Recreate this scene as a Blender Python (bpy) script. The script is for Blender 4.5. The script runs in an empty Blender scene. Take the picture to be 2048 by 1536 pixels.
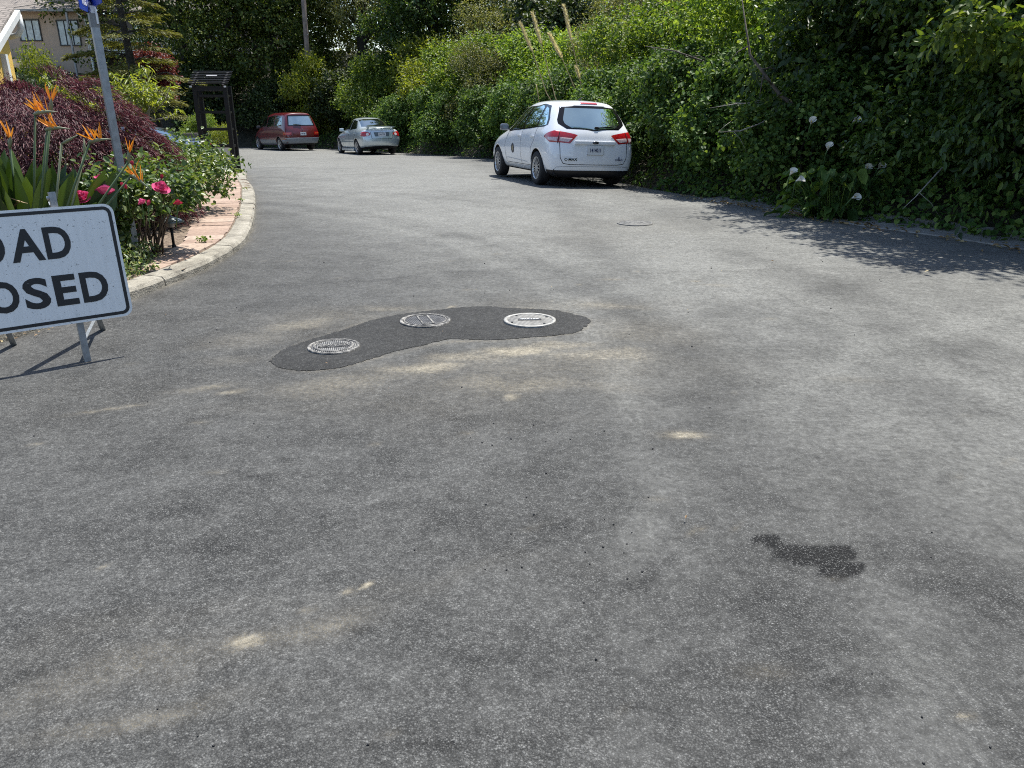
import bpy, bmesh, math, random
import numpy as np
from mathutils import Vector, Matrix
from mathutils.bvhtree import BVHTree

R = math.radians
C = bpy.context.scene.collection
scene = bpy.context.scene

# ------------------------------------------------------------------ camera, sky, sun, exposure
cam_d = bpy.data.cameras.new('camera')
cam_d.sensor_width = 36.0
cam_d.lens = 36.0 * 1539.0 / 2048.0
cam_d.clip_start = 0.05
cam_d.clip_end = 2000
cam = bpy.data.objects.new('camera', cam_d)
C.objects.link(cam)
cam.location = (0, 0, 1.5)
cam.rotation_euler = (R(90 - 20), 0, 0)
scene.camera = cam

SUN_AZ, SUN_EL = R(30), R(70)        # azimuth to the right of straight ahead (+Y)
w = bpy.data.worlds.new('World')
scene.world = w
w.use_nodes = True
nt = w.node_tree
sky = nt.nodes.new('ShaderNodeTexSky')
sky.sky_type = 'NISHITA'
sky.sun_disc = False
sky.sun_elevation = SUN_EL
sky.sun_rotation = SUN_AZ
nt.links.new(sky.outputs[0], nt.nodes['Background'].inputs[0])
nt.nodes['Background'].inputs[1].default_value = 0.11
sun_d = bpy.data.lights.new('sun', 'SUN')
sun_d.energy = 4.2
sun_d.angle = R(0.53)
sun_d.color = (1.0, 0.965, 0.89)
sun = bpy.data.objects.new('sun', sun_d)
C.objects.link(sun)
sdir = Vector((math.sin(SUN_AZ) * math.cos(SUN_EL), math.cos(SUN_AZ) * math.cos(SUN_EL), math.sin(SUN_EL)))
sun.rotation_euler = sdir.to_track_quat('Z', 'Y').to_euler()
sun.location = sdir * 60
scene.view_settings.view_transform = 'Standard'
scene.view_settings.look = 'None'
scene.view_settings.exposure = 1.05
scene.view_settings.gamma = 1
scene.render.engine = 'CYCLES'
scene.cycles.max_bounces = 8
scene.cycles.transparent_max_bounces = 8
scene.cycles.sample_clamp_indirect = 6
scene.cycles.use_denoising = False
scene.cycles.filter_width = 1.05

# ------------------------------------------------------------------ helpers
def tag(o, label=None, cat=None, group=None, kind=None):
    if label: o['label'] = label
    if cat: o['category'] = cat
    if group: o['group'] = group
    if kind: o['kind'] = kind
    return o

def empty(name, loc=(0, 0, 0), rz=0.0, label=None, cat=None, group=None):
    o = bpy.data.objects.new(name, None)
    o.empty_display_size = 0.2
    C.objects.link(o)
    o.location = loc
    o.rotation_euler = (0, 0, rz)
    return tag(o, label, cat, group)

def link(name, me, mat=None, parent=None, loc=(0, 0, 0)):
    o = bpy.data.objects.new(name, me)
    C.objects.link(o)
    if mat is not None:
        me.materials.clear()
        for m in (mat if isinstance(mat, (list, tuple)) else [mat]):
            me.materials.append(m)
    if parent is not None: o.parent = parent
    o.location = loc
    return o

def copy_tree(o, parent=None):
    c = o.copy()
    C.objects.link(c)
    if parent is not None: c.parent = parent
    for ch in list(o.children): copy_tree(ch, c)
    return c

def mesh_np(name, V, F, smooth=False):
    """V (n,3) array, F (m,k) array of equal-size faces."""
    V = np.asarray(V, dtype=np.float32); F = np.asarray(F, dtype=np.int32)
    me = bpy.data.meshes.new(name)
    m, k = F.shape
    me.vertices.add(len(V)); me.vertices.foreach_set('co', V.ravel())
    me.loops.add(m * k); me.loops.foreach_set('vertex_index', F.ravel())
    me.polygons.add(m); me.polygons.foreach_set('loop_start', np.arange(0, m * k, k, dtype=np.int32))
    if smooth: me.polygons.foreach_set('use_smooth', np.ones(m, dtype=bool))
    me.update(calc_edges=True)
    me.validate()
    return me

class MB:
    """Collects boxes, tubes, lathes and sheets, then links them as one mesh object."""
    def __init__(s): s.v = []; s.f = []; s.sm = []
    def add(s, vs, fs, smooth=False):
        b = len(s.v)
        s.v += [tuple(v) for v in vs]
        s.f += [tuple(i + b for i in f) for f in fs]
        s.sm += [smooth] * len(fs)
    def box(s, c, d, M=None, bev=0.0):
        x, y, z = [q / 2 for q in d]
        if bev <= 0:
            vs = [Vector((sx * x, sy * y, sz * z)) for sz in (-1, 1) for sy in (-1, 1) for sx in (-1, 1)]
            fs = [(0, 2, 3, 1), (4, 5, 7, 6), (0, 1, 5, 4), (2, 6, 7, 3), (0, 4, 6, 2), (1, 3, 7, 5)]
        else:
            bm = bmesh.new(); bmesh.ops.create_cube(bm, size=1)
            bmesh.ops.scale(bm, vec=d, verts=bm.verts)
            bmesh.ops.bevel(bm, geom=bm.edges[:], offset=bev, segments=2, affect='EDGES', profile=0.6)
            bm.verts.index_update()
            vs = [v.co.copy() for v in bm.verts]; fs = [tuple(v.index for v in f.verts) for f in bm.faces]
            bm.free()
        c = Vector(c)
        vs = [((M @ v) if M is not None else v) + c for v in vs]
        s.add(vs, fs)
    def bar(s, a, b, wx, wy, up=(0, 0, 1)):
        """square bar from a to b"""
        a, b = Vector(a), Vector(b); d = (b - a).normalized(); u = Vector(up)
        if abs(d.dot(u)) > 0.98: u = Vector((0, 1, 0))
        x = d.cross(u).normalized(); y = x.cross(d)
        vs = []
        for p in (a, b):
            vs += [p + x * sx * wx / 2 + y * sy * wy / 2 for sx, sy in ((-1, -1), (1, -1), (1, 1), (-1, 1))]
        s.add(vs, [(0, 3, 2, 1), (4, 5, 6, 7), (0, 1, 5, 4), (1, 2, 6, 5), (2, 3, 7, 6), (3, 0, 4, 7)])
    def tube(s, pts, rad, n=8, cap=True):
        pts = [Vector(p) for p in pts]
        if not hasattr(rad, '__len__'): rad = [rad] * len(pts)
        vs = []; fs = []; x = None
        for i, p in enumerate(pts):
            d = (pts[min(i + 1, len(pts) - 1)] - pts[max(i - 1, 0)])
            d = d.normalized() if d.length > 1e-9 else Vector((0, 0, 1))
            if x is None:
                u = Vector((0, 0, 1)) if abs(d.z) < 0.9 else Vector((1, 0, 0))
                x = d.cross(u).normalized()
            else:
                x = (x - d * x.dot(d)).normalized()
            y = d.cross(x)
            for k in range(n):
                a = 2 * math.pi * k / n
                vs.append(p + (x * math.cos(a) + y * math.sin(a)) * rad[i])
        for i in range(len(pts) - 1):
            for k in range(n):
                k2 = (k + 1) % n
                fs.append((i * n + k, i * n + k2, (i + 1) * n + k2, (i + 1) * n + k))
        if cap:
            fs.append(tuple(range(n - 1, -1, -1)))
            fs.append(tuple(range((len(pts) - 1) * n, len(pts) * n)))
        s.add(vs, fs, True)
    def lathe(s, prof, n=24, M=None, c=(0, 0, 0)):
        """prof: list of (r, z) about the Z axis"""
        vs = []; fs = []; c = Vector(c)
        for r, z in prof:
            for k in range(n):
                a = 2 * math.pi * k / n
                v = Vector((r * math.cos(a), r * math.sin(a), z))
                vs.append(((M @ v) if M is not None else v) + c)
        for i in range(len(prof) - 1):
            for k in range(n):
                k2 = (k + 1) % n
                fs.append((i * n + k, i * n + k2, (i + 1) * n + k2, (i + 1) * n + k))
        s.add(vs, fs, True)
    def prism(s, poly, z0, z1, M=None, c=(0, 0, 0)):
        """outline (x, y) extruded z0..z1"""
        n = len(poly); c = Vector(c)
        vs = [Vector((p[0], p[1], z)) for z in (z0, z1) for p in poly]
        vs = [((M @ v) if M is not None else v) + c for v in vs]
        fs = [tuple(range(n - 1, -1, -1)), tuple(range(n, 2 * n))]
        fs += [(i, (i + 1) % n, n + (i + 1) % n, n + i) for i in range(n)]
        s.add(vs, fs)
    def build(s, name, mat, parent=None, loc=(0, 0, 0)):
        me = bpy.data.meshes.new(name)
        me.from_pydata([tuple(v) for v in s.v], [], s.f)
        me.polygons.foreach_set('use_smooth', s.sm)
        me.update()
        return link(name, me, mat, parent, loc)

def text_mesh(body, size, bold=0.0, depth=0.0, sx=1.0, align='CENTER', space=1.0):
    cu = bpy.data.curves.new('txt', 'FONT')
    cu.body = body; cu.size = size; cu.offset = bold; cu.extrude = depth
    cu.align_x = align; cu.align_y = 'CENTER'; cu.space_character = space
    cu.resolution_u = 4
    o = bpy.data.objects.new('txt', cu); C.objects.link(o)
    dg = bpy.context.evaluated_depsgraph_get(); dg.update()
    me = bpy.data.meshes.new_from_object(o.evaluated_get(dg))
    bpy.data.objects.remove(o); bpy.data.curves.remove(cu)
    if sx != 1.0: me.transform(Matrix.Diagonal((sx, 1, 1, 1)))
    return me

# ------------------------------------------------------------------ materials
def new_mat(name):
    m = bpy.data.materials.new(name); m.use_nodes = True
    return m, m.node_tree, m.node_tree.nodes['Principled BSDF']

def N(nt, t, **kw):
    n = nt.nodes.new(t)
    for k, v in kw.items(): setattr(n, k, v)
    return n

def ramp(nt, fac, stops):
    r = N(nt, 'ShaderNodeValToRGB')
    el = r.color_ramp.elements
    while len(el) < len(stops): el.new(0.5)
    for e, (p, c) in zip(el, stops):
        e.position = p; e.color = (c[0], c[1], c[2], 1) if hasattr(c, '__len__') else (c, c, c, 1)
    nt.links.new(fac, r.inputs[0])
    return r.outputs[0]

def mixc(nt, fac, a, b, mode='MIX'):
    m = N(nt, 'ShaderNodeMix', data_type='RGBA', blend_type=mode)
    for sock, v in ((m.inputs[0], fac), (m.inputs[6], a), (m.inputs[7], b)):
        if hasattr(v, 'is_output'): nt.links.new(v, sock)
        elif hasattr(v, '__len__'): sock.default_value = (v[0], v[1], v[2], 1)
        else: sock.default_value = v
    return m.outputs[2]

def mathn(nt, op, a, b=None, clamp=False):
    m = N(nt, 'ShaderNodeMath', operation=op, use_clamp=clamp)
    for sock, v in ((m.inputs[0], a), (m.inputs[1], b)):
        if v is None: continue
        if hasattr(v, 'is_output'): nt.links.new(v, sock)
        else: sock.default_value = v
    return m.outputs[0]

def noise(nt, vec, scale, detail=3, rough=0.55):
    n = N(nt, 'ShaderNodeTexNoise'); n.inputs['Scale'].default_value = scale
    n.inputs['Detail'].default_value = detail; n.inputs['Roughness'].default_value = rough
    if vec is not None: nt.links.new(vec, n.inputs['Vector'])
    return n.outputs['Fac']

def voro(nt, vec, scale, feature='F1', out='Distance', rnd=1.0):
    n = N(nt, 'ShaderNodeTexVoronoi', feature=feature); n.inputs['Scale'].default_value = scale
    n.inputs['Randomness'].default_value = rnd
    if vec is not None: nt.links.new(vec, n.inputs['Vector'])
    return n.outputs[out]

def bump(nt, p, h, strength=0.3, dist=0.01):
    b = N(nt, 'ShaderNodeBump'); b.inputs['Strength'].default_value = strength; b.inputs['Distance'].default_value = dist
    nt.links.new(h, b.inputs['Height']); nt.links.new(b.outputs[0], p.inputs['Normal'])

def simple(name, col, rough=0.6, metal=0.0, spec=0.5, var=0.15, scale=6.0, bmp=0.0, coat=0.0, emit=None):
    m, nt, p = new_mat(name)
    tc = N(nt, 'ShaderNodeTexCoord').outputs['Object']
    if var > 0:
        f = noise(nt, tc, scale, 4)
        c = ramp(nt, f, [(0.3, [q * (1 - var) for q in col]), (0.7, [min(1, q * (1 + var)) for q in col])])
        nt.links.new(c, p.inputs['Base Color'])
    else:
        p.inputs['Base Color'].default_value = (*col, 1)
    p.inputs['Roughness'].default_value = rough; p.inputs['Metallic'].default_value = metal
    p.inputs['Specular IOR Level'].default_value = spec
    p.inputs['Coat Weight'].default_value = coat; p.inputs['Coat Roughness'].default_value = 0.04
    if bmp > 0: bump(nt, p, noise(nt, tc, scale * 8, 4), bmp, 0.01)
    return m

def leaf_mat(name, cols, trans=0.33, rough=0.42, tcol=1.5, spec=0.5, objvar=0.25, tint=(1.15, 1.1, 0.5)):
    m, nt, p = new_mat(name)
    geo = N(nt, 'ShaderNodeNewGeometry')
    n = len(cols)
    c = ramp(nt, geo.outputs['Random Per Island'], [((i + 0.5) / n, q) for i, q in enumerate(cols)])
    oi = N(nt, 'ShaderNodeObjectInfo')
    v = mathn(nt, 'MULTIPLY_ADD', oi.outputs['Random'], objvar); v.node.inputs[2].default_value = 1 - objvar / 2
    hsv = N(nt, 'ShaderNodeHueSaturation'); nt.links.new(c, hsv.inputs['Color']); nt.links.new(v, hsv.inputs['Value'])
    c = hsv.outputs[0]
    nt.links.new(c, p.inputs['Base Color'])
    p.inputs['Roughness'].default_value = rough
    p.inputs['Specular IOR Level'].default_value = spec
    t = N(nt, 'ShaderNodeBsdfTranslucent')
    tc = mixc(nt, 1.0, c, tuple(tcol * q for q in tint), 'MULTIPLY')
    nt.links.new(tc, t.inputs['Color'])
    mx = N(nt, 'ShaderNodeMixShader'); mx.inputs[0].default_value = trans
    nt.links.new(p.outputs[0], mx.inputs[1]); nt.links.new(t.outputs[0], mx.inputs[2])
    nt.links.new(mx.outputs[0], nt.nodes['Material Output'].inputs[0])
    return m

def paint(name, col, rough=0.25, metal=0.0, coat=1.0):
    m, nt, p = new_mat(name)
    tc = N(nt, 'ShaderNodeTexCoord').outputs['Object']
    f = noise(nt, tc, 3.0, 5)
    g = noise(nt, tc, 700.0, 1)
    c = ramp(nt, f, [(0.3, [q * 0.93 for q in col]), (0.7, col)])
    if metal > 0: c = mixc(nt, mathn(nt, 'MULTIPLY', g, 0.25), c, [min(1, q * 1.5) for q in col])
    nt.links.new(c, p.inputs['Base Color'])
    p.inputs['Roughness'].default_value = rough; p.inputs['Metallic'].default_value = metal
    p.inputs['Coat Weight'].default_value = coat; p.inputs['Coat Roughness'].default_value = 0.03
    return m

def glass(name, tint=(0.02, 0.028, 0.028), refl=0.22, rcol=(0.8, 0.95, 0.95), fres=0.8):
    m, nt, p = new_mat(name)
    tc = N(nt, 'ShaderNodeTexCoord').outputs['Object']
    f = noise(nt, tc, 2.5, 3)
    c = ramp(nt, f, [(0.35, [q * 0.6 for q in tint]), (0.7, [q * 1.6 for q in tint])])
    nt.links.new(c, p.inputs['Base Color'])
    p.inputs['Roughness'].default_value = 0.05; p.inputs['Specular IOR Level'].default_value = 0.8
    g = N(nt, 'ShaderNodeBsdfGlossy'); g.inputs['Roughness'].default_value = 0.02
    g.inputs['Color'].default_value = (*rcol, 1)
    lw = N(nt, 'ShaderNodeLayerWeight'); lw.inputs[0].default_value = 0.25
    fac = mathn(nt, 'ADD', mathn(nt, 'MULTIPLY', lw.outputs['Fresnel'], fres), refl, True)
    mx = N(nt, 'ShaderNodeMixShader'); nt.links.new(fac, mx.inputs[0])
    nt.links.new(p.outputs[0], mx.inputs[1]); nt.links.new(g.outputs[0], mx.inputs[2])
    nt.links.new(mx.outputs[0], nt.nodes['Material Output'].inputs[0])
    return m

M = {}
M['black'] = simple('black_plastic', (0.012, 0.012, 0.013), 0.45, var=0.2)
M['gloss_black'] = simple('gloss_black', (0.008, 0.008, 0.009), 0.12, var=0.1, spec=0.4)
M['rubber'] = simple('tyre_rubber', (0.016, 0.016, 0.017), 0.8, var=0.25, scale=20, bmp=0.2)
M['dark_cavity'] = simple('underbody', (0.008, 0.008, 0.008), 0.9, var=0.2)
M['chrome'] = simple('chrome', (0.7, 0.72, 0.74), 0.15, 1.0, var=0.05)
M['alloy'] = simple('alloy_wheel', (0.52, 0.53, 0.55), 0.32, 0.85, var=0.1)
M['plate'] = simple('plate_white', (0.62, 0.64, 0.66), 0.45, var=0.06)
M['plate_ink'] = simple('plate_ink', (0.02, 0.03, 0.09), 0.5, var=0.1)
M['lens_red'] = simple('lens_red', (0.38, 0.008, 0.012), 0.12, coat=1.0, var=0.3, scale=30)
M['lens_clear'] = simple('lens_clear', (0.55, 0.42, 0.42), 0.15, coat=1.0, var=0.25, scale=40)
M['lens_amber'] = simple('lens_amber', (0.5, 0.1, 0.03), 0.15, coat=1.0, var=0.2, scale=30)
M['glass'] = glass('car_glass')
M['glass_rear'] = glass('car_glass_rear', (0.06, 0.075, 0.07), 0.44, (0.78, 0.94, 0.88))
M['glass_dark'] = glass('car_glass_dark', (0.008, 0.009, 0.009), 0.03, fres=0.3)
M['galv'] = simple('galvanised_steel', (0.30, 0.32, 0.33), 0.42, 0.6, var=0.18, scale=25)
M['wood_dark'] = simple('black_painted_timber', (0.006, 0.006, 0.007), 0.5, var=0.3, scale=14, spec=0.3)
M['concrete'] = None
M['bark'] = simple('bark', (0.10, 0.085, 0.07), 0.9, var=0.4, scale=8, bmp=0.6)
M['bark_pale'] = simple('bark_pale', (0.26, 0.24, 0.21), 0.85, var=0.3, scale=10, bmp=0.4)
M['bark_dark'] = simple('bark_dark', (0.03, 0.026, 0.022), 0.9, var=0.4, scale=8, bmp=0.5)
M['pole_wood'] = simple('weathered_pole', (0.20, 0.155, 0.125), 0.85, var=0.3, scale=5, bmp=0.4)
# ------------------------------------------------------------------ cars
def car_shell(stations, rear, front, crease=()):
    """Loft of half sections (points p0..p8, each x,y,z) closed by grids at both ends, smoothed by subdivision."""
    bm = bmesh.new()
    ring = []
    for S in stations:
        L = [bm.verts.new(p) for p in S]                                  # left, y >= 0
        Rr = [L[0]] + [bm.verts.new((p[0], -p[1], p[2])) for p in S[1:-1]] + [L[-1]]
        ring.append((L, Rr))
    for (A, Ar), (B, Br) in zip(ring[:-1], ring[1:]):
        for i in range(len(A) - 1):
            bm.faces.new((A[i], B[i], B[i + 1], A[i + 1]))
            bm.faces.new((Ar[i], Ar[i + 1], Br[i + 1], Br[i]))
    for (L, Rr), cx, flip in ((ring[0], rear, False), (ring[-1], front, True)):
        n = len(L)
        cen = [L[0]]
        for i in range(1, n - 1):
            if i == 1: cen.append(None); continue
            cen.append(bm.verts.new((cx[i], 0, L[i].co.z)))
        # bottom row uses p0 between p1s; top uses p8 between p7s
        def q(a, b, c, d):
            bm.faces.new((d, c, b, a) if flip else (a, b, c, d))
        cen[1] = L[0]
        for i in range(1, n - 2):
            q(L[i], L[i + 1], cen[i + 1], cen[i])
            q(Rr[i + 1], Rr[i], cen[i], cen[i + 1])
        q(L[n - 2], L[n - 1], cen[n - 2], cen[n - 2]) if False else None
        bm.faces.new((L[n - 2], L[n - 1], cen[n - 2]) if not flip else (cen[n - 2], L[n - 1], L[n - 2]))
        bm.faces.new((cen[n - 2], L[n - 1], Rr[n - 2]) if not flip else (Rr[n - 2], L[n - 1], cen[n - 2]))
    bmesh.ops.recalc_face_normals(bm, faces=bm.faces)
    me = bpy.data.meshes.new('car_cage'); bm.to_mesh(me); bm.free()
    return me

def apply_mods(me, mods):
    o = bpy.data.objects.new('tmp', me); C.objects.link(o)
    extra = []
    for kind, arg in mods:
        m = o.modifiers.new(kind, kind)
        if kind == 'SUBSURF': m.levels = arg; m.render_levels = arg
        if kind == 'BOOLEAN':
            b = bpy.data.objects.new('cut', arg); C.objects.link(b); extra.append(b)
            m.operation = 'DIFFERENCE'; m.object = b; m.solver = 'EXACT'
    dg = bpy.context.evaluated_depsgraph_get(); dg.update()
    out = bpy.data.meshes.new_from_object(o.evaluated_get(dg))
    for b in extra: bpy.data.objects.remove(b)
    bpy.data.objects.remove(o)
    return out

def bvh_of(me):
    return BVHTree.FromPolygons([v.co.copy() for v in me.vertices], [tuple(p.vertices) for p in me.polygons])

AX = {'L': lambda u, v: (Vector((u, 3, v)), Vector((0, -1, 0))), 'R': lambda u, v: (Vector((u, -3, v)), Vector((0, 1, 0))),
      'B': lambda u, v: (Vector((-4, u, v)), Vector((1, 0, 0))), 'F': lambda u, v: (Vector((7, u, v)), Vector((-1, 0, 0))),
      'BL': lambda u, v: (Vector((0.7071 * u - 2.1, 0.7071 * u + 2.1, v)), Vector((0.7071, -0.7071, 0))),
      'BR': lambda u, v: (Vector((0.7071 * u - 2.1, -0.7071 * u - 2.1, v)), Vector((0.7071, 0.7071, 0))),
      'T': lambda u, v: (Vector((u, v, 4)), Vector((0, 0, -1)))}

def hit(bv, ax, u, v, off):
    o, d = AX[ax](u, v)
    p, n, i, dist = bv.ray_cast(o, d)
    if p is None:
        p, n, i, dist = bv.find_nearest(o + d * (2.2 if ax in 'LR' else 3.2 if ax in 'BF' else 2.6))
    if n.dot(d) > 0: n = -n
    return p + n * off, n

def row_bounds(poly, v):
    xs = []
    n = len(poly)
    for i in range(n):
        (x0, y0), (x1, y1) = poly[i], poly[(i + 1) % n]
        if (y0 - v) * (y1 - v) <= 0 and abs(y1 - y0) > 1e-9:
            xs.append(x0 + (x1 - x0) * (v - y0) / (y1 - y0))
    return min(xs), max(xs)

def patch(bv, ax, poly, off, mat, name, parent, nu=18, nv=10, thick=0.003):
    """An outline seen along one axis, laid on the body as a smooth grid with a turned-in rim."""
    lo = min(p[1] for p in poly); hi = max(p[1] for p in poly)
    V = []; Fs = []
    for j in range(nv + 1):
        v = lo + (hi - lo) * (0.002 + 0.996 * j / nv)
        a, b = row_bounds(poly, v)
        for i in range(nu + 1):
            V.append(hit(bv, ax, a + (b - a) * i / nu, v, off)[0])
    for j in range(nv):
        for i in range(nu):
            a = j * (nu + 1) + i
            Fs.append((a, a + 1, a + nu + 2, a + nu + 1))
    mb = MB(); mb.add(V, Fs, True)
    return mb.build(name, mat, parent)

def strip(bv, ax, pts, width, off, mat, name, parent, seg=0.04):
    """A thin line (panel gap, moulding) following a polyline on the body."""
    P = []
    for (a, b) in zip(pts[:-1], pts[1:]):
        n = max(1, int(math.hypot(b[0] - a[0], b[1] - a[1]) / seg))
        P += [(a[0] + (b[0] - a[0]) * k / n, a[1] + (b[1] - a[1]) * k / n) for k in range(n)]
    P.append(pts[-1])
    V = []; Fs = []
    for i, p in enumerate(P):
        q0 = P[max(i - 1, 0)]; q1 = P[min(i + 1, len(P) - 1)]
        d = Vector((q1[0] - q0[0], q1[1] - q0[1])); d.normalize()
        nx, ny = -d.y * width / 2, d.x * width / 2
        V.append(hit(bv, ax, p[0] + nx, p[1] + ny, off)[0]); V.append(hit(bv, ax, p[0] - nx, p[1] - ny, off)[0])
    for i in range(len(P) - 1):
        Fs.append((2 * i, 2 * i + 1, 2 * i + 3, 2 * i + 2))
    mb = MB(); mb.add(V, Fs, True)
    return mb.build(name, mat, parent)

def make_wheel(parent, x, y, r, wdt, style, rim_r, mats):
    """wheel part with tyre and rim as sub-parts; outer face towards sign(y)"""
    s = 1 if y > 0 else -1
    root = empty('wheel', (x, y, r)); root.parent = parent
    Mx = Matrix.Rotation(-s * math.pi / 2, 3, 'X')                        # local +Z -> outwards
    t = MB()
    h = wdt / 2
    t.lathe([(rim_r, -h), (rim_r + 0.02, -h), (r - 0.015, -h * 0.96), (r, -h * 0.7), (r, h * 0.7), (r - 0.015, h * 0.96),
             (rim_r + 0.02, h), (rim_r, h * 0.96), (rim_r - 0.015, h * 0.6), (rim_r - 0.02, -h)], 40, Mx)
    t.build('tyre', mats[0], root)
    k = MB()
    k.lathe([(rim_r, h * 0.94), (rim_r - 0.012, h * 0.98), (rim_r - 0.024, h * 0.72)], 40, Mx)
    k.lathe([(0.055, h * 0.72), (0.05, h * 0.82), (0.0, h * 0.84)], 20, Mx)
    for q in range(style):
        a = 2 * math.pi * q / style
        dx, dz = math.cos(a), math.sin(a)
        wd = 0.017 if style > 7 else 0.06
        A, B = Vector((dx * 0.03, dz * 0.03, h * 0.78)), Vector((dx * (rim_r - 0.01), dz * (rim_r - 0.01), h * 0.82))
        k.bar(Mx @ A, Mx @ B, wd, 0.022, up=Mx @ Vector((0, 0, 1)))
    k.build('rim', mats[1], root)
    d = MB(); d.lathe([(rim_r - 0.02, h * 0.3), (0.0, h * 0.3)], 24, Mx)
    d.build('brake_disc', M['dark_cavity'], root)
    return root

def wells(xs, yo, r):
    mb = MB()
    for x in xs:
        for s in (-1, 1):
            Mx = Matrix.Rotation(-s * math.pi / 2, 3, 'X')
            b = len(mb.v)
            prof = [(0.0001, -0.24), (r, -0.24), (r, 0.3), (0.0001, 0.3)]
            mb.lathe(prof, 36, Mx, (x, s * yo, r * 0.93))
    me = bpy.data.meshes.new('wells'); me.from_pydata([tuple(v) for v in mb.v], [], mb.f)
    bm = bmesh.new(); bm.from_mesh(me)
    bmesh.ops.remove_doubles(bm, verts=bm.verts, dist=0.001)
    bmesh.ops.recalc_face_normals(bm, faces=bm.faces); bm.to_mesh(me); bm.free()
    return me

def mirror_part(parent, x, y, z, mat, s=1, big=1.0):
    m = MB()
    m.box((x, y + s * 0.10 * big, z), (0.12 * big, 0.19 * big, 0.135 * big), bev=0.04 * big)
    m.bar((x + 0.04, y - s * 0.03, z - 0.04), (x + 0.02, y + s * 0.04, z - 0.03), 0.05, 0.04)
    return m.build('wing_mirror', mat, parent)

def put_text(parent, name, body, size, loc, mat, bold=0.0, sx=1.0, rot=None, space=1.0):
    me = text_mesh(body, size, bold, 0.0015, sx, space=space)
    o = link(name, me, mat, parent, loc)
    o.rotation_euler = rot if rot else (R(90), 0, R(-90))
    return o

def sec(x, zb, ws, wm, zm, w2, z2, wb, zbelt, wr, zr, xs=None):
    """half section: bottom centre, floor, sill, waist, shoulder, belt, roof edge, roof, roof centre"""
    P = [(0, zb), (ws * 0.8, zb), (ws, zb + 0.05), (wm, zm), (w2, z2), (wb, zbelt), (wr, zr - 0.07), (wr * 0.72, zr - 0.01), (0, zr + 0.015)]
    if xs is None: xs = [0] * 9
    return [(x + dx, y, z) for dx, (y, z) in zip(xs, P)]

def finish_body(cage, well_x, well_y, well_r, paint_mat, parent, level=3, smooth_angle=40):
    full = apply_mods(cage, [('SUBSURF', level)])
    bv = bvh_of(full)
    me = apply_mods(full, [('BOOLEAN', wells(well_x, well_y, well_r))])
    # floor and wheel wells dark, the rest painted
    me.materials.clear(); me.materials.append(paint_mat); me.materials.append(M['dark_cavity'])
    for p in me.polygons:
        c = p.center
        ins = bv.find_nearest(c)
        p.material_index = 1 if (ins[3] > 0.012 or (p.normal.z < -0.75 and c.z < 0.45)) else 0
        p.use_smooth = ins[3] < 0.012
    o = bpy.data.objects.new('body', me); C.objects.link(o); o.parent = parent
    return o, bv

def arch_trim(parent, x, y, r, mat):
    pass

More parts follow.
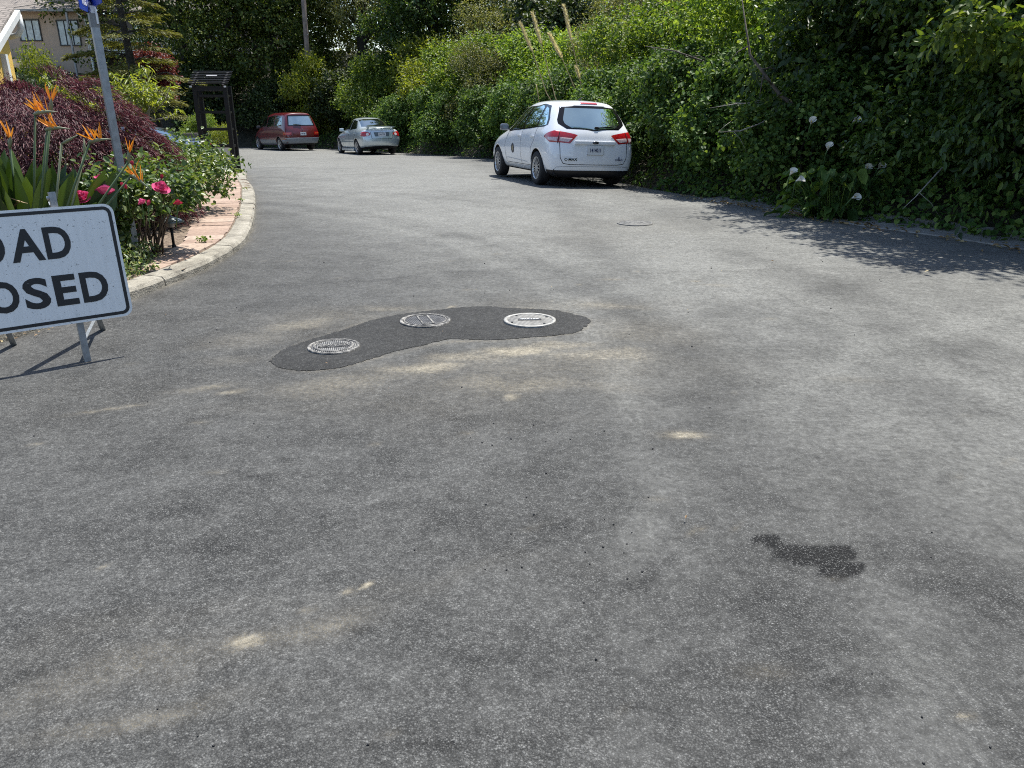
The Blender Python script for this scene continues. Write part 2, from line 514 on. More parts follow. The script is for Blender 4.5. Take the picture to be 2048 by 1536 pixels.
def white_hatchback():
    root = empty('parked_car', label='white five-door hatchback with black bumper trim parked beside the overgrown bank', cat='car')
    P = paint('white_paint', (0.78, 0.80, 0.83), 0.3)
    st = []
    # x runs forward from the rear axle
    st.append(sec(-0.80, 0.20, 0.78, 0.86, 0.52, 0.82, 0.90, 0.74, 1.06, 0.56, 1.58, [0.05, 0.05, 0.0, -0.03, 0.03, 0.08, 0.40, 0.40, 0.40]))
    st.append(sec(-0.66, 0.17, 0.83, 0.905, 0.56, 0.89, 0.92, 0.82, 1.09, 0.60, 1.60, [0.02, 0.02, 0, 0, 0.02, 0.07, 0.36, 0.34, 0.34]))
    st.append(sec(-0.30, 0.18, 0.84, 0.925, 0.62, 0.915, 0.93, 0.85, 1.10, 0.61, 1.625, [0, 0, 0, 0, 0, 0.02, 0.18, 0.18, 0.18]))
    st.append(sec(0.40, 0.20, 0.84, 0.925, 0.60, 0.915, 0.90, 0.86, 1.08, 0.62, 1.645))
    st.append(sec(1.00, 0.20, 0.84, 0.92, 0.60, 0.91, 0.88, 0.86, 1.05, 0.62, 1.65))
    st.append(sec(1.50, 0.20, 0.84, 0.92, 0.60, 0.91, 0.86, 0.855, 1.03, 0.60, 1.61))
    st.append(sec(2.05, 0.20, 0.84, 0.92, 0.60, 0.91, 0.84, 0.84, 1.01, 0.58, 1.40, [0, 0, 0, 0, 0, 0, -0.05, 0.0, 0.05]))
    st.append(sec(2.55, 0.20, 0.84, 0.925, 0.60, 0.91, 0.83, 0.80, 0.98, 0.58, 1.12, [0, 0, 0, 0, 0, 0, 0.0, 0.0, 0.05]))
    st.append(sec(2.95, 0.20, 0.83, 0.92, 0.58, 0.88, 0.80, 0.74, 0.92, 0.56, 0.99))
    st.append(sec(3.35, 0.20, 0.78, 0.84, 0.52, 0.78, 0.68, 0.66, 0.78, 0.5, 0.84))
    st.append(sec(3.52, 0.22, 0.64, 0.68, 0.46, 0.64, 0.58, 0.56, 0.66, 0.44, 0.74, [-0.04] * 3 + [0] * 2 + [-0.05] + [-0.1] * 3))
    rear = {2: -0.83, 3: -0.93, 4: -0.86, 5: -0.80, 6: -0.50, 7: -0.46}
    front = {2: 3.58, 3: 3.62, 4: 3.60, 5: 3.55, 6: 3.48, 7: 3.44}
    cage = car_shell(st, rear, front)
    body, bv = finish_body(cage, (0, 2.65), 0.78, 0.365, P, root)
    # side glazing on both sides: black surround, then panes
    for ax in 'LR':
        fr = [(-0.36, 1.13), (2.02, 1.00), (2.16, 1.02), (1.5, 1.46), (1.18, 1.545), (0.4, 1.56), (0.02, 1.53), (-0.30, 1.27)]
        patch(bv, ax, fr, 0.003, M['gloss_black'], 'window_surround', root, 40, 14)
        for nm, poly in (('side_window', [(1.06, 1.065), (1.92, 1.035), (1.42, 1.44), (1.12, 1.515), (1.02, 1.52)]),
                         ('side_window', [(0.22, 1.11), (0.96, 1.075), (0.94, 1.525), (0.42, 1.53), (0.30, 1.50)]),
                         ('quarter_window', [(-0.28, 1.15), (0.14, 1.12), (0.20, 1.50), (0.06, 1.49), (-0.22, 1.27)])):
            patch(bv, ax, poly, 0.006, M['glass'], nm, root)
        for pts in ([(0.99, 0.36), (1.0, 0.7), (1.0, 1.06)], [(2.02, 0.36), (2.08, 0.7), (2.0, 1.0)],
                    [(0.40, 0.42), (0.32, 0.72), (0.16, 0.86), (0.13, 1.1)], [(0.42, 0.36), (2.02, 0.36)]):
            strip(bv, ax, pts, 0.009, 0.002, M['dark_cavity'], 'door_seam', root)
        strip(bv, ax, [(0.36, 0.27), (2.28, 0.27)], 0.13, 0.004, M['black'], 'sill_trim', root)
        s = 1 if ax == 'L' else -1
        for hx in (1.12, 0.28):
            hb = MB(); p, n = hit(bv, ax, hx, 0.93, 0.022)
            hb.box(p, (0.19, 0.028, 0.032), bev=0.011)
            hb.build('door_handle', P, root)
        mirror_part(root, 2.0, s * 0.86, 1.09, P if s < 0 else simple('mirror_grey', (0.10, 0.11, 0.13), 0.3, coat=1), s)
        em = [(1.52 + 0.105 * math.cos(a), 0.66 + 0.105 * math.sin(a)) for a in [2 * math.pi * k / 20 for k in range(20)]]
        patch(bv, ax, em, 0.003, simple('decal_dark', (0.03, 0.035, 0.05), 0.5), 'door_emblem', root, 10, 10)
        em2 = [(1.52 + 0.055 * math.cos(a), 0.66 + 0.055 * math.sin(a)) for a in [2 * math.pi * k / 14 for k in range(14)]]
        patch(bv, ax, em2, 0.005, simple('decal_gold', (0.28, 0.22, 0.12), 0.5), 'door_emblem_centre', root, 8, 8)
        # door sculpting line near the sill, its shade painted as a grey strip
        strip(bv, ax, [(0.62, 0.42), (1.95, 0.46)], 0.016, 0.0025, simple('crease_shade', (0.42, 0.45, 0.5), 0.4), 'door_crease_shade', root)
        hl = [(3.02, 0.78), (3.38, 0.66), (3.42, 0.72), (3.05, 0.9)]
        patch(bv, ax, hl, 0.004, M['lens_clear'], 'headlight', root, 8, 5)
    # windscreen
    patch(bv, 'F', [(-0.66, 1.10), (0.66, 1.10), (0.56, 1.52), (-0.56, 1.52)], 0.004, M['glass'], 'windscreen', root, 24, 10)
    # tail
    patch(bv, 'B', [(-0.69, 1.18), (-0.54, 1.085), (0, 1.06), (0.54, 1.085), (0.69, 1.18), (0.69, 1.25), (0.575, 1.50), (0.30, 1.525), (-0.30, 1.525), (-0.575, 1.50), (-0.69, 1.25)], 0.003, M['gloss_black'], 'rear_window_surround', root, 40, 16)
    patch(bv, 'B', [(-0.57, 1.18), (-0.45, 1.11), (0, 1.085), (0.45, 1.11), (0.57, 1.18), (0.585, 1.26), (0.50, 1.475), (-0.50, 1.475), (-0.585, 1.26)], 0.006, M['glass_rear'], 'rear_window', root, 36, 14)
    patch(bv, 'B', [(-0.18, 1.555), (0.18, 1.555), (0.17, 1.585), (-0.17, 1.585)], 0.005, M['lens_red'], 'brake_light', root, 12, 4)
    for s in (1, -1):
        ax = 'L' if s > 0 else 'R'
        dx = 'BL' if s > 0 else 'BR'
        tl = patch(bv, dx, [(0.36, 0.94), (0.16, 0.845), (-0.21, 0.825), (-0.31, 0.985), (-0.10, 1.03), (0.10, 1.055), (0.29, 1.0)], 0.008, M['lens_red'], 'tail_light', root, 30, 12)
        patch(bv, dx, [(0.22, 0.90), (0.14, 0.865), (0.01, 0.855), (0.005, 0.935), (0.22, 0.935)], 0.012, M['lens_clear'], 'reversing_lens', tl, 14, 5)
        patch(bv, dx, [(-0.03, 0.855), (-0.18, 0.85), (-0.24, 0.92), (-0.03, 0.935)], 0.012, M['lens_clear'], 'reversing_lens', tl, 12, 5)
        strip(bv, dx, [(-0.008, 0.825), (-0.008, 1.045)], 0.012, 0.014, M['dark_cavity'], 'lens_seam', tl)
    # tailgate outline
    strip(bv, 'B', [(0.71, 0.84), (0.70, 0.56), (0.64, 0.455), (0.5, 0.435), (-0.5, 0.435), (-0.64, 0.455), (-0.70, 0.56), (-0.71, 0.84)], 0.012, 0.002, M['dark_cavity'], 'tailgate_seam', root)
    p, n = hit(bv, 'B', 0, 0.845, 0.012)
    g = MB(); g.box((p.x, 0, 0.845), (0.05, 0.86, 0.07), bev=0.02); g.build('handle_bar', P, root)
    b = MB(); b.lathe([(0.0, 0.012), (0.05, 0.010), (0.055, 0.0)], 20, Matrix.Rotation(-math.pi / 2, 3, 'Y') @ Matrix.Diagonal((0.55, 1.25, 1)), (p.x - 0.024, 0, 0.848))
    b.build('oval_badge', simple('badge_black', (0.02, 0.022, 0.03), 0.2, coat=1), root)
    p, n = hit(bv, 'B', 0, 0.70, 0.02)
    tilt = 0.0
    pl = MB(); pl.box((p.x, 0, 0.705), (0.012, 0.335, 0.165), bev=0.004)
    plate = pl.build('number_plate', M['plate'], root)
    put_text(plate, 'plate_characters', '1414011', 0.098, (p.x - 0.0085, 0, 0.703), M['plate_ink'], 0.0022, 0.72)
    fr = MB(); fr.box((p.x + 0.003, 0, 0.63), (0.016, 0.34, 0.016)); fr.build('plate_holder', M['black'], plate)
    pl_, n = hit(bv, 'B', 0.50, 0.53, 0.004)
    put_text(root, 'badge_lettering', 'C-MAX', 0.07, (pl_.x - 0.012, 0.50, 0.53), M['chrome'], 0.002, 1.2)
    put_text(root, 'badge_lettering', 'SE', 0.035, (pl_.x - 0.012, -0.52, 0.57), M['plate_ink'], 0.001)
    put_text(root, 'badge_lettering', 'HYBRID', 0.042, (pl_.x - 0.014, -0.52, 0.53), M['plate_ink'], 0.001, 1.1)
    # lower bumper
    patch(bv, 'B', [(-0.80, 0.185), (0.80, 0.185), (0.86, 0.325), (-0.86, 0.325)], 0.006, M['black'], 'bumper_trim', root, 30, 5)
    for ax in 'LR':
        patch(bv, ax, [(-0.37, 0.19), (-0.72, 0.19), (-0.78, 0.325), (-0.42, 0.325)], 0.005, M['black'], 'bumper_trim_side', root, 10, 4)
    strip(bv, 'B', [(0.82, 0.30), (0.76, 0.385), (0.6, 0.40), (-0.6, 0.40), (-0.76, 0.385), (-0.82, 0.30)], 0.010, 0.002, simple('crease_shade2', (0.3, 0.32, 0.35), 0.4), 'bumper_crease_shade', root)  # grey strip painting in the shade of the bumper's crease
    w = MB()
    a, n1 = hit(bv, 'B', -0.06, 1.115, 0.014); c, n2 = hit(bv, 'B', -0.42, 1.145, 0.014)
    w.bar(a, c, 0.026, 0.014); w.box(a, (0.03, 0.08, 0.04), bev=0.01); w.build('rear_wiper', M['black'], root)
    ant = MB(); pr, n = hit(bv, 'T', 0.05, 0.0, 0.0); ant.tube([pr, pr + Vector((-0.05, 0, 0.035)), pr + Vector((-0.09, 0, 0.05))], [0.03, 0.018, 0.006], 8)
    ant.build('roof_antenna', M['black'], root)
    for x in (0, 2.65):
        for y in (0.80, -0.80):
            make_wheel(root, x, y, 0.325, 0.215, 14, 0.222, (M['rubber'], M['alloy']))
    return root

def silver_sedan():
    root = empty('parked_car', label='silver four-door saloon with a boot spoiler and round-ended red tail lights at the bank', cat='car')
    P = paint('silver_paint', (0.50, 0.56, 0.58), 0.3, 0.5)
    st = []
    st.append(sec(-0.90, 0.34, 0.70, 0.78, 0.55, 0.76, 0.82, 0.66, 0.99, 0.50, 1.07, [0.04, 0.04, 0, -0.03, 0.02, 0.05, 0.10, 0.10, 0.10]))
    st.append(sec(-0.74, 0.26, 0.78, 0.845, 0.58, 0.83, 0.84, 0.74, 1.01, 0.55, 1.09))
    st.append(sec(-0.30, 0.22, 0.80, 0.855, 0.60, 0.845, 0.86, 0.77, 1.0, 0.57, 1.13))
    st.append(sec(0.15, 0.20, 0.80, 0.855, 0.58, 0.845, 0.86, 0.78, 0.99, 0.56, 1.38, [0, 0, 0, 0, 0, 0, 0, 0.02, 0.02]))
    st.append(sec(0.62, 0.20, 0.80, 0.85, 0.58, 0.84, 0.85, 0.78, 0.98, 0.56, 1.49))
    st.append(sec(1.2, 0.20, 0.80, 0.85, 0.58, 0.84, 0.83, 0.78, 0.96, 0.56, 1.505))
    st.append(sec(1.65, 0.20, 0.80, 0.85, 0.58, 0.84, 0.81, 0.77, 0.94, 0.54, 1.40))
    st.append(sec(2.15, 0.20, 0.80, 0.85, 0.58, 0.84, 0.79, 0.74, 0.92, 0.56, 1.05))
    st.append(sec(2.75, 0.20, 0.79, 0.85, 0.56, 0.82, 0.75, 0.70, 0.86, 0.52, 0.92))
    st.append(sec(3.2, 0.20, 0.72, 0.78, 0.5, 0.72, 0.64, 0.62, 0.74, 0.45, 0.80))
    st.append(sec(3.42, 0.22, 0.55, 0.60, 0.46, 0.58, 0.56, 0.5, 0.62, 0.4, 0.68))
    cage = car_shell(st, {2: -0.95, 3: -1.03, 4: -0.96, 5: -0.90, 6: -0.82, 7: -0.80}, {2: 3.48, 3: 3.52, 4: 3.5, 5: 3.46, 6: 3.42, 7: 3.4})
    body, bv = finish_body(cage, (0, 2.6), 0.74, 0.345, P, root)
    for ax in 'LR':
        for poly in ([(1.02, 0.985), (1.95, 0.955), (1.45, 1.32), (1.06, 1.40), (0.98, 1.40)], [(0.14, 1.02), (0.95, 0.99), (0.92, 1.40), (0.52, 1.385), (0.16, 1.12)]):
            patch(bv, ax, poly, 0.005, M['glass_dark'], 'side_window', root, 14, 8)
        for pts in ([(0.98, 0.34), (0.98, 0.97)], [(1.95, 0.34), (2.0, 0.9)], [(0.4, 0.4), (0.3, 0.68), (0.14, 0.8), (0.12, 1.0)]):
            strip(bv, ax, pts, 0.012, 0.002, M['dark_cavity'], 'door_seam', root)
        strip(bv, ax, [(0.42, 0.52), (2.1, 0.52)], 0.035, 0.006, simple('moulding', (0.16, 0.2, 0.22), 0.4), 'side_moulding', root)
        sk = MB(); s = 1 if ax == 'L' else -1
        sk.box((1.3, s * 0.81, 0.20), (1.75, 0.07, 0.11), bev=0.02); sk.build('side_skirt', P, root)
        for hx in (1.08, 0.22):
            hb = MB(); p, n = hit(bv, ax, hx, 0.86, 0.02); hb.box(p, (0.17, 0.03, 0.03), bev=0.01); hb.build('door_handle', P, root)
        mirror_part(root, 1.86, s * 0.78, 1.0, P, s)
        dx = 'BL' if s > 0 else 'BR'
        el = [(-0.06 + 0.235 * math.cos(a), 0.835 + 0.095 * math.sin(a)) for a in [2 * math.pi * k / 24 for k in range(24)]]
        tl = patch(bv, dx, el, 0.009, M['lens_red'], 'tail_light', root, 24, 10)
        cl = [(-0.19 + 0.05 * math.cos(a), 0.825 + 0.058 * math.sin(a)) for a in [2 * math.pi * k / 16 for k in range(16)]]
        patch(bv, dx, cl, 0.014, simple('lens_white', (0.75, 0.68, 0.66), 0.15, coat=1), 'reversing_lens', tl, 8, 6)
    patch(bv, 'F', [(-0.62, 1.0), (0.62, 1.0), (0.52, 1.40), (-0.52, 1.40)], 0.004, M['glass_dark'], 'windscreen', root)
    patch(bv, 'B', [(-0.60, 1.125), (0.60, 1.125), (0.50, 1.41), (0.3, 1.43), (-0.3, 1.43), (-0.50, 1.41)], 0.005, M['glass_dark'], 'rear_window', root, 30, 12)
    sp = MB()
    for k in range(24):
        pass
    pts = [(-0.86 + 0.10 * (abs(y) / 0.6) ** 2, y, 1.135 - 0.03 * (abs(y) / 0.6) ** 3) for y in np.linspace(-0.60, 0.60, 21)]
    for a, b in zip(pts[:-1], pts[1:]): sp.bar(a, b, 0.14, 0.028)
    for y in (-0.52, 0.52): sp.box((-0.72, y, 1.08), (0.14, 0.06, 0.07), bev=0.01)
    sp.build('boot_spoiler', P, root)
    patch(bv, 'B', [(-0.30, 0.74), (0.30, 0.74), (0.34, 0.905), (-0.34, 0.905)], 0.004, simple('plate_recess', (0.10, 0.12, 0.13), 0.4), 'plate_recess', root, 12, 5)
    p, n = hit(bv, 'B', 0, 0.815, 0.018)
    pl = MB(); pl.box((p.x, 0, 0.815), (0.012, 0.32, 0.15), bev=0.004); plate = pl.build('number_plate', M['plate'], root)
    put_text(plate, 'plate_characters', '5HLT755', 0.09, (p.x - 0.008, 0, 0.812), M['plate_ink'], 0.002, 0.72)
    b = MB(); p, n = hit(bv, 'B', 0, 0.94, 0.006); b.lathe([(0.045, 0), (0.04, 0.008), (0.03, 0.0)], 18, Matrix.Rotation(-math.pi / 2, 3, 'Y') @ Matrix.Diagonal((0.7, 1, 1)), p); b.build('boot_badge', M['chrome'], root)
    strip(bv, 'B', [(0.47, 0.92), (0.44, 0.66), (0.38, 0.645), (-0.38, 0.645), (-0.44, 0.66), (-0.47, 0.92)], 0.014, 0.002, M['dark_cavity'], 'boot_seam', root)
    patch(bv, 'B', [(-0.42, 0.28), (0.42, 0.28), (0.36, 0.36), (-0.36, 0.36)], 0.004, M['black'], 'bumper_trim', root, 14, 4)
    for x in (0, 2.6):
        for y in (0.735, -0.735): make_wheel(root, x, y, 0.31, 0.195, 5, 0.205, (M['rubber'], M['alloy']))
    return root

def red_minivan():
    root = empty('parked_car', label='dark red minivan with grey lower body and bumper parked furthest along the road', cat='minivan')
    P = paint('red_paint', (0.11, 0.004, 0.008), 0.35)
    G = paint('grey_lower', (0.16, 0.18, 0.20), 0.5, 0.0, 0.3)
    st = []
    st.append(sec(-0.95, 0.36, 0.76, 0.83, 0.6, 0.82, 0.9, 0.76, 1.08, 0.60, 1.74, [0, 0, 0, -0.02, 0.02, 0.05, 0.30, 0.30, 0.30]))
    st.append(sec(-0.8, 0.28, 0.82, 0.89, 0.6, 0.88, 0.92, 0.83, 1.10, 0.66, 1.77, [0, 0, 0, 0, 0.02, 0.05, 0.27, 0.27, 0.27]))
    st.append(sec(-0.3, 0.25, 0.83, 0.90, 0.6, 0.895, 0.92, 0.85, 1.10, 0.68, 1.79, [0, 0, 0, 0, 0, 0, 0.1, 0.1, 0.1]))
    st.append(sec(0.6, 0.22, 0.83, 0.90, 0.6, 0.895, 0.9, 0.85, 1.08, 0.68, 1.80))
    st.append(sec(1.4, 0.22, 0.83, 0.90, 0.6, 0.895, 0.9, 0.85, 1.06, 0.66, 1.79))
    st.append(sec(2.0, 0.22, 0.83, 0.90, 0.6, 0.89, 0.88, 0.84, 1.04, 0.64, 1.66))
    st.append(sec(2.7, 0.22, 0.83, 0.90, 0.6, 0.88, 0.84, 0.80, 1.0, 0.60, 1.26))
    st.append(sec(3.2, 0.22, 0.80, 0.86, 0.55, 0.82, 0.76, 0.70, 0.88, 0.5, 0.98))
    st.append(sec(3.65, 0.24, 0.66, 0.70, 0.5, 0.66, 0.64, 0.58, 0.72, 0.42, 0.80))
    cage = car_shell(st, {2: -0.98, 3: -1.06, 4: -0.98, 5: -0.92, 6: -0.68, 7: -0.66}, {2: 3.72, 3: 3.75, 4: 3.74, 5: 3.7, 6: 3.66, 7: 3.64})
    body, bv = finish_body(cage, (0, 2.86), 0.76, 0.35, P, root)
    for ax in 'LR':
        for poly in ([(1.55, 1.10), (2.45, 1.08), (1.85, 1.58), (1.58, 1.62)], [(0.55, 1.12), (1.47, 1.10), (1.50, 1.64), (0.58, 1.66)], [(-0.42, 1.14), (0.45, 1.12), (0.48, 1.66), (-0.30, 1.64)]):
            patch(bv, ax, poly, 0.005, M['glass_dark'], 'side_window', root, 12, 8)
        patch(bv, ax, [(0.38, 0.27), (2.45, 0.27), (2.45, 0.52), (0.38, 0.52)], 0.005, G, 'lower_cladding', root, 20, 4)
        patch(bv, ax, [(-0.98, 0.34), (-0.38, 0.30), (-0.36, 0.55), (-1.0, 0.58)], 0.005, G, 'lower_cladding', root, 12, 4)
        for pts in ([(1.5, 0.3), (1.52, 1.08)], [(0.5, 0.55), (0.5, 1.1)], [(2.5, 0.3), (2.5, 1.05)]):
            strip(bv, ax, pts, 0.012, 0.003, M['dark_cavity'], 'door_seam', root)
        s = 1 if ax == 'L' else -1
        mirror_part(root, 2.35, s * 0.83, 1.12, simple('mirror_dark', (0.03, 0.03, 0.035), 0.35), s)
        dx = 'BL' if s > 0 else 'BR'
        tl = patch(bv, dx, [(0.17, 0.745), (-0.26, 0.745), (-0.26, 0.885), (0.17, 0.885)], 0.008, M['lens_red'], 'tail_light', root, 20, 5)
        patch(bv, dx, [(0.14, 0.80), (-0.22, 0.80), (-0.22, 0.84), (0.14, 0.84)], 0.012, M['lens_amber'], 'indicator_lens', tl, 16, 3)
    patch(bv, 'F', [(-0.66, 1.2), (0.66, 1.2), (0.58, 1.66), (-0.58, 1.66)], 0.004, M['glass_dark'], 'windscreen', root)
    patch(bv, 'B', [(-0.69, 1.16), (0.69, 1.16), (0.58, 1.66), (-0.58, 1.66)], 0.003, M['gloss_black'], 'rear_window_surround', root, 30, 12)
    patch(bv, 'B', [(-0.63, 1.20), (0.63, 1.20), (0.545, 1.60), (-0.545, 1.60)], 0.006, glass('van_rear_glass', (0.10, 0.12, 0.115), 0.36), 'rear_window', root, 30, 12)
    patch(bv, 'B', [(-0.87, 0.36), (0.87, 0.36), (0.88, 0.60), (-0.88, 0.60)], 0.006, G, 'bumper', root, 30, 5)
    strip(bv, 'B', [(-0.86, 0.605), (0.86, 0.605)], 0.025, 0.010, simple('bumper_top', (0.42, 0.45, 0.48), 0.4), 'bumper_edge', root)
    p, n = hit(bv, 'B', 0, 0.80, 0.018)
    pl = MB(); pl.box((p.x, 0.0, 0.80), (0.012, 0.30, 0.15), bev=0.004); plate = pl.build('number_plate', M['plate'], root)
    put_text(plate, 'plate_characters', '3XKL281', 0.075, (p.x - 0.008, 0, 0.80), M['plate_ink'], 0.001, 0.75)
    b = MB(); p, n = hit(bv, 'B', 0, 1.0, 0.01); b.box(p, (0.01, 0.05, 0.04), bev=0.004); b.build('tailgate_badge', M['chrome'], root)
    w = MB(); a, n = hit(bv, 'B', 0.02, 1.19, 0.03); c, n = hit(bv, 'B', 0.40, 1.24, 0.03); w.bar(a, c, 0.025, 0.018); w.build('rear_wiper', M['black'], root)
    for x in (0, 2.86):
        for y in (0.76, -0.76): make_wheel(root, x, y, 0.315, 0.2, 5, 0.205, (M['rubber'], M['alloy']))
    return root

def blue_sedan():
    root = empty('parked_car', label='dark blue saloon standing in the driveway behind the rose bushes', cat='car')
    P = paint('blue_paint', (0.075, 0.10, 0.16), 0.28, 0.4)
    st = []
    st.append(sec(-0.95, 0.34, 0.74, 0.82, 0.58, 0.80, 0.86, 0.70, 1.01, 0.52, 1.09, [0.04, 0.04, 0, -0.03, 0.02, 0.05, 0.10, 0.10, 0.10]))
    st.append(sec(-0.78, 0.26, 0.82, 0.885, 0.6, 0.87, 0.88, 0.78, 1.03, 0.58, 1.11))
    st.append(sec(-0.35, 0.22, 0.83, 0.90, 0.6, 0.885, 0.9, 0.81, 1.02, 0.60, 1.16))
    st.append(sec(0.2, 0.20, 0.83, 0.90, 0.6, 0.885, 0.89, 0.82, 1.01, 0.58, 1.37))
    st.append(sec(0.75, 0.20, 0.83, 0.895, 0.6, 0.88, 0.88, 0.82, 1.0, 0.58, 1.46))
    st.append(sec(1.35, 0.20, 0.83, 0.895, 0.6, 0.88, 0.86, 0.82, 0.98, 0.58, 1.465))
    st.append(sec(1.85, 0.20, 0.83, 0.895, 0.6, 0.88, 0.84, 0.80, 0.96, 0.56, 1.34))
    st.append(sec(2.35, 0.20, 0.83, 0.895, 0.6, 0.88, 0.82, 0.78, 0.94, 0.58, 1.06))
    st.append(sec(3.0, 0.20, 0.82, 0.89, 0.56, 0.85, 0.76, 0.72, 0.88, 0.54, 0.94))
    st.append(sec(3.5, 0.20, 0.74, 0.8, 0.5, 0.74, 0.66, 0.64, 0.76, 0.46, 0.82))
    st.append(sec(3.75, 0.22, 0.55, 0.60, 0.46, 0.58, 0.56, 0.5, 0.62, 0.4, 0.68))
    cage = car_shell(st, {2: -1.0, 3: -1.08, 4: -1.0, 5: -0.94, 6: -0.85, 7: -0.83}, {2: 3.82, 3: 3.86, 4: 3.84, 5: 3.8, 6: 3.74, 7: 3.7})
    body, bv = finish_body(cage, (0, 2.75), 0.78, 0.355, P, root)
    for ax in 'LR':
        patch(bv, ax, [(0.05, 1.05), (2.16, 0.985), (1.62, 1.32), (1.2, 1.385), (0.75, 1.39), (0.35, 1.30)], 0.003, M['chrome'], 'window_trim', root, 30, 10)
        for poly in ([(1.08, 1.03), (2.05, 1.0), (1.6, 1.29), (1.2, 1.365), (1.05, 1.365)], [(0.2, 1.065), (1.0, 1.035), (0.98, 1.365), (0.72, 1.36), (0.4, 1.28)]):
            patch(bv, ax, poly, 0.006, M['glass_dark'], 'side_window', root, 14, 8)
        for pts in ([(1.03, 0.36), (1.03, 1.0)], [(2.05, 0.36), (2.1, 0.92)], [(0.42, 0.42), (0.3, 0.7), (0.14, 0.85)]):
            strip(bv, ax, pts, 0.012, 0.002, M['dark_cavity'], 'door_seam', root)
        s = 1 if ax == 'L' else -1
        mirror_part(root, 1.95, s * 0.82, 1.02, P, s)
        dx = 'BL' if s > 0 else 'BR'
        tl = patch(bv, dx, [(0.30, 0.90), (0.10, 0.82), (-0.30, 0.83), (-0.34, 0.92), (0.0, 0.97), (0.2, 0.97)], 0.009, M['lens_red'], 'tail_light', root, 24, 8)
    patch(bv, 'F', [(-0.66, 1.02), (0.66, 1.02), (0.54, 1.36), (-0.54, 1.36)], 0.004, M['glass_dark'], 'windscreen', root)
    patch(bv, 'B', [(-0.62, 1.15), (0.62, 1.15), (0.52, 1.37), (-0.52, 1.37)], 0.005, M['glass_dark'], 'rear_window', root, 24, 10)
    p, n = hit(bv, 'B', 0, 0.78, 0.015)
    pl = MB(); pl.box((p.x, 0, 0.78), (0.012, 0.32, 0.15), bev=0.004); pl.build('number_plate', M['plate'], root)
    patch(bv, 'B', [(-0.5, 0.28), (0.5, 0.28), (0.45, 0.38), (-0.45, 0.38)], 0.004, M['black'], 'bumper_trim', root, 14, 4)
    for x in (0, 2.75):
        for y in (0.775, -0.775): make_wheel(root, x, y, 0.32, 0.205, 10, 0.215, (M['rubber'], M['alloy']))
    return root
# ------------------------------------------------------------------ the lie of the land
ROAD_L = np.array([(-16, -8), (-16, 0.2), (-7, 1.6), (-4.7, 2.9), (-3.75, 4.1), (-3.42, 4.9), (-3.22, 5.6), (-3.1, 6.12), (-3.02, 6.67), (-2.95, 7.21),
                   (-2.94, 7.83), (-3.02, 8.72), (-3.4, 10.25), (-4.04, 12.39), (-4.85, 14.83), (-6.12, 18.38), (-7.41, 21.6),
                   (-9.5, 26.5), (-12.5, 32), (-17, 36.5), (-26, 40)], float)
ROAD_R = np.array([(14, -8), (11.5, -3), (9.3, 1.5), (7.1, 5.4), (5.59, 8.4), (5.1, 9.35), (4.46, 10.35), (3.8, 12.3), (3.25, 13.9), (2.5, 16.1),
                   (1.75, 19.5), (0.3, 27), (-2.0, 31.2), (-4.1, 34.3), (-8.4, 40.8), (-9.7, 42.6), (-11.9, 44.5), (-15, 45.3), (-26, 45.2)], float)

def seg_dist(P, line):
    """distance to a polyline and the side (positive = right of its direction)"""
    best = np.full(len(P), 1e9); side = np.zeros(len(P))
    for a, b in zip(line[:-1], line[1:]):
        d = b - a; L2 = d @ d
        t = np.clip(((P - a) @ d) / L2, 0, 1)
        q = a + t[:, None] * d
        r = P - q
        dist = np.hypot(r[:, 0], r[:, 1])
        s = d[1] * r[:, 0] - d[0] * r[:, 1]
        m = dist < best - 1e-9
        best = np.where(m, dist, best); side = np.where(m, s, side)
    return best, np.sign(side)

def in_poly(P, poly):
    x, y = P[:, 0], P[:, 1]; ins = np.zeros(len(P), bool); n = len(poly)
    for i in range(n):
        x0, y0 = poly[i]; x1, y1 = poly[(i + 1) % n]
        c = ((y0 > y) != (y1 > y)) & (x < (x1 - x0) * (y - y0) / (y1 - y0 + 1e-12) + x0)
        ins ^= c
    return ins

def sstep(a, b, x):
    t = np.clip((x - a) / (b - a), 0, 1); return t * t * (3 - 2 * t)

def zroad_np(x, y):
    t = np.maximum(0, y - 13)
    z = -0.027 * (np.sqrt(t * t + 4) - 2)
    z = z - 0.033 * np.clip(x - 0.7, 0, 2.2) * sstep(10.5, 14.5, y) * (1 - sstep(22, 30, y))
    z = z - 0.32 * sstep(7.0, 10.0, -x) * sstep(18.5, 21.5, y) * (1 - sstep(27, 31, y))   # the driveway dips away
    return z

ROAD_POLY = np.vstack([ROAD_L, ROAD_R[::-1]])

def height_np(P):
    x, y = P[:, 0], P[:, 1]
    z = zroad_np(x, np.clip(y, -50, 48))
    dl, sl = seg_dist(P, ROAD_L); dr, sr = seg_dist(P, ROAD_R)
    ins = in_poly(P, ROAD_POLY)
    rightside = (~ins) & (dr < dl)
    bank = 0.62 * np.maximum(0, dr - 0.55); bank = 7.5 * (1 - np.exp(-bank / 7.5)) - 0.07 + 0.12 * sstep(0.35, 0.8, dr)
    z = z + np.where(rightside, bank, 0)
    left = (~ins) & (dl <= dr)
    hill = 7.0 * sstep(27, 58, y + 0.25 * (-x - 20)) * sstep(9, 24, -x)
    hill = hill * sstep(0.5, 8, dl)
    bed = (-0.07 + 0.14 * sstep(0.2, 0.55, dl)) * (y < 19.5) - 0.05 * (y >= 19.5) * (dl < 1)
    z = z + np.where(left, hill + bed, 0)
    z = np.where(ins, z - 0.07, z)
    return z

def hz(x, y): return float(height_np(np.array([[x, y]], float))[0])
def zr(x, y): return float(zroad_np(np.array([x], float), np.array([y], float))[0])

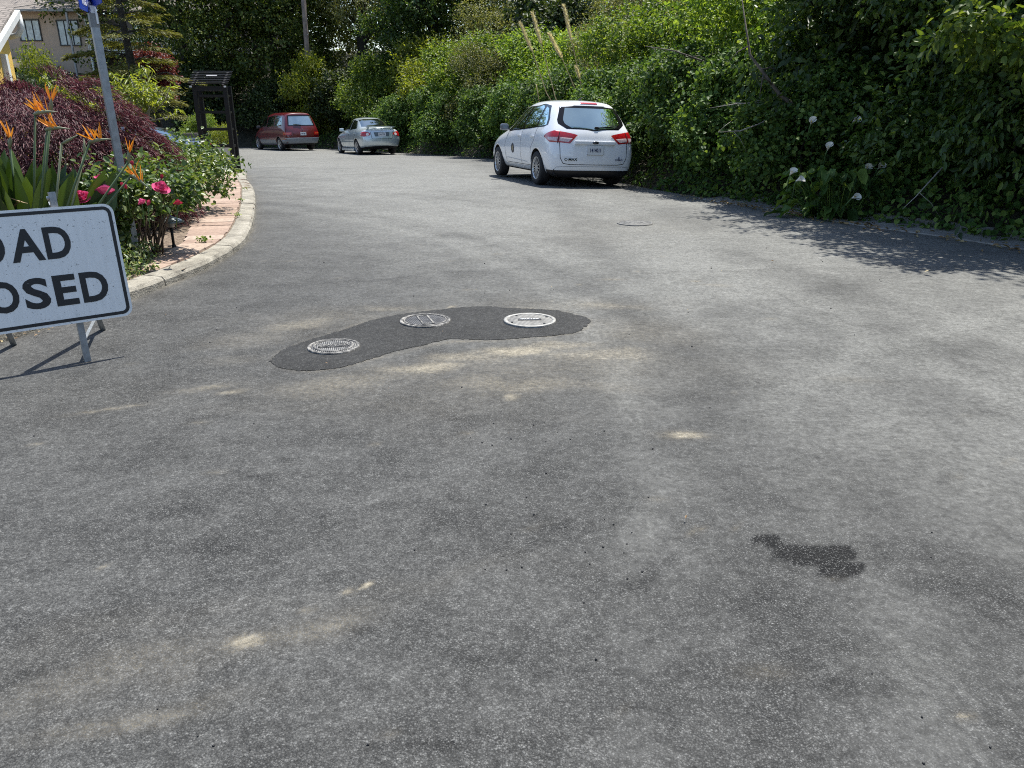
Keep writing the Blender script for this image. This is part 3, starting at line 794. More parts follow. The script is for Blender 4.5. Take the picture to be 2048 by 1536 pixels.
def col_noise_mat(name, stops, scale=4, rough=0.9, bmp=0.4, fine=40):
    m, nt, p = new_mat(name)
    tc = N(nt, 'ShaderNodeTexCoord').outputs['Object']
    f = mathn(nt, 'ADD', mathn(nt, 'MULTIPLY', noise(nt, tc, scale, 5), 0.6), mathn(nt, 'MULTIPLY', noise(nt, tc, fine, 3), 0.4))
    nt.links.new(ramp(nt, f, stops), p.inputs['Base Color'])
    p.inputs['Roughness'].default_value = rough
    bump(nt, p, noise(nt, tc, fine, 4), bmp, 0.02)
    return m

M['soil'] = col_noise_mat('soil', [(0.35, (0.016, 0.016, 0.009)), (0.5, (0.034, 0.032, 0.018)), (0.65, (0.065, 0.055, 0.034))])
M['mulch'] = None

xs = np.concatenate([np.linspace(-400, -75, 8), np.arange(-70, -16, 1.5), np.arange(-16, 16, 0.4), np.arange(16, 60, 1.5), np.linspace(62, 400, 8)])
ys = np.concatenate([np.linspace(-300, -16, 7), np.arange(-14, 50, 0.5), np.arange(50, 100, 2), np.linspace(104, 600, 8)])
gx, gy = np.meshgrid(xs, ys); GP = np.stack([gx.ravel(), gy.ravel()], 1)
GZ = height_np(GP)
nx, ny = len(xs), len(ys)
idx = np.arange(nx * ny).reshape(ny, nx)
GF = np.stack([idx[:-1, :-1], idx[:-1, 1:], idx[1:, 1:], idx[1:, :-1]], -1).reshape(-1, 4)
ground = link('ground', mesh_np('ground', np.column_stack([GP, GZ]), GF, True), M['soil'])
tag(ground, 'brown earth of the verges and hillside under the planting', 'ground', kind='structure')

PATCH = [(-1.49, 4.51), (-1.52, 4.66), (-1.42, 4.9), (-1.18, 5.28), (-0.92, 5.60), (-0.67, 5.78), (-0.29, 5.88), (0.14, 5.84), (0.42, 5.72), (0.58, 5.5),
         (0.53, 5.3), (0.40, 5.14), (0.20, 5.05), (-0.08, 5.0), (-0.42, 4.98), (-0.58, 4.86), (-0.80, 4.66), (-0.99, 4.46), (-1.15, 4.37), (-1.35, 4.38)]
# ---- road
def asphalt(name, base=0.068, patchy=True, s1=165, s2=340, cover=0.34):
    m, nt, p = new_mat(name)
    tc = N(nt, 'ShaderNodeTexCoord').outputs['Object']
    # stones of two sizes, with dark binder between
    def stones(scale):
        v = N(nt, 'ShaderNodeTexVoronoi', feature='F1'); v.inputs['Scale'].default_value = scale
        nt.links.new(tc, v.inputs['Vector'])
        sep = N(nt, 'ShaderNodeSeparateColor'); nt.links.new(v.outputs['Color'], sep.inputs[0])
        return v.outputs['Distance'], sep.outputs[0], sep.outputs[1]
    d1, r1, g1 = stones(s1); d2, r2, g2 = stones(s2)
    big = noise(nt, tc, 0.5, 5, 0.6); mid = noise(nt, tc, 2.6, 6, 0.65); fine = noise(nt, tc, 30, 3, 0.6)
    tone = ramp(nt, r1, [(0.0, base * 0.12), (0.4, base * 0.6), (0.72, base * 1.25), (0.9, base * 1.9), (1.0, base * 2.9)])
    tone2 = ramp(nt, r2, [(0.0, base * 0.12), (0.45, base * 0.75), (0.85, base * 1.8), (1.0, base * 3.6)])
    c = mixc(nt, 0.5, tone, tone2)
    # ravelled areas show open dark gaps, tight areas are filled with fines
    at = N(nt, 'ShaderNodeAttribute', attribute_name='stain_and_light')
    sp = N(nt, 'ShaderNodeSeparateColor'); nt.links.new(at.outputs['Color'], sp.inputs[0])
    rav = ramp(nt, mathn(nt, 'ADD', mathn(nt, 'MULTIPLY', mid, 0.62), mathn(nt, 'MULTIPLY', big, 0.38)), [(0.40, 0.15), (0.52, 0.5), (0.66, 0.85)])
    if patchy:
        rav = mathn(nt, 'ADD', rav, mathn(nt, 'MULTIPLY', at.outputs['Alpha'], 1.0), True)
    gap = ramp(nt, d1, [(0.34, 1.0), (0.54, 0.06)])
    c = mixc(nt, rav, c, mixc(nt, 1.0, c, gap, 'MULTIPLY'))
    fines = mathn(nt, 'MULTIPLY', mathn(nt, 'SUBTRACT', 1.0, rav, True), cover)
    c = mixc(nt, fines, c, (base * 0.92, base * 0.93, base * 0.92))
    lf = ramp(nt, mathn(nt, 'ADD', mathn(nt, 'MULTIPLY', big, 0.55), mathn(nt, 'MULTIPLY', noise(nt, tc, 1.3, 4, 0.6), 0.45)), [(0.36, 0.82), (0.5, 1.0), (0.64, 1.18)])
    c = mixc(nt, 1.0, c, lf, 'MULTIPLY')
    # coarser mottling that stays visible further up the road
    mott = mathn(nt, 'ADD', mathn(nt, 'MULTIPLY', noise(nt, tc, 38, 4, 0.7), 0.6), mathn(nt, 'MULTIPLY', noise(nt, tc, 14, 3, 0.7), 0.4))
    mottle = ramp(nt, mott, [(0.38, 0.62), (0.5, 1.0), (0.62, 1.42)])
    if patchy:
        grain = mathn(nt, 'ADD', mathn(nt, 'MULTIPLY', fine, 0.40), mathn(nt, 'ADD', mathn(nt, 'MULTIPLY', r2, 0.35), mathn(nt, 'MULTIPLY', r1, 0.25)))
        th = lambda ch, g_, k, o: mathn(nt, 'MULTIPLY', mathn(nt, 'ADD', mathn(nt, 'SUBTRACT', mathn(nt, 'MULTIPLY', ch, g_), grain), o), k, True)
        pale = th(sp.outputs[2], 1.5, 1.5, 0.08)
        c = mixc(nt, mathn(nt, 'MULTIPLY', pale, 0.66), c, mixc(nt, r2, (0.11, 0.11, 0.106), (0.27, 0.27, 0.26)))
        c = mixc(nt, mathn(nt, 'MULTIPLY', sp.outputs[0], 0.42, True), c, (0.135, 0.118, 0.092))
        dust = th(sp.outputs[0], 1.15, 1.7, 0.08)
        c = mixc(nt, mathn(nt, 'MULTIPLY', dust, 0.92), c, mixc(nt, r2, (0.17, 0.148, 0.112), (0.36, 0.325, 0.26)))
        dark = mathn(nt, 'MULTIPLY', sp.outputs[1], 1.0, True)
        keep = ramp(nt, mathn(nt, 'MAXIMUM', mathn(nt, 'MULTIPLY', r1, 0.97), r2), [(0.3, 0.10), (0.75, 0.30), (0.93, 0.95)])
        c = mixc(nt, dark, c, mixc(nt, 1.0, c, keep, 'MULTIPLY'))
    c = mixc(nt, 1.0, c, mottle, 'MULTIPLY')
    c = mixc(nt, 1.0, c, (1.0, 1.005, 0.97), 'MULTIPLY')
    nt.links.new(c, p.inputs['Base Color'])
    p.inputs['Roughness'].default_value = 0.8
    p.inputs['Specular IOR Level'].default_value = 0.35
    h = mathn(nt, 'ADD', mathn(nt, 'MULTIPLY', mathn(nt, 'SUBTRACT', 1.0, d1), 0.7), mathn(nt, 'MULTIPLY', mathn(nt, 'SUBTRACT', 1.0, d2), 0.35))
    bmp = N(nt, 'ShaderNodeBump'); bmp.inputs['Distance'].default_value = 0.012
    nt.links.new(mathn(nt, 'ADD', mathn(nt, 'MULTIPLY', rav, 0.6), 0.25), bmp.inputs['Strength'])
    nt.links.new(h, bmp.inputs['Height']); nt.links.new(bmp.outputs[0], p.inputs['Normal'])
    return m

M['asphalt'] = asphalt('asphalt')
M['asphalt_new'] = asphalt('asphalt_new', 0.027, False, 105, 230, 0.1)

yy = [-8.0]
while yy[-1] < 47: yy.append(yy[-1] + (0.5 if yy[-1] < 0.8 else 0.026 + 0.0075 * max(0, yy[-1] - 1)))
yy = np.array(yy)
xx = np.concatenate([np.arange(-26, -8, 0.4), np.arange(-8, -3, 0.06), np.arange(-3, 3.5, 0.03), np.arange(3.5, 7, 0.06), np.arange(7, 15, 0.3)])
px_, py_ = np.meshgrid(xx, yy); RP = np.stack([px_.ravel(), py_.ravel()], 1)
nxx, nyy = len(xx), len(yy)
idx = np.arange(nxx * nyy).reshape(nyy, nxx)
RF = np.stack([idx[:-1, :-1], idx[:-1, 1:], idx[1:, 1:], idx[1:, :-1]], -1).reshape(-1, 4)
cen = RP[RF].mean(1)
dl, _ = seg_dist(cen, ROAD_L); dr, _ = seg_dist(cen, ROAD_R)
keep = in_poly(cen, ROAD_POLY) | (dl < 0.10) | ((dr < 0.22))
RF = RF[keep]
used = np.unique(RF); remap = np.full(len(RP), -1); remap[used] = np.arange(len(used))
RP = RP[used]; RF = remap[RF]
RZ = zroad_np(RP[:, 0], RP[:, 1])
rng = np.random.default_rng(5)
def vnoise(P, sc, seed):
    """cheap value noise for irregular stain outlines"""
    r = np.random.default_rng(seed); T = r.random((64, 64))
    q = P * sc; i = np.floor(q).astype(int); f = q - i; f = f * f * (3 - 2 * f)
    a = T[i[:, 0] % 64, i[:, 1] % 64]; b = T[(i[:, 0] + 1) % 64, i[:, 1] % 64]
    c = T[i[:, 0] % 64, (i[:, 1] + 1) % 64]; d = T[(i[:, 0] + 1) % 64, (i[:, 1] + 1) % 64]
    return (a * (1 - f[:, 0]) + b * f[:, 0]) * (1 - f[:, 1]) + (c * (1 - f[:, 0]) + d * f[:, 0]) * f[:, 1]
warp = np.stack([vnoise(RP, 3.1, 1) + 0.5 * vnoise(RP, 7.7, 2), vnoise(RP, 3.1, 3) + 0.5 * vnoise(RP, 7.7, 4)], 1) - 0.75
stain_and_light = np.zeros((len(RP), 3))
def blob(ch, x, y, rx, ry, s, ang=0.0, w=0.35):
    c, sn = math.cos(ang), math.sin(ang)
    q = RP + warp * w * max(rx, ry) - (x, y)
    u = (q[:, 0] * c + q[:, 1] * sn) / rx; v = (-q[:, 0] * sn + q[:, 1] * c) / ry
    stain_and_light[:, ch] = np.maximum(stain_and_light[:, ch], s * np.exp(-(u * u + v * v) ** 1.3))
# dusty aggregate washed round the covers and elsewhere
blob(0, 0.05, 4.77, 0.32, 0.13, 0.85); blob(0, 0.3, 4.9, 0.35, 0.12, 0.6); blob(0, -0.52, 4.42, 0.40, 0.15, 0.7); blob(0, -0.3, 4.62, 0.35, 0.14, 0.6)
blob(0, -0.95, 4.25, 0.38, 0.10, 0.34, 0.2); blob(0, -1.5, 5.2, 0.35, 0.16, 0.28, 0.4); blob(0, -1.25, 5.6, 0.4, 0.14, 0.3); blob(0, -1.75, 4.55, 0.2, 0.12, 0.3)
blob(0, 0.81, 3.4, 0.13, 0.06, 0.55); blob(0, -0.01, 3.91, 0.06, 0.05, 0.75); blob(0, -0.80, 1.89, 0.07, 0.05, 0.55, 0.5); blob(0, -0.66, 1.93, 0.2, 0.06, 0.28, 0.4)
blob(0, 0.72, 1.75, 0.09, 0.035, 0.4); blob(0, 1.79, 6.67, 0.17, 0.05, 0.5, -0.3); blob(0, 0.92, 6.92, 0.13, 0.045, 0.55); blob(0, 1.96, 4.21, 0.2, 0.06, 0.32, -0.2)
blob(0, 0.2, 4.45, 1.1, 0.42, 0.36); blob(0, 0.4, 5.95, 0.9, 0.3, 0.34); blob(0, 0.9, 5.2, 0.55, 0.45, 0.38); blob(0, -0.6, 3.9, 1.2, 0.4, 0.24); blob(0, -1.3, 5.5, 0.8, 0.35, 0.34)
blob(0, 0.1, 4.1, 0.7, 0.2, 0.5); blob(0, -0.9, 4.15, 0.6, 0.2, 0.45, 0.15); blob(0, -1.5, 5.35, 0.45, 0.2, 0.5, 0.4); blob(0, -0.95, 5.85, 0.35, 0.12, 0.45); blob(0, 0.75, 5.9, 0.4, 0.15, 0.5, -0.2); blob(0, 0.55, 4.65, 0.5, 0.2, 0.55); blob(0, -1.75, 5.0, 0.5, 0.2, 0.36, 0.3)
blob(0, -0.79, 1.89, 0.07, 0.045, 0.8, 0.5); blob(0, -0.62, 1.97, 0.26, 0.07, 0.40, 0.35); blob(0, -1.1, 1.78, 0.4, 0.08, 0.32, 0.3); blob(0, 0.84, 3.4, 0.12, 0.05, 0.8); blob(0, -1.0, 1.62, 0.3, 0.05, 0.4, 0.25)
blob(0, 1.7, 10.2, 1.3, 1.0, 0.22); blob(0, 0.9, 9.5, 0.9, 1.2, 0.18); blob(0, -1.2, 1.9, 0.5, 0.08, 0.16, 0.35); blob(0, -0.3, 2.2, 0.5, 0.06, 0.14, 0.3)
for k in range(60):                                                      # small pale scuffs and flecks
    x = rng.uniform(-2.6, 3.0); y = 1.4 + 7 * rng.random() ** 1.3
    blob(0, x, y, rng.uniform(0.02, 0.07) * (0.6 + 0.12 * y), rng.uniform(0.010, 0.018) * (0.6 + 0.12 * y), rng.uniform(0.35, 0.75), rng.uniform(-0.3, 0.9), 0.2)
blob(0, -0.50, 2.16, 0.07, 0.012, 1.1, 0.55, 0.1); blob(0, -0.62, 2.05, 0.05, 0.011, 1.0, 0.2, 0.1); blob(0, -1.7, 4.05, 0.25, 0.05, 0.5, 0.3); blob(0, -2.1, 3.75, 0.22, 0.03, 0.6, 0.35); blob(0, -1.55, 4.0, 0.12, 0.03, 0.7, 0.3)
# ravelled, darker hollows (alpha holds how open the surface is)
rav = np.zeros(len(RP))
def hollow(x, y, rx, ry, s, ang=0.0, w=0.5, k=4.0):
    c, sn = math.cos(ang), math.sin(ang)
    q = RP + warp * w * max(rx, ry) - (x, y)
    u = (q[:, 0] * c + q[:, 1] * sn) / rx; v = (-q[:, 0] * sn + q[:, 1] * c) / ry
    f = s * np.clip(k * (1.15 - np.sqrt(u * u + v * v)) / 2, 0, 1)
    stain_and_light[:, 1] = np.maximum(stain_and_light[:, 1], f); rav[:] = np.maximum(rav, f)
hollow(1.03, 2.35, 0.12, 0.062, 0.95, -0.5, 0.8, 6.0); hollow(1.14, 2.36, 0.07, 0.05, 0.8, 0.2, 0.9, 5.0); hollow(0.93, 2.46, 0.05, 0.03, 0.95, -0.3, 0.8, 7.0); hollow(1.10, 2.25, 0.085, 0.05, 0.9, 0.3, 0.8, 6.0)
for (x, y, a, b, s) in ((-0.98, 3.12, 0.10, 0.03, 0.7), (-1.1, 2.95, 0.14, 0.04, 0.6), (-0.92, 3.02, 0.07, 0.025, 0.7), (-0.5, 2.7, 0.085, 0.045, 0.75), (-1.25, 2.65, 0.22, 0.06, 0.5), (-1.0, 2.38, 0.2, 0.05, 0.5),
                        (-1.9, 3.2, 0.2, 0.05, 0.5), (-0.45, 1.95, 0.12, 0.035, 0.6), (0.3, 1.62, 0.12, 0.03, 0.5), (0.5, 2.3, 0.25, 0.06, 0.36), (-1.4, 1.75, 0.2, 0.05, 0.42), (1.9, 2.9, 0.25, 0.07, 0.2),
                        (0.2, 2.6, 0.3, 0.1, 0.34), (2.4, 3.6, 0.3, 0.1, 0.2), (-0.2, 1.5, 0.2, 0.05, 0.45), (0.9, 1.7, 0.2, 0.05, 0.4), (-2.1, 2.6, 0.25, 0.08, 0.45), (-1.6, 3.6, 0.22, 0.06, 0.4), (1.5, 2.0, 0.15, 0.05, 0.25)):
    hollow(x, y, a * 0.8, b * 0.8, s * 0.55, rng.uniform(-0.2, 0.4), 0.9, 2.0)
rav = np.maximum(rav, 0.12 * sstep(0.45, 0.7, vnoise(RP, 2.2, 31)) * sstep(-0.5, 1.2, RP[:, 0]) * (RP[:, 1] < 5))
# darker tyre tracks sweeping up the road, paler bands between
tr = lambda f, w_, s: np.exp(-((RP[:, 0] - f) / w_) ** 2) * s
for off, s in ((0.9, 0.16), (2.5, 0.14)):
    f = off + 0.0 * RP[:, 1] + 0.10 * (8 - RP[:, 1]) * (RP[:, 1] < 8) - 0.014 * np.maximum(0, RP[:, 1] - 8) ** 1.7
    stain_and_light[:, 1] = np.maximum(stain_and_light[:, 1], tr(f, 0.22 + 0.02 * RP[:, 1], s) * (0.6 + 0.8 * vnoise(RP, 0.8, 9)))
g = sstep(-2.1, 3.4, 0.85 * RP[:, 0] + 0.42 * (RP[:, 1] - 3.0))  # pale towards far right: wear, plus sunlit brightness painted into the road colour
stain_and_light[:, 2] = np.clip(g * (0.64 + 0.10 * sstep(5, 9, RP[:, 1]) + 0.16 * (vnoise(RP, 0.45, 11) - 0.5) + 0.16 * (vnoise(RP, 1.7, 13) - 0.5) + 0.16 * (vnoise(RP, 5.1, 15) - 0.5)), 0, 1)
stain_and_light[:, 2] = np.maximum(stain_and_light[:, 2], 0.18 * sstep(0.55, 0.9, 0.7 * vnoise(RP, 0.8, 14) + 0.3 * vnoise(RP, 3.3, 16)) * sstep(-1.5, 1.5, RP[:, 0]))
# pale scuffed lines left by tyres turning through the corner, with darker lines between
for cx, cy, rad, w_, s, ch in ((-9.0, 4.0, 9.6, 0.10, 0.30, 2), (-9.0, 4.0, 10.4, 0.16, 0.24, 2), (-9.0, 4.0, 11.6, 0.12, 0.26, 2), (-9.0, 4.0, 10.0, 0.10, 0.26, 1), (-9.0, 4.0, 12.2, 0.12, 0.22, 1), (9.0, -3.0, 10.2, 0.12, 0.30, 2), (9.0, -3.0, 11.4, 0.14, 0.24, 1), (9.0, -3.0, 12.4, 0.10, 0.28, 2)):
    d_ = np.hypot(RP[:, 0] - cx, RP[:, 1] - cy) - rad + 0.12 * (vnoise(RP, 0.9, 17) - 0.5)
    stain_and_light[:, ch] = np.clip(stain_and_light[:, ch] + 0.42 * s * np.exp(-(d_ / w_) ** 2) * (0.3 + 0.9 * vnoise(RP, 0.9, 18)), 0, 1)
stain_and_light[:, 2] *= 1 - 0.85 * np.clip(stain_and_light[:, 1] * 1.3, 0, 1)
# dark hairline cracks wandering along the old joints
for pts in ([(-1.6, 6.9), (0.2, 7.35), (2.2, 7.2), (4.4, 7.6)], [(2.2, 6.4), (2.7, 5.0), (3.4, 3.8)], [(-2.6, 3.9), (-1.7, 4.15), (-0.9, 3.75)]):
    ln = np.array(pts, float); q = RP + warp * 0.35
    d_, _ = seg_dist(q, ln); stain_and_light[:, 1] = np.maximum(stain_and_light[:, 1], 0.42 * np.exp(-(d_ / 0.035) ** 2) * (vnoise(RP, 2.0, 23) > 0.35))
pp_ = np.array(PATCH + PATCH[:1], float); dp_, _ = seg_dist(RP + warp * 0.05, pp_)
stain_and_light[:, 0] = np.maximum(stain_and_light[:, 0], 0.46 * np.exp(-(dp_ / 0.045) ** 2) * (0.35 + vnoise(RP, 3.5, 27)))
# grit and dirt gathered against the kerb and the gutter, plus a painted kerb shadow
dk, _ = seg_dist(RP, ROAD_L); dg, _ = seg_dist(RP, ROAD_R)
stain_and_light[:, 0] = np.maximum(stain_and_light[:, 0], 0.42 * np.exp(-(dk / 0.10)) * (0.4 + vnoise(RP, 3.0, 25)))
stain_and_light[:, 1] = np.maximum(stain_and_light[:, 1], 0.40 * np.exp(-(dk / 0.05)))  # shadow line at the kerb's foot, put into the road colour
stain_and_light[:, 0] = np.maximum(stain_and_light[:, 0], 0.40 * np.exp(-(dg / 0.16)) * (0.4 + vnoise(RP, 2.0, 26)))
# long fine cracks and a faint seam across
me = mesh_np('road', np.column_stack([RP, RZ]), RF, True)
ca = me.color_attributes.new('stain_and_light', 'FLOAT_COLOR', 'POINT')
ca.data.foreach_set('color', np.column_stack([stain_and_light, rav]).astype(np.float32).ravel())
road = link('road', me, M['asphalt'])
tag(road, 'grey weathered asphalt road bending left between garden and bank', 'road', kind='structure')

# ---- fresh asphalt patch round the covers
def smooth_closed(poly, k=6, jit=0.0, seed=0):
    r = random.Random(seed); out = []; n = len(poly)
    for i in range(n):
        p0, p1, p2, p3 = [Vector(poly[(i + j - 1) % n]) for j in range(4)]
        for q in range(k):
            t = q / k
            v = 0.5 * ((2 * p1) + (p2 - p0) * t + (2 * p0 - 5 * p1 + 4 * p2 - p3) * t * t + (3 * p1 - p0 - 3 * p2 + p3) * t ** 3)
            out.append((v[0] + r.uniform(-jit, jit), v[1] + r.uniform(-jit, jit)))
    return out
def patch_sheet():
    poly = np.array(smooth_closed(PATCH, 6), float); st = 0.008
    x = np.arange(-1.75, 0.8, st); y = np.arange(4.2, 6.05, st); gx, gy = np.meshgrid(x, y); P = np.stack([gx.ravel(), gy.ravel()], 1)
    id_ = np.arange(len(P)).reshape(gx.shape); F = np.stack([id_[:-1, :-1], id_[:-1, 1:], id_[1:, 1:], id_[1:, :-1]], -1).reshape(-1, 4)
    q = P + np.stack([vnoise(P, 5, 1) + 0.35 * vnoise(P, 23, 2) + 0.3 * vnoise(P, 67, 7), vnoise(P, 5, 3) + 0.35 * vnoise(P, 23, 4) + 0.3 * vnoise(P, 67, 8)], 1) * 0.05 - 0.041
    ins = in_poly(q, poly); F = F[ins[F].all(1)]
    d_, _ = seg_dist(q, np.vstack([poly, poly[:1]]))
    z = zroad_np(P[:, 0], P[:, 1]) + 0.003 + 0.004 * sstep(0.0, 0.12, d_) + 0.0015 * (vnoise(P, 22, 6) - 0.5)
    u = np.unique(F); rm = np.full(len(P), -1); rm[u] = np.arange(len(u))
    o = link('asphalt_patch', mesh_np('asphalt_patch', np.column_stack([P, z])[u], rm[F], True), M['asphalt_new'])
    tag(o, 'black fresh asphalt patch shaped like a bean around three covers', 'road patch', kind='structure')
    return poly
patch_poly = patch_sheet()

# ---- manhole covers
def cover_mat(name, light, dark, kind):
    m, nt, p = new_mat(name)
    tc = N(nt, 'ShaderNodeTexCoord').outputs['Object']
    wv = N(nt, 'ShaderNodeTexWave', wave_type='BANDS', bands_direction='X'); wv.inputs['Scale'].default_value = 26 if kind != 2 else 34
    wv.inputs['Distortion'].default_value = 0.3; nt.links.new(tc, wv.inputs['Vector'])
    wy = N(nt, 'ShaderNodeTexWave', wave_type='BANDS', bands_direction='Y'); wy.inputs['Scale'].default_value = 9 if kind != 2 else 34
    nt.links.new(tc, wy.inputs['Vector'])
    g = mathn(nt, 'MULTIPLY', wv.outputs['Fac'], wy.outputs['Fac'] if kind == 2 else 1.0)
    nz = noise(nt, tc, 16, 5)
    c = mixc(nt, ramp(nt, g, [(0.35, 0), (0.6, 1)]), dark, light)
    c = mixc(nt, ramp(nt, nz, [(0.45, 0.0), (0.62, 0.8)]), c, [q * 0.75 for q in dark])
    nt.links.new(c, p.inputs['Base Color']); p.inputs['Roughness'].default_value = 0.6; p.inputs['Metallic'].default_value = 0.25
    bump(nt, p, g, 0.5, 0.006)
    return m
M['cover_ring'] = col_noise_mat('cover_ring', [(0.42, (0.035, 0.035, 0.036)), (0.5, (0.11, 0.107, 0.10)), (0.57, (0.25, 0.24, 0.22))], 14, 0.7, 0.3, 60)
M['worn_iron'] = simple('worn_iron', (0.12, 0.118, 0.112), 0.7, 0.1, var=0.4, scale=20)
def manhole(x, y, r, kind, label, rz):
    root = empty('manhole_cover', (x, y, zr(x, y) + (0.008 if kind < 3 else 0.003)), rz, label, 'manhole cover')
    ring = MB()
    if kind != 2:
        ring.lathe([(r, -0.01), (r, 0.008), (r - 0.006, 0.010), (r * 0.88, 0.010), (r * 0.87, -0.004)], 64)
        ring.build('frame_ring', M['cover_ring'] if kind < 2 else M['worn_iron'], root)
    lid = MB(); rl = r * 0.86 if kind != 2 else r
    lid.lathe([(rl, -0.01), (rl, 0.006), (rl - 0.004, 0.008), (0.0001, 0.008)], 64)
    mats = [cover_mat('lid_ribbed', (0.26, 0.255, 0.24), (0.05, 0.05, 0.052), 0), cover_mat('lid_dark', (0.10, 0.10, 0.10), (0.045, 0.045, 0.048), 1), cover_mat('lid_pale', (0.34, 0.335, 0.31), (0.15, 0.147, 0.14), 2),
            cover_mat('lid_far', (0.24, 0.235, 0.22), (0.05, 0.05, 0.05), 0)]
    lid.build('lid', mats[kind], root)
    if kind == 0:
        d = MB(); d.lathe([(rl * 0.90, 0.008), (rl * 0.90, 0.012), (rl * 0.83, 0.012), (rl * 0.83, 0.008)], 48); d.build('raised_rim', M['cover_ring'], root)
        d = MB(); d.box((0, -0.005, 0.009), (rl * 1.25, 0.062, 0.006)); d.build('name_bar', simple('cover_bar', (0.05, 0.05, 0.05), 0.6), root)
        t = text_mesh('SEWER', 0.062, 0.0015, 0.002, 1.05); link('lettering', t, M['cover_ring'], root, (0, -0.005, 0.0135))
    if kind == 1:
        d = MB(); d.lathe([(rl * 0.99, 0.008), (rl * 0.99, 0.012), (rl * 0.93, 0.012), (rl * 0.93, 0.008)], 48)
        for xo in (-0.038, 0.038): d.box((xo, 0, 0.010), (0.012, rl * 1.55, 0.006))
        for yo in (-0.115, 0.115): d.box((0, yo, 0.010), (0.06, 0.012, 0.006))
        d.build('raised_rim', M['cover_ring'], root)
    if kind == 2:
        d = MB(); d.lathe([(r * 0.995, 0.008), (r * 0.995, 0.011), (r * 0.86, 0.011), (r * 0.86, 0.008)], 56); d.build('raised_rim', simple('cover_pale', (0.30, 0.295, 0.275), 0.6, 0.1, var=0.4, scale=30), root)
        d = MB(); d.box((0.0, 0.004, 0.010), (0.17, 0.036, 0.006)); d.build('name_bar', simple('cover_bar2', (0.04, 0.04, 0.04), 0.6), root)
        t = text_mesh('WATER', 0.036, 0.0008, 0.001, 1.1); link('lettering', t, M['plate'], root, (0.0, 0.004, 0.0145))
        for a in (0.5, 2.2, 3.6, 5.4):
            d = MB(); d.box((math.cos(a) * r * 0.78, math.sin(a) * r * 0.78, 0.0095), (0.016, 0.02, 0.006)); d.build('lifting_slot', M['black'], root)
    return root
manhole(-1.165, 4.81, 0.168, 0, 'round ribbed iron cover with a worn ring at the left end of the patch', R(16))
manhole(-0.635, 5.45, 0.185, 1, 'dark iron cover with a raised pale rectangle at the middle of the patch', R(18))
manhole(0.13, 5.45, 0.192, 2, 'pale dusty round cover with a dark name bar at the right of the patch', R(4))
manhole(1.64, 10.39, 0.24, 3, 'distant worn round cover set in the dusty road before the white hatchback', R(20))

# ---- kerb, brick path, driveway, gutter
def resample(line, step):
    out = [Vector(line[0])]
    # smooth with catmull-rom first
    pts = [Vector(p) for p in line]; sm = []
    for i in range(len(pts) - 1):
        p0 = pts[max(i - 1, 0)]; p1 = pts[i]; p2 = pts[i + 1]; p3 = pts[min(i + 2, len(pts) - 1)]
        for q in range(8):
            t = q / 8
            sm.append(0.5 * ((2 * p1) + (p2 - p0) * t + (2 * p0 - 5 * p1 + 4 * p2 - p3) * t * t + (3 * p1 - p0 - 3 * p2 + p3) * t ** 3))
    sm.append(pts[-1])
    acc = 0
    for a, b in zip(sm[:-1], sm[1:]):
        L = (b - a).length
        while acc + L >= step:
            a = a + (b - a).normalized() * (step - acc); out.append(a.copy()); L = (b - a).length; acc = 0
        acc += L
    return out
M['concrete'] = col_noise_mat('kerb_concrete', [(0.34, (0.10, 0.09, 0.072)), (0.5, (0.23, 0.212, 0.172)), (0.66, (0.35, 0.325, 0.27))], 5, 0.9, 0.5, 60)
M['drive'] = col_noise_mat('drive_concrete', [(0.3, (0.33, 0.30, 0.25)), (0.7, (0.50, 0.46, 0.40))], 1.2, 0.9, 0.3, 30)
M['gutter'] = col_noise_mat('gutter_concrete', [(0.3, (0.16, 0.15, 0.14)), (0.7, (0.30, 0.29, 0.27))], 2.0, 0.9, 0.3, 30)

def sweep(line, prof, name, mat, label, cat, zfun, joints=None, zoff=0.0, wob=0.0, kind='structure', seed=1):
    """profile (offset to the left of travel, height) carried along a ground line"""
    mb = MB(); r = random.Random(seed); n = len(line); k = len(prof); V = []
    for i, p in enumerate(line):
        d = (line[min(i + 1, n - 1)] - line[max(i - 1, 0)]).normalized(); nl = Vector((-d.y, d.x))
        w1 = r.uniform(-wob, wob)
        for (o, h) in prof:
            q = p + nl * (o + r.uniform(-wob, wob) * 0.5)
            V.append((q.x, q.y, zfun(p.x, p.y) + h + zoff + (w1 if h > 0 else 0)))
    F = []
    for i in range(n - 1):
        for j in range(k - 1):
            F.append((i * k + j, i * k + j + 1, (i + 1) * k + j + 1, (i + 1) * k + j))
    mb.add(V, F, False)
    return tag(mb.build(name, mat), label, cat, kind=kind)

KL = [p for p in ROAD_L[2:16]]
KL = [(-9, 1.25), (-7, 1.6)] + [tuple(p) for p in ROAD_L[3:15]] + [(-5.75, 17.2), (-6.3, 18.9), (-6.5, 19.3)]
kline = resample(KL, 0.12)
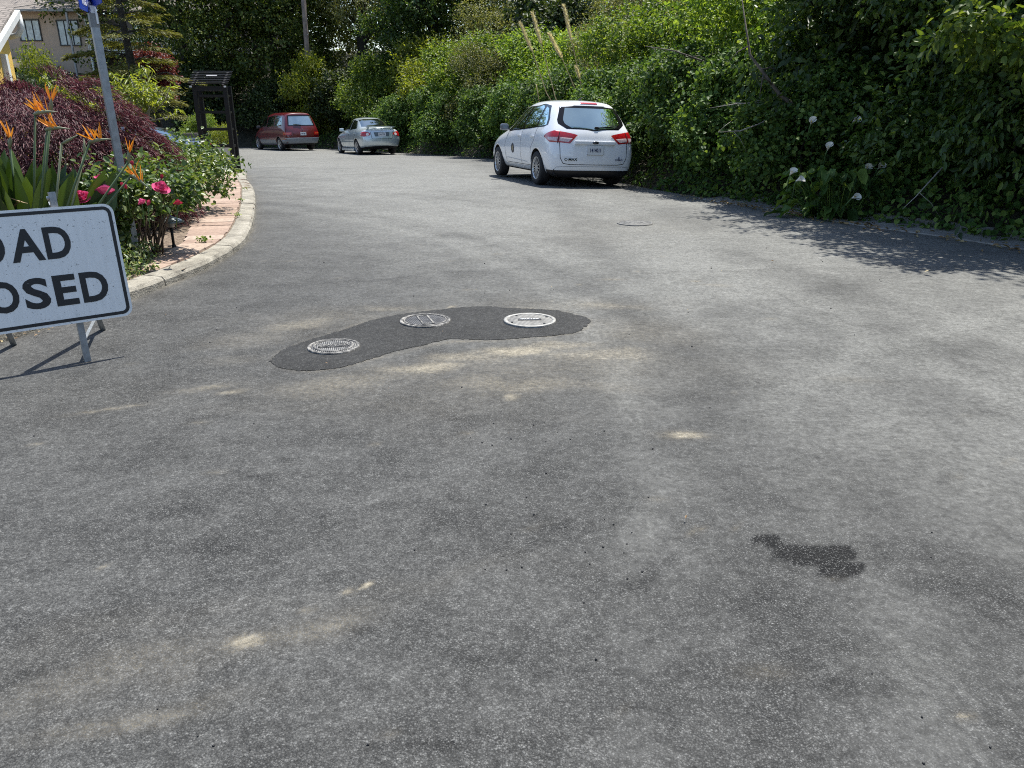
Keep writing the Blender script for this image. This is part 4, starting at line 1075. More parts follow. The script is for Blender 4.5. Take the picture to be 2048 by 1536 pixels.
# kerb laid in lengths with open joints between
segs = []; cur = []
cuts = [0, 34, 56, 74, 87, 104, 119, 138, 160, 190, 300]
def kerb_run():
    mb = MB(); r = random.Random(8)
    for a, b in zip(cuts[:-1], cuts[1:]):
        part = kline[a:b]
        if len(part) < 3: continue
        dz = r.uniform(-0.008, 0.012); k = 6; V = []; F = []
        for i, p in enumerate(part):
            i0 = max(i - 1, 0); i1 = min(i + 1, len(part) - 1)
            d = (part[i1] - part[i0]).normalized(); nl = Vector((-d.y, d.x))
            if i == len(part) - 1: p = p - d * 0.0 + d * 0.105
            wv = r.uniform(-0.004, 0.004)
            for (o, h) in ((0.0, -0.06), (0.010, 0.05 + dz), (0.035, 0.08 + dz), (0.20, 0.09 + dz), (0.215, 0.08 + dz), (0.215, -0.06)):
                q = p + nl * (o + r.uniform(-0.004, 0.004)); V.append((q.x, q.y, zr(p.x, p.y) + h + (wv if h > 0 else 0)))
        for i in range(len(part) - 1):
            for j in range(k - 1): F.append((i * k + j, (i + 1) * k + j, (i + 1) * k + j + 1, i * k + j + 1))
        F.append(tuple(range(k - 1, -1, -1))[::-1]); F.append(tuple(range((len(part) - 1) * k, len(part) * k))[::-1])
        mb.add(V, F)
    return mb.build('kerb', M['concrete'])
tag(kerb_run(), 'rough pale concrete kerb curving round the garden corner', 'kerb', kind='structure')

def brick_mat():
    m, nt, p = new_mat('brick_paving')
    geo = N(nt, 'ShaderNodeNewGeometry'); tc = N(nt, 'ShaderNodeTexCoord').outputs['Object']
    c = ramp(nt, geo.outputs['Random Per Island'], [(0.1, (0.27, 0.19, 0.145)), (0.5, (0.33, 0.24, 0.185)), (0.9, (0.37, 0.29, 0.23))])
    c = mixc(nt, 1.0, c, ramp(nt, noise(nt, tc, 22, 5), [(0.3, 0.68), (0.7, 1.15)]), 'MULTIPLY')
    nt.links.new(c, p.inputs['Base Color']); p.inputs['Roughness'].default_value = 0.9
    bump(nt, p, noise(nt, tc, 90, 4), 0.4, 0.01)
    return m
# brick paving strip behind the kerb, bricks laid across it
pb = MB(); r = random.Random(4)
pl = resample([tuple(p) for p in ROAD_L[7:15]] + [(-5.75, 17.2), (-6.25, 18.7)], 0.29)
for i in range(1, len(pl) - 1):
    p = pl[i]; d = (pl[i + 1] - pl[i - 1]).normalized(); nl = Vector((-d.y, d.x))
    if p.y < 6.75: continue
    wid = 0.58 * min(1.0, 0.36 + (p.y - 6.75) * 0.16) * r.uniform(0.97, 1.05)
    c = p + nl * (0.232 + wid / 2 + r.uniform(-0.004, 0.012))
    ang = math.atan2(nl.y, nl.x) + r.uniform(-0.035, 0.035)
    pb.box((c.x, c.y, zr(p.x, p.y) + 0.062 + r.uniform(-0.004, 0.010)), (wid, 0.272 + 0.012 * (i % 2), 0.06), Matrix.Rotation(ang, 3, 'Z') @ Matrix.Rotation(r.uniform(-0.03, 0.015), 3, 'X'), bev=0.006)
tag(pb.build('brick_path', brick_mat()), 'pale pinkish paving slabs laid between the kerb and the roses', 'path', kind='structure')

def sheet(poly, step, zoff, name, mat, label, cat, use=zr):
    poly = np.array(poly, float)
    x = np.arange(poly[:, 0].min(), poly[:, 0].max() + step, step); y = np.arange(poly[:, 1].min(), poly[:, 1].max() + step, step)
    gx, gy = np.meshgrid(x, y); P = np.stack([gx.ravel(), gy.ravel()], 1)
    id_ = np.arange(len(P)).reshape(gx.shape)
    F = np.stack([id_[:-1, :-1], id_[:-1, 1:], id_[1:, 1:], id_[1:, :-1]], -1).reshape(-1, 4)
    F = F[in_poly(P[F].mean(1), poly)]
    z = (zroad_np(P[:, 0], P[:, 1]) if use is zr else height_np(P)) + zoff
    u = np.unique(F); rm = np.full(len(P), -1); rm[u] = np.arange(len(u))
    return tag(link(name, mesh_np(name, np.column_stack([P, z])[u], rm[F], True), mat), label, cat, kind='structure')
sheet([(-6.6, 19.4), (-7.5, 21.4), (-9.4, 26.3), (-10.8, 28.6), (-20, 30), (-20, 19.5), (-9, 19.0)], 0.25, 0.03, 'driveway', M['drive'], 'pale concrete driveway opening behind the black tower', 'driveway')
GL = resample([tuple(p) for p in ROAD_R[1:9]], 0.2)
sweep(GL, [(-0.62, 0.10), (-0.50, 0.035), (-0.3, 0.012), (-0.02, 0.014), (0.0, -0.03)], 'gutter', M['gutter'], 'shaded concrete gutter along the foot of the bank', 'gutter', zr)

# garden bed surface with bark mulch
M['mulch'] = col_noise_mat('mulch', [(0.32, (0.05, 0.035, 0.025)), (0.5, (0.16, 0.115, 0.08)), (0.66, (0.32, 0.26, 0.19))], 30, 0.95, 0.9, 110)
bed_poly = [(p.x, p.y) for p in kline[::4]]
bed_poly = [(p.x - 0.1, p.y) for p in kline[10::4]] + [(-8.5, 19.0), (-9, 14), (-9, 4)]
sheet(bed_poly, 0.15, 0.08, 'garden_bed', M['mulch'], 'brown bark-mulched garden bed behind the kerb', 'garden bed')
# ------------------------------------------------------------------ ROAD CLOSED sign on its folding frame
def rounded(wd, ht, rad, n=8):
    P = []
    for cx, cy, a0 in ((wd / 2 - rad, ht / 2 - rad, 0), (-wd / 2 + rad, ht / 2 - rad, 90), (-wd / 2 + rad, -ht / 2 + rad, 180), (wd / 2 - rad, -ht / 2 + rad, 270)):
        for k in range(n + 1):
            a = R(a0 + 90 * k / n); P.append((cx + rad * math.cos(a), cy + rad * math.sin(a)))
    return P

def ring_prism(mb, A, B, z0, z1, M4):
    n = len(A)
    vs = [M4 @ Vector((p[0], p[1], z)) for z in (z0, z1) for p in list(A) + list(B)]
    m = 2 * n; fs = []
    for i in range(n):
        j = (i + 1) % n
        fs.append((m + i, m + j, m + n + j, m + n + i))
        fs.append((i, n + i, n + j, j)); fs.append((i, j, m + j, m + i)); fs.append((n + i, m + n + i, m + n + j, n + j))
    mb.add(vs, fs)

def sign_white():
    m, nt, p = new_mat('reflective_white')
    tc = N(nt, 'ShaderNodeTexCoord').outputs['Object']
    mp = N(nt, 'ShaderNodeMapping'); mp.inputs['Scale'].default_value = (14, 1.2, 1.2); nt.links.new(tc, mp.inputs[0])
    streak = noise(nt, mp.outputs[0], 4, 4)
    blot = noise(nt, tc, 9, 6, 0.7)
    speck = noise(nt, tc, 85, 2)
    c = ramp(nt, streak, [(0.3, (0.76, 0.77, 0.74)), (0.7, (0.83, 0.84, 0.81))])
    c = mixc(nt, ramp(nt, blot, [(0.60, 0), (0.72, 0.35)]), c, (0.36, 0.39, 0.37))
    c = mixc(nt, ramp(nt, speck, [(0.665, 0), (0.70, 0.75)]), c, (0.16, 0.16, 0.15))
    nt.links.new(c, p.inputs['Base Color']); p.inputs['Roughness'].default_value = 0.4
    return m
def sign_black():
    m, nt, p = new_mat('sign_black')
    tc = N(nt, 'ShaderNodeTexCoord').outputs['Object']
    mp = N(nt, 'ShaderNodeMapping'); mp.inputs['Rotation'].default_value = (0, 0, 0.5); mp.inputs['Scale'].default_value = (3, 30, 1); nt.links.new(tc, mp.inputs[0])
    scr = noise(nt, mp.outputs[0], 5, 3, 0.7)
    c = mixc(nt, ramp(nt, scr, [(0.69, 0.0), (0.73, 0.85)]), (0.016, 0.017, 0.018), (0.42, 0.44, 0.44))
    nt.links.new(c, p.inputs['Base Color']); p.inputs['Roughness'].default_value = 0.45
    return m
M['sign_white'] = sign_white(); M['sign_black'] = sign_black()
M['ply'] = simple('plywood_edge', (0.42, 0.33, 0.24), 0.8, var=0.25, scale=18)

TH, LAM, ZB, EIN, SH, SW = 0.6707, 0.1013, 0.2496, 0.3028, 0.687, 1.10
def road_sign():
    F0 = Vector((-2.62, 4.52, 0.0))
    a = Vector((math.cos(TH), math.sin(TH), 0)); nb = Vector((-math.sin(TH), math.cos(TH), 0))
    up = nb * math.sin(LAM) + Vector((0, 0, math.cos(LAM))); out = a.cross(up)        # out points at the viewer
    origin = F0 - a * (SW / 2 - EIN)                                                # on the ground below the middle of the sign
    root = empty('road_closed_sign', tuple(origin), TH, 'white ROAD CLOSED sign with black border on a folding steel frame', 'road sign')
    # local frame: x along the sign, y away from the viewer, z up
    T = Matrix(((1, 0, 0), (0, math.cos(LAM), math.sin(LAM)), (0, -math.sin(LAM), math.cos(LAM))))  # unused helper kept simple
    ex, eu = Vector((1, 0, 0)), Vector((0, math.sin(LAM), math.cos(LAM))); ez = ex.cross(eu)         # ez towards the viewer
    def fr(z): 
        c = eu * (ZB + SH / 2)
        Mx = Matrix(((ex.x, eu.x, ez.x, c.x + ez.x * z), (ex.y, eu.y, ez.y, c.y + ez.y * z), (ex.z, eu.z, ez.z, c.z + ez.z * z), (0, 0, 0, 1)))
        return Mx
    p = MB(); p.prism(rounded(SW, SH, 0.055), 0, 0.004, fr(0.016).to_3x3(), fr(0.016).translation); p.build('sign_panel', M['sign_white'], root)
    e = MB(); e.prism(rounded(SW - 0.004, SH - 0.004, 0.055), 0, 0.012, fr(0.0035).to_3x3(), fr(0.0035).translation); e.build('backing_board', M['ply'], root)
    b = MB(); ring_prism(b, rounded(SW - 0.030, SH - 0.030, 0.045), rounded(SW - 0.068, SH - 0.068, 0.028), 0, 0.0012, fr(0.0202)); b.build('border', M['sign_black'], root)
    words = ((0.142, 0.185, (('R', -0.355, -0.232), ('O', -0.205, -0.049), ('A', -0.026, 0.142), ('D', 0.150, 0.286))),
             (-0.138, 0.182, (('C', -0.500, -0.352), ('L', -0.322, -0.215), ('O', -0.192, -0.034), ('S', -0.010, 0.122), ('E', 0.147, 0.268), ('D', 0.290, 0.438))))
    for cy, lh, chars in words:
        mb = MB()
        for ch, x0, x1 in chars:
            me = text_mesh(ch, 0.257, 0.0072, 0.0006)
            co = [v.co.copy() for v in me.vertices]
            ax0 = min(c.x for c in co); ax1 = max(c.x for c in co); ay0 = min(c.y for c in co); ay1 = max(c.y for c in co)
            mb.add([Vector((x0 + (c.x - ax0) / (ax1 - ax0) * (x1 - x0), (c.y - ay0) / (ay1 - ay0) * lh - lh / 2, c.z)) for c in co], [tuple(p.vertices) for p in me.polygons])
            bpy.data.meshes.remove(me)
        o = mb.build('lettering', M['sign_black'], root); o.matrix_local = fr(0.0212) @ Matrix.Translation((0.0, cy, 0))
    half = SW / 2 - EIN
    apex = eu * (ZB + SH + 0.06)
    for s in (1, -1):
        l = MB(); l.bar((s * half, 0.02, 0.0), Vector((s * half, 0.02, 0)) + eu * (ZB + SH + 0.085), 0.036, 0.036, up=(1, 0, 0))
        l.build('leg', M['galv'], root)
    # rear legs spread backwards; a second panel hangs on them
    top = Vector((0, 0.045, 0)) + eu * (ZB + SH + 0.02)
    rear = [Vector((0.0, 0, 0))] * 2
    inv = Matrix.Rotation(-TH, 3, 'Z')
    for s, g in ((1, Vector((-2.89, 5.24, 0))), (-1, Vector((-3.30, 4.88, 0)))):
        foot = inv @ (g - origin)
        l = MB(); l.bar(foot, Vector((s * half * 0.98, top.y, top.z)), 0.034, 0.034, up=(1, 0, 0)); l.build('leg', M['galv'], root)
        bolt = MB(); bolt.lathe([(0.012, 0), (0.012, 0.012), (0, 0.014)], 8, Matrix.Rotation(-math.pi / 2, 3, 'Y'), Vector((s * half - 0.018, 0.02, 0)) + eu * (ZB + SH + 0.05)); bolt.build('hinge_bolt', M['galv'], root)
    st = MB(); st.bar((half, 0.02, 0.13), (inv @ (Vector((-2.89, 5.24, 0)) - origin)).lerp(Vector((half, top.y, top.z)), 0.14), 0.02, 0.006); st.build('spreader_bar', M['galv'], root)
    return root
road_sign()

# ------------------------------------------------------------------ street name post
def street_post():
    x, y = -3.62, 7.4; z0 = hz(x, y)
    root = empty('street_sign_post', (x, y, z0 - 0.1), 0, 'grey square steel post with a blue street name blade on top', 'street sign')
    lean = Vector((-0.014, 0.0, 1)).normalized(); H_ = 2.235 - z0 + 0.1
    p = MB(); Mx = Matrix.Rotation(R(38), 3, 'Z')
    top = lean * H_
    n = 24
    vs = []; fs = []
    for zz, c in ((0, Vector((0, 0, 0))), (1, top)):
        for sx, sy in ((-1, -1), (1, -1), (1, 1), (-1, 1)): vs.append(Mx @ Vector((sx * 0.031, sy * 0.031, 0)) + c)
    p.add(vs, [(0, 3, 2, 1), (4, 5, 6, 7), (0, 1, 5, 4), (1, 2, 6, 5), (2, 3, 7, 6), (3, 0, 4, 7)])
    p.build('post', M['galv'], root)
    c = MB(); c.box(top + Vector((0, 0, -0.05)), (0.07, 0.07, 0.11), Mx); c.build('post_cap', simple('cap_grey', (0.22, 0.23, 0.23), 0.6, 0.3), root)
    b = MB(); b.box(top + Vector((0.014, -0.01, 0.035)), (0.045, 0.03, 0.06), Mx); b.box(top + Vector((0.04, -0.02, -0.02)), (0.014, 0.02, 0.12), Mx)
    b.box(top + Vector((0.01, -0.01, 0.02)), (0.05, 0.012, 0.012), Mx)
    b.build('bracket', simple('bracket_white', (0.7, 0.72, 0.72), 0.4, 0.2), root)
    blue = simple('street_blue', (0.012, 0.05, 0.36), 0.4, var=0.12)
    white = simple('street_white', (0.75, 0.8, 0.88), 0.4, var=0.05)
    ang = R(105)
    bl = MB(); Rm = Matrix.Rotation(ang, 3, 'Z')
    cen = top + Vector((-0.03, 0.0, 0.09))
    bl.box(cen, (0.62, 0.008, 0.16), Rm); blade = bl.build('name_blade', blue, root)
    for side in (0, 1):
        me = text_mesh('Vista Grande', 0.105, 0.0015, 0.0008, 0.85)
        o = link('lettering', me, white, blade); 
        o.matrix_local = Matrix.Translation(cen) @ Matrix.Rotation(ang + math.pi * side, 4, 'Z') @ Matrix.Translation((0, -0.0052, 0)) @ Matrix.Rotation(R(90), 4, 'X')
    # the cross street's blade
    bl2 = MB(); ang2 = R(126); Rm2 = Matrix.Rotation(ang2, 3, 'Z')
    bl2.box(cen + Vector((0.07, -0.01, 0.045)), (0.60, 0.008, 0.15), Rm2); bl2.build('name_blade', blue, root)
    return root
street_post()

# ------------------------------------------------------------------ path light
def path_light():
    x, y = -3.52, 8.02; z0 = hz(x, y)
    root = empty('path_light', (x, y, z0), 0, 'small black garden path light with a conical shade under the roses', 'garden light')
    s = MB(); s.tube([(0, 0, -0.05), (0.0, 0.0, 0.30)], 0.014, 10); s.lathe([(0.03, 0.0), (0.02, 0.05), (0.014, 0.06)], 12); s.build('stem', M['wood_dark'], root)
    g = MB(); g.lathe([(0.03, 0.235), (0.034, 0.24), (0.034, 0.30), (0.02, 0.305)], 14); g.build('lamp_glass', simple('lamp_glass', (0.3, 0.3, 0.28), 0.3), root)
    h = MB(); h.lathe([(0.132, 0.285), (0.137, 0.289), (0.10, 0.315), (0.05, 0.335), (0.018, 0.345), (0.018, 0.36), (0, 0.362)], 28); h.lathe([(0.13, 0.285), (0.03, 0.32)], 28)
    h.build('lamp_shade', simple('shade_grey', (0.16, 0.18, 0.185), 0.35, 0.4, var=0.2, scale=30), root)
path_light()

# ------------------------------------------------------------------ black timber tower at the end of the kerb
def tower():
    x, y = -7.02, 19.3; z0 = zr(x, y)
    root = empty('garden_tower', (x, y, z0), R(6), 'tall black timber frame with rungs and a slatted sloping roof', 'garden tower')
    W, D, Ht = 0.68, 0.42, 2.02
    hw, hd = W / 2, D / 2
    for sx, sy in ((-1, -1), (1, -1), (-1, 1), (1, 1)):
        p = MB(); p.box((sx * hw, sy * hd, Ht / 2 - 0.02), (0.095, 0.095, Ht + 0.04), bev=0.006); p.build('post', M['wood_dark'], root)
    for k, z in enumerate((0.30, 0.68, 1.06, 1.44, 1.80)):
        for sy in (-1, 1):
            r = MB(); r.box((0, sy * hd, z), (W - 0.1, 0.045, 0.055)); r.build('rung', M['wood_dark'], root)
        for sx in (-1, 1):
            r = MB(); r.box((sx * hw, 0, z + 0.0), (0.045, D - 0.1, 0.05)); r.build('side_rung', M['wood_dark'], root)
    t = MB(); t.box((0, -hd, 1.96), (W + 0.04, 0.10, 0.10)); t.box((0, hd, 1.96), (W + 0.04, 0.10, 0.10)); t.build('top_beam', M['wood_dark'], root)
    rf = empty('roof', (0, 0, 0)); rf.parent = root
    A = Vector((0, -hd - 0.16, 2.03)); B = Vector((0, hd + 0.10, 2.34)); d = (B - A)
    for k in range(8):
        c = A.lerp(B, (k + 0.5) / 8)
        s = MB(); s.box(c + Vector((0, 0, 0.02)), (W + 0.22, 0.036, 0.022), Matrix.Rotation(R(8), 3, 'X'), bev=0.003); s.build('slat', M['wood_dark'], rf)
    for sx in (-1, 1):
        s = MB(); s.bar(A + Vector((sx * hw, 0, -0.015)), B + Vector((sx * hw, 0, -0.015)), 0.05, 0.06); s.build('rafter', M['wood_dark'], rf)
        c = MB(); c.box((sx * (hw + 0.04), -hd - 0.165, 2.0), (0.05, 0.02, 0.035)); c.build('bracket', simple('bracket_bright', (0.6, 0.6, 0.6), 0.4, 0.3), rf)
    pl = MB(); c = A.lerp(B, 0.56); pl.box(c + Vector((0.02, 0, 0.042)), (0.24, 0.05, 0.008), Matrix.Rotation(R(30), 3, 'X')); pl.build('name_plate', simple('plate_grey', (0.22, 0.22, 0.23), 0.5), rf)
tower()

# ------------------------------------------------------------------ utility pole and wires
def utility():
    x, y = -11.4, 46.3; z0 = hz(x, y)
    root = empty('utility_pole', (x, y, z0 - 0.3), 0, 'weathered wooden utility pole rising out of the bushes behind the red minivan', 'utility pole')
    p = MB(); p.tube([(0, 0, 0), (0.06, 0, 4), (0.16, 0, 11)], [0.15, 0.14, 0.12], 16); p.build('pole', M['pole_wood'], root)
    for k in range(7):
        s = MB(); s.bar((0.12 * (-1) ** k, -0.1, 2.4 + 0.5 * k), (0.24 * (-1) ** k, -0.12, 2.4 + 0.5 * k), 0.018, 0.018); s.build('climbing_step', M['galv'], root)
    c = MB(); c.box((0.15, 0, 10.3), (2.2, 0.1, 0.12)); c.build('crossarm', M['pole_wood'], root)
utility()
def wire(a, b, sag, label, rad=0.011):
    a, b = Vector(a), Vector(b)
    m = MB(); P = []
    for k in range(25):
        t = k / 24; p = a.lerp(b, t); p.z -= sag * 4 * t * (1 - t); P.append(p)
    m.tube(P, rad, 5)
    tag(m.build('overhead_wire', simple('wire', (0.12, 0.12, 0.11), 0.6)), label, 'wire')
wire((-10.8, 45.1, 9.6), (-26.6, 45.0, 6.25), 0.35, 'thin wire sloping down left from the utility pole past the conifer', 0.016)
wire((-22.5, 46.0, 6.7), (-38, 53.2, 6.7), 0.25, 'thin wire running to the eave of the cream house', 0.018)

# ------------------------------------------------------------------ houses
def stucco(name, col):
    return col_noise_mat(name, [(0.3, [q * 0.85 for q in col]), (0.7, [q * 1.08 for q in col])], 1.2, 0.9, 0.25, 40)
M['cream'] = stucco('cream_stucco', (0.44, 0.345, 0.26)); M['greywall'] = stucco('grey_stucco', (0.17, 0.145, 0.13)); M['yellow'] = stucco('yellow_stucco', (0.72, 0.47, 0.10))
M['white_paint'] = simple('white_paintwork', (0.70, 0.71, 0.69), 0.5, var=0.08)
M['dark_trim'] = simple('dark_trim', (0.035, 0.036, 0.034), 0.6)
M['curtain'] = simple('curtained_glass', (0.36, 0.42, 0.44), 0.15, var=0.35, scale=5, coat=0.6)
M['dark_glass'] = glass('house_glass', (0.03, 0.035, 0.035), 0.10)
def shingle():
    m, nt, p = new_mat('shingles')
    tc = N(nt, 'ShaderNodeTexCoord').outputs['Object']
    b = N(nt, 'ShaderNodeTexBrick'); b.inputs['Scale'].default_value = 3.2; nt.links.new(tc, b.inputs['Vector'])
    b.inputs['Color1'].default_value = (0.19, 0.165, 0.145, 1); b.inputs['Color2'].default_value = (0.27, 0.235, 0.205, 1); b.inputs['Mortar'].default_value = (0.08, 0.07, 0.06, 1)
    b.inputs['Mortar Size'].default_value = 0.03
    c = mixc(nt, 1.0, b.outputs['Color'], ramp(nt, noise(nt, tc, 3, 5), [(0.3, 0.7), (0.7, 1.2)]), 'MULTIPLY')
    nt.links.new(c, p.inputs['Base Color']); p.inputs['Roughness'].default_value = 0.9
    return m
M['shingle'] = shingle()

def window(parent, c, wd, ht, nx, gmat, depth=0.08, y=-1):
    """frame with panes on a wall facing -Y at c (centre on wall face)"""
    f = MB(); t = 0.07
    cx, cy, cz = c
    f.box((cx, cy - 0.02, cz + ht / 2), (wd + t, depth, t)); f.box((cx, cy - 0.02, cz - ht / 2), (wd + t, depth + 0.04, t))
    for k in range(nx + 1): f.box((cx - wd / 2 + wd * k / nx, cy - 0.02, cz), (t if k in (0, nx) else 0.05, depth - 0.012, ht - t))
    fr = f.build('window', M['dark_trim'], parent)
    g = MB(); g.box((cx, cy - 0.006, cz), (wd - 0.02, 0.02, ht - 0.02)); g.build('pane', gmat, fr)
    return fr

def cream_house():
    X0, Y0 = -30.2, 56.0
    root = empty('hill_house', (X0, Y0, 4.55), R(-6), 'beige stucco house on the hill with dark window frames and a stone chimney', 'house')
    w_ = MB(); w_.box((-4.0, 2.9, 0.7), (7.4, 5.8, 4.0)); w_.build('wall', M['cream'], root)
    w2 = MB(); w2.box((1.0, 2.5, 0.4), (2.9, 5.6, 4.5)); w2.build('wall', M['cream'], root)
    window(root, (-1.9, -0.01, 1.55), 1.5, 1.25, 3, M['curtain']); window(root, (1.05, -0.31, 1.35), 1.45, 1.5, 3, M['curtain'])
    window(root, (-5.6, -0.01, 1.55), 1.4, 1.2, 2, M['dark_glass'])
    rf = MB()
    A = [(-8.2, -0.9, 2.68), (3.1, -0.9, 2.55), (3.1, 6.5, 5.4), (-8.2, 6.5, 5.4)]
    rf.add(A + [(a[0], a[1], a[2] + 0.14) for a in A], [(0, 3, 2, 1), (4, 5, 6, 7), (0, 1, 5, 4), (1, 2, 6, 5), (2, 3, 7, 6), (3, 0, 4, 7)])
    roof = rf.build('roof', M['shingle'], root)
    g = MB(); g.bar((-8.2, -0.96, 2.74), (3.15, -0.96, 2.61), 0.12, 0.13); g.build('gutter', simple('gutter_dark', (0.25, 0.26, 0.25), 0.5), root)
    d = MB(); d.tube([(2.1, -0.9, 2.6), (2.45, -0.5, 2.1), (2.5, -0.42, -3.0)], 0.06, 8); d.build('downspout', M['white_paint'], root)
    d = MB(); d.box((1.55, -1.0, 0.3), (0.11, 0.11, 4.4)); d.build('porch_post', simple('post_grey', (0.34, 0.34, 0.33), 0.6), root)
    ch = MB(); ch.box((1.6, 2.2, 4.1), (1.25, 0.9, 1.8)); ch.box((1.6, 2.2, 5.05), (1.0, 0.8, 0.3)); chim = ch.build('chimney', stucco('chimney_stone', (0.26, 0.215, 0.17)), roof)
    cp = MB(); cp.box((1.6, 2.2, 5.24), (1.15, 0.95, 0.09)); cp.build('chimney_cap', M['concrete'], roof)
    v = MB(); v.lathe([(0.26, 3.4), (0.26, 4.15)], 16, None, (0.0, 1.4, 0)); v.build('roof_vent', simple('vent_green', (0.05, 0.10, 0.085), 0.5), roof)
    v = MB(); v.lathe([(0.42, 4.15), (0.30, 4.3), (0.05, 4.42), (0, 4.42)], 16, None, (0.0, 1.4, 0)); v.build('vent_cap', M['white_paint'], roof)
    v = MB(); v.box((0.05, 1.0, 3.62), (1.5, 0.9, 0.62)); v.build('roof_box', stucco('box_tan', (0.5, 0.42, 0.36)), roof)
    # lower wing to the right, darker, with a railed deck
    w3 = MB(); w3.box((8.0, 4.2, -0.9), (11.4, 6.0, 6.8)); w3.build('lower_wing', M['greywall'], root)
    r3 = MB(); A = [(2.6, 0.7, 2.62), (14.2, 0.7, 2.62), (14.2, 7.6, 6.0), (2.6, 7.6, 6.0)]
    r3.add(A + [(a[0], a[1], a[2] + 0.13) for a in A], [(0, 3, 2, 1), (4, 5, 6, 7), (0, 1, 5, 4), (1, 2, 6, 5), (2, 3, 7, 6), (3, 0, 4, 7)]); r3.build('wing_roof', M['shingle'], root)
    dk = MB(); dk.box((8.0, 0.2, 0.05), (11.2, 2.0, 0.16)); deck = dk.build('deck', M['white_paint'], root)
    rl = MB(); rl.box((8.0, -0.72, 0.92), (11.2, 0.06, 0.07)); rl.box((8.0, -0.72, 0.25), (11.2, 0.05, 0.05))
    for k in range(75): rl.box((2.5 + k * 0.149, -0.72, 0.58), (0.03, 0.03, 0.62))
    rl.build('railing', M['white_paint'], deck)
    for xk in (2.6, 6.2, 9.8, 13.3):
        ps = MB(); ps.box((xk, -0.7, -2.0), (0.13, 0.13, 4.0)); ps.build('deck_post', M['white_paint'], deck)
    window(root, (5.5, 1.19, 1.3), 1.6, 1.3, 2, M['dark_glass']); window(root, (9.8, 1.19, 1.2), 2.2, 1.6, 3, M['dark_glass']); window(root, (6.0, 1.19, -2.2), 1.4, 1.0, 2, M['dark_glass'])
    return root
cream_house()

def pxp(px, py, Y):
    """a point of the photograph at a known distance, as a world position"""
    u = (px - 1024) / 1539.0; v = (py - 768) / 1539.0; c_, s_ = math.cos(R(20)), math.sin(R(20)); t = Y / (c_ - v * s_)
    return Vector((u * t, Y, 1.5 + (-s_ - v * c_) * t))

def yellow_house():
    A = pxp(31, 24, 13.6); B = pxp(-40, 140, 11.4); Cc = pxp(-90, -2, 11.6)       # ridge end, foot of the rake, along the ridge
    W0 = pxp(33, 160, 13.0); W0.z = 0
    root = empty('yellow_house', (W0.x, W0.y, hz(W0.x, W0.y)), 0, 'bright yellow house corner with a white gutter behind the dark red maple', 'house')
    o = root.location
    # gable wall under the rake faces right, front wall faces the viewer
    g = Vector((A.x - B.x, A.y - B.y, 0)).normalized()                            # along the gable wall, away from the viewer
    f = Vector((-g.y, g.x, 0)); f = -f if f.x > 0 else f                            # into the house
    zat = lambda p: B.z + (A.z - B.z) * ((p.x - B.x) * g.x + (p.y - B.y) * g.y) / math.hypot(A.x - B.x, A.y - B.y) - 0.03
    w_ = MB()
    q0 = W0 - g * 1.55; q1 = W0.copy(); q2 = W0 + f * 6; q3 = q0 + f * 6
    P = [q0, q1, q2, q3]
    V = [(p.x - o.x, p.y - o.y, -0.2) for p in P] + [(p.x - o.x, p.y - o.y, zat(p) - o.z) for p in P]
    w_.add(V, [(0, 3, 2, 1), (4, 5, 6, 7), (0, 1, 5, 4), (1, 2, 6, 5), (2, 3, 7, 6), (3, 0, 4, 7)]); w_.build('wall', M['yellow'], root)
    tr = MB(); c = W0 - g * 0.50 + Vector((0.02, -0.01, 0)); tr.box((c.x - o.x, c.y - o.y, 1.1 - o.z), (0.11, 0.11, 2.2), Matrix.Rotation(math.atan2(g.y, g.x), 3, 'Z')); tr.build('downspout', M['white_paint'], root)
    rf = MB(); Cc = A + f * 6.4; D_ = B + f * 6.4
    n = (Cc - A).cross(B - A).normalized(); n = -n if n.z < 0 else n
    Q = [A, B, D_, Cc]
    V = [tuple(p - o) for p in Q] + [tuple(p - o + n * 0.07) for p in Q]
    rf.add(V, [(0, 3, 2, 1), (4, 5, 6, 7), (0, 1, 5, 4), (1, 2, 6, 5), (2, 3, 7, 6), (3, 0, 4, 7)]); roof = rf.build('roof', M['shingle'], root)
    gb = MB(); k = Vector((0.03, 0.0, -0.02)); gb.bar(tuple(A - o + k + (A - B) * 0.01), tuple(B - o + k), 0.075, 0.09); gb.build('gutter', M['white_paint'], root)
    e = MB(); t0 = A - o + Vector((0.02, 0, -0.10)); e.tube([t0 + Vector((0.02, 0, 0.06)), t0 + Vector((0.02, 0, -0.14)), t0 + Vector((-0.04, -0.02, -0.24)), t0 + Vector((-0.17, -0.05, -0.27))], 0.045, 8); e.build('gutter_elbow', M['white_paint'], root)
    return root
yellow_house()

# concrete terrace slab in front of the hill house, a blue tub on it
def forecourt():
    m = MB(); m.box((-36.0, 53.0, 3.9), (10, 5.0, 0.5), Matrix.Rotation(R(-6), 3, 'Z'))
    tag(m.build('terrace', stucco('terrace_concrete', (0.42, 0.36, 0.29))), 'sunlit beige terrace below the hill house', 'terrace', kind='structure')
    t = empty('garden_tub', (-33.9, 54.6, 4.15), 0, 'round blue tub on the terrace by the hill house wall', 'tub')
    b = MB(); b.lathe([(0.0, 0.0), (0.36, 0.0), (0.44, 0.55), (0.47, 0.57), (0.42, 0.57), (0.34, 0.08)], 24); b.build('tub_wall', simple('tub_blue', (0.03, 0.09, 0.26), 0.4), t)
    r_ = MB(); r_.tube([(-0.46, 0, 0.5), (-0.56, 0, 0.46), (-0.46, 0, 0.40)], 0.02, 6); r_.build('handle', M['black'], t)
forecourt()

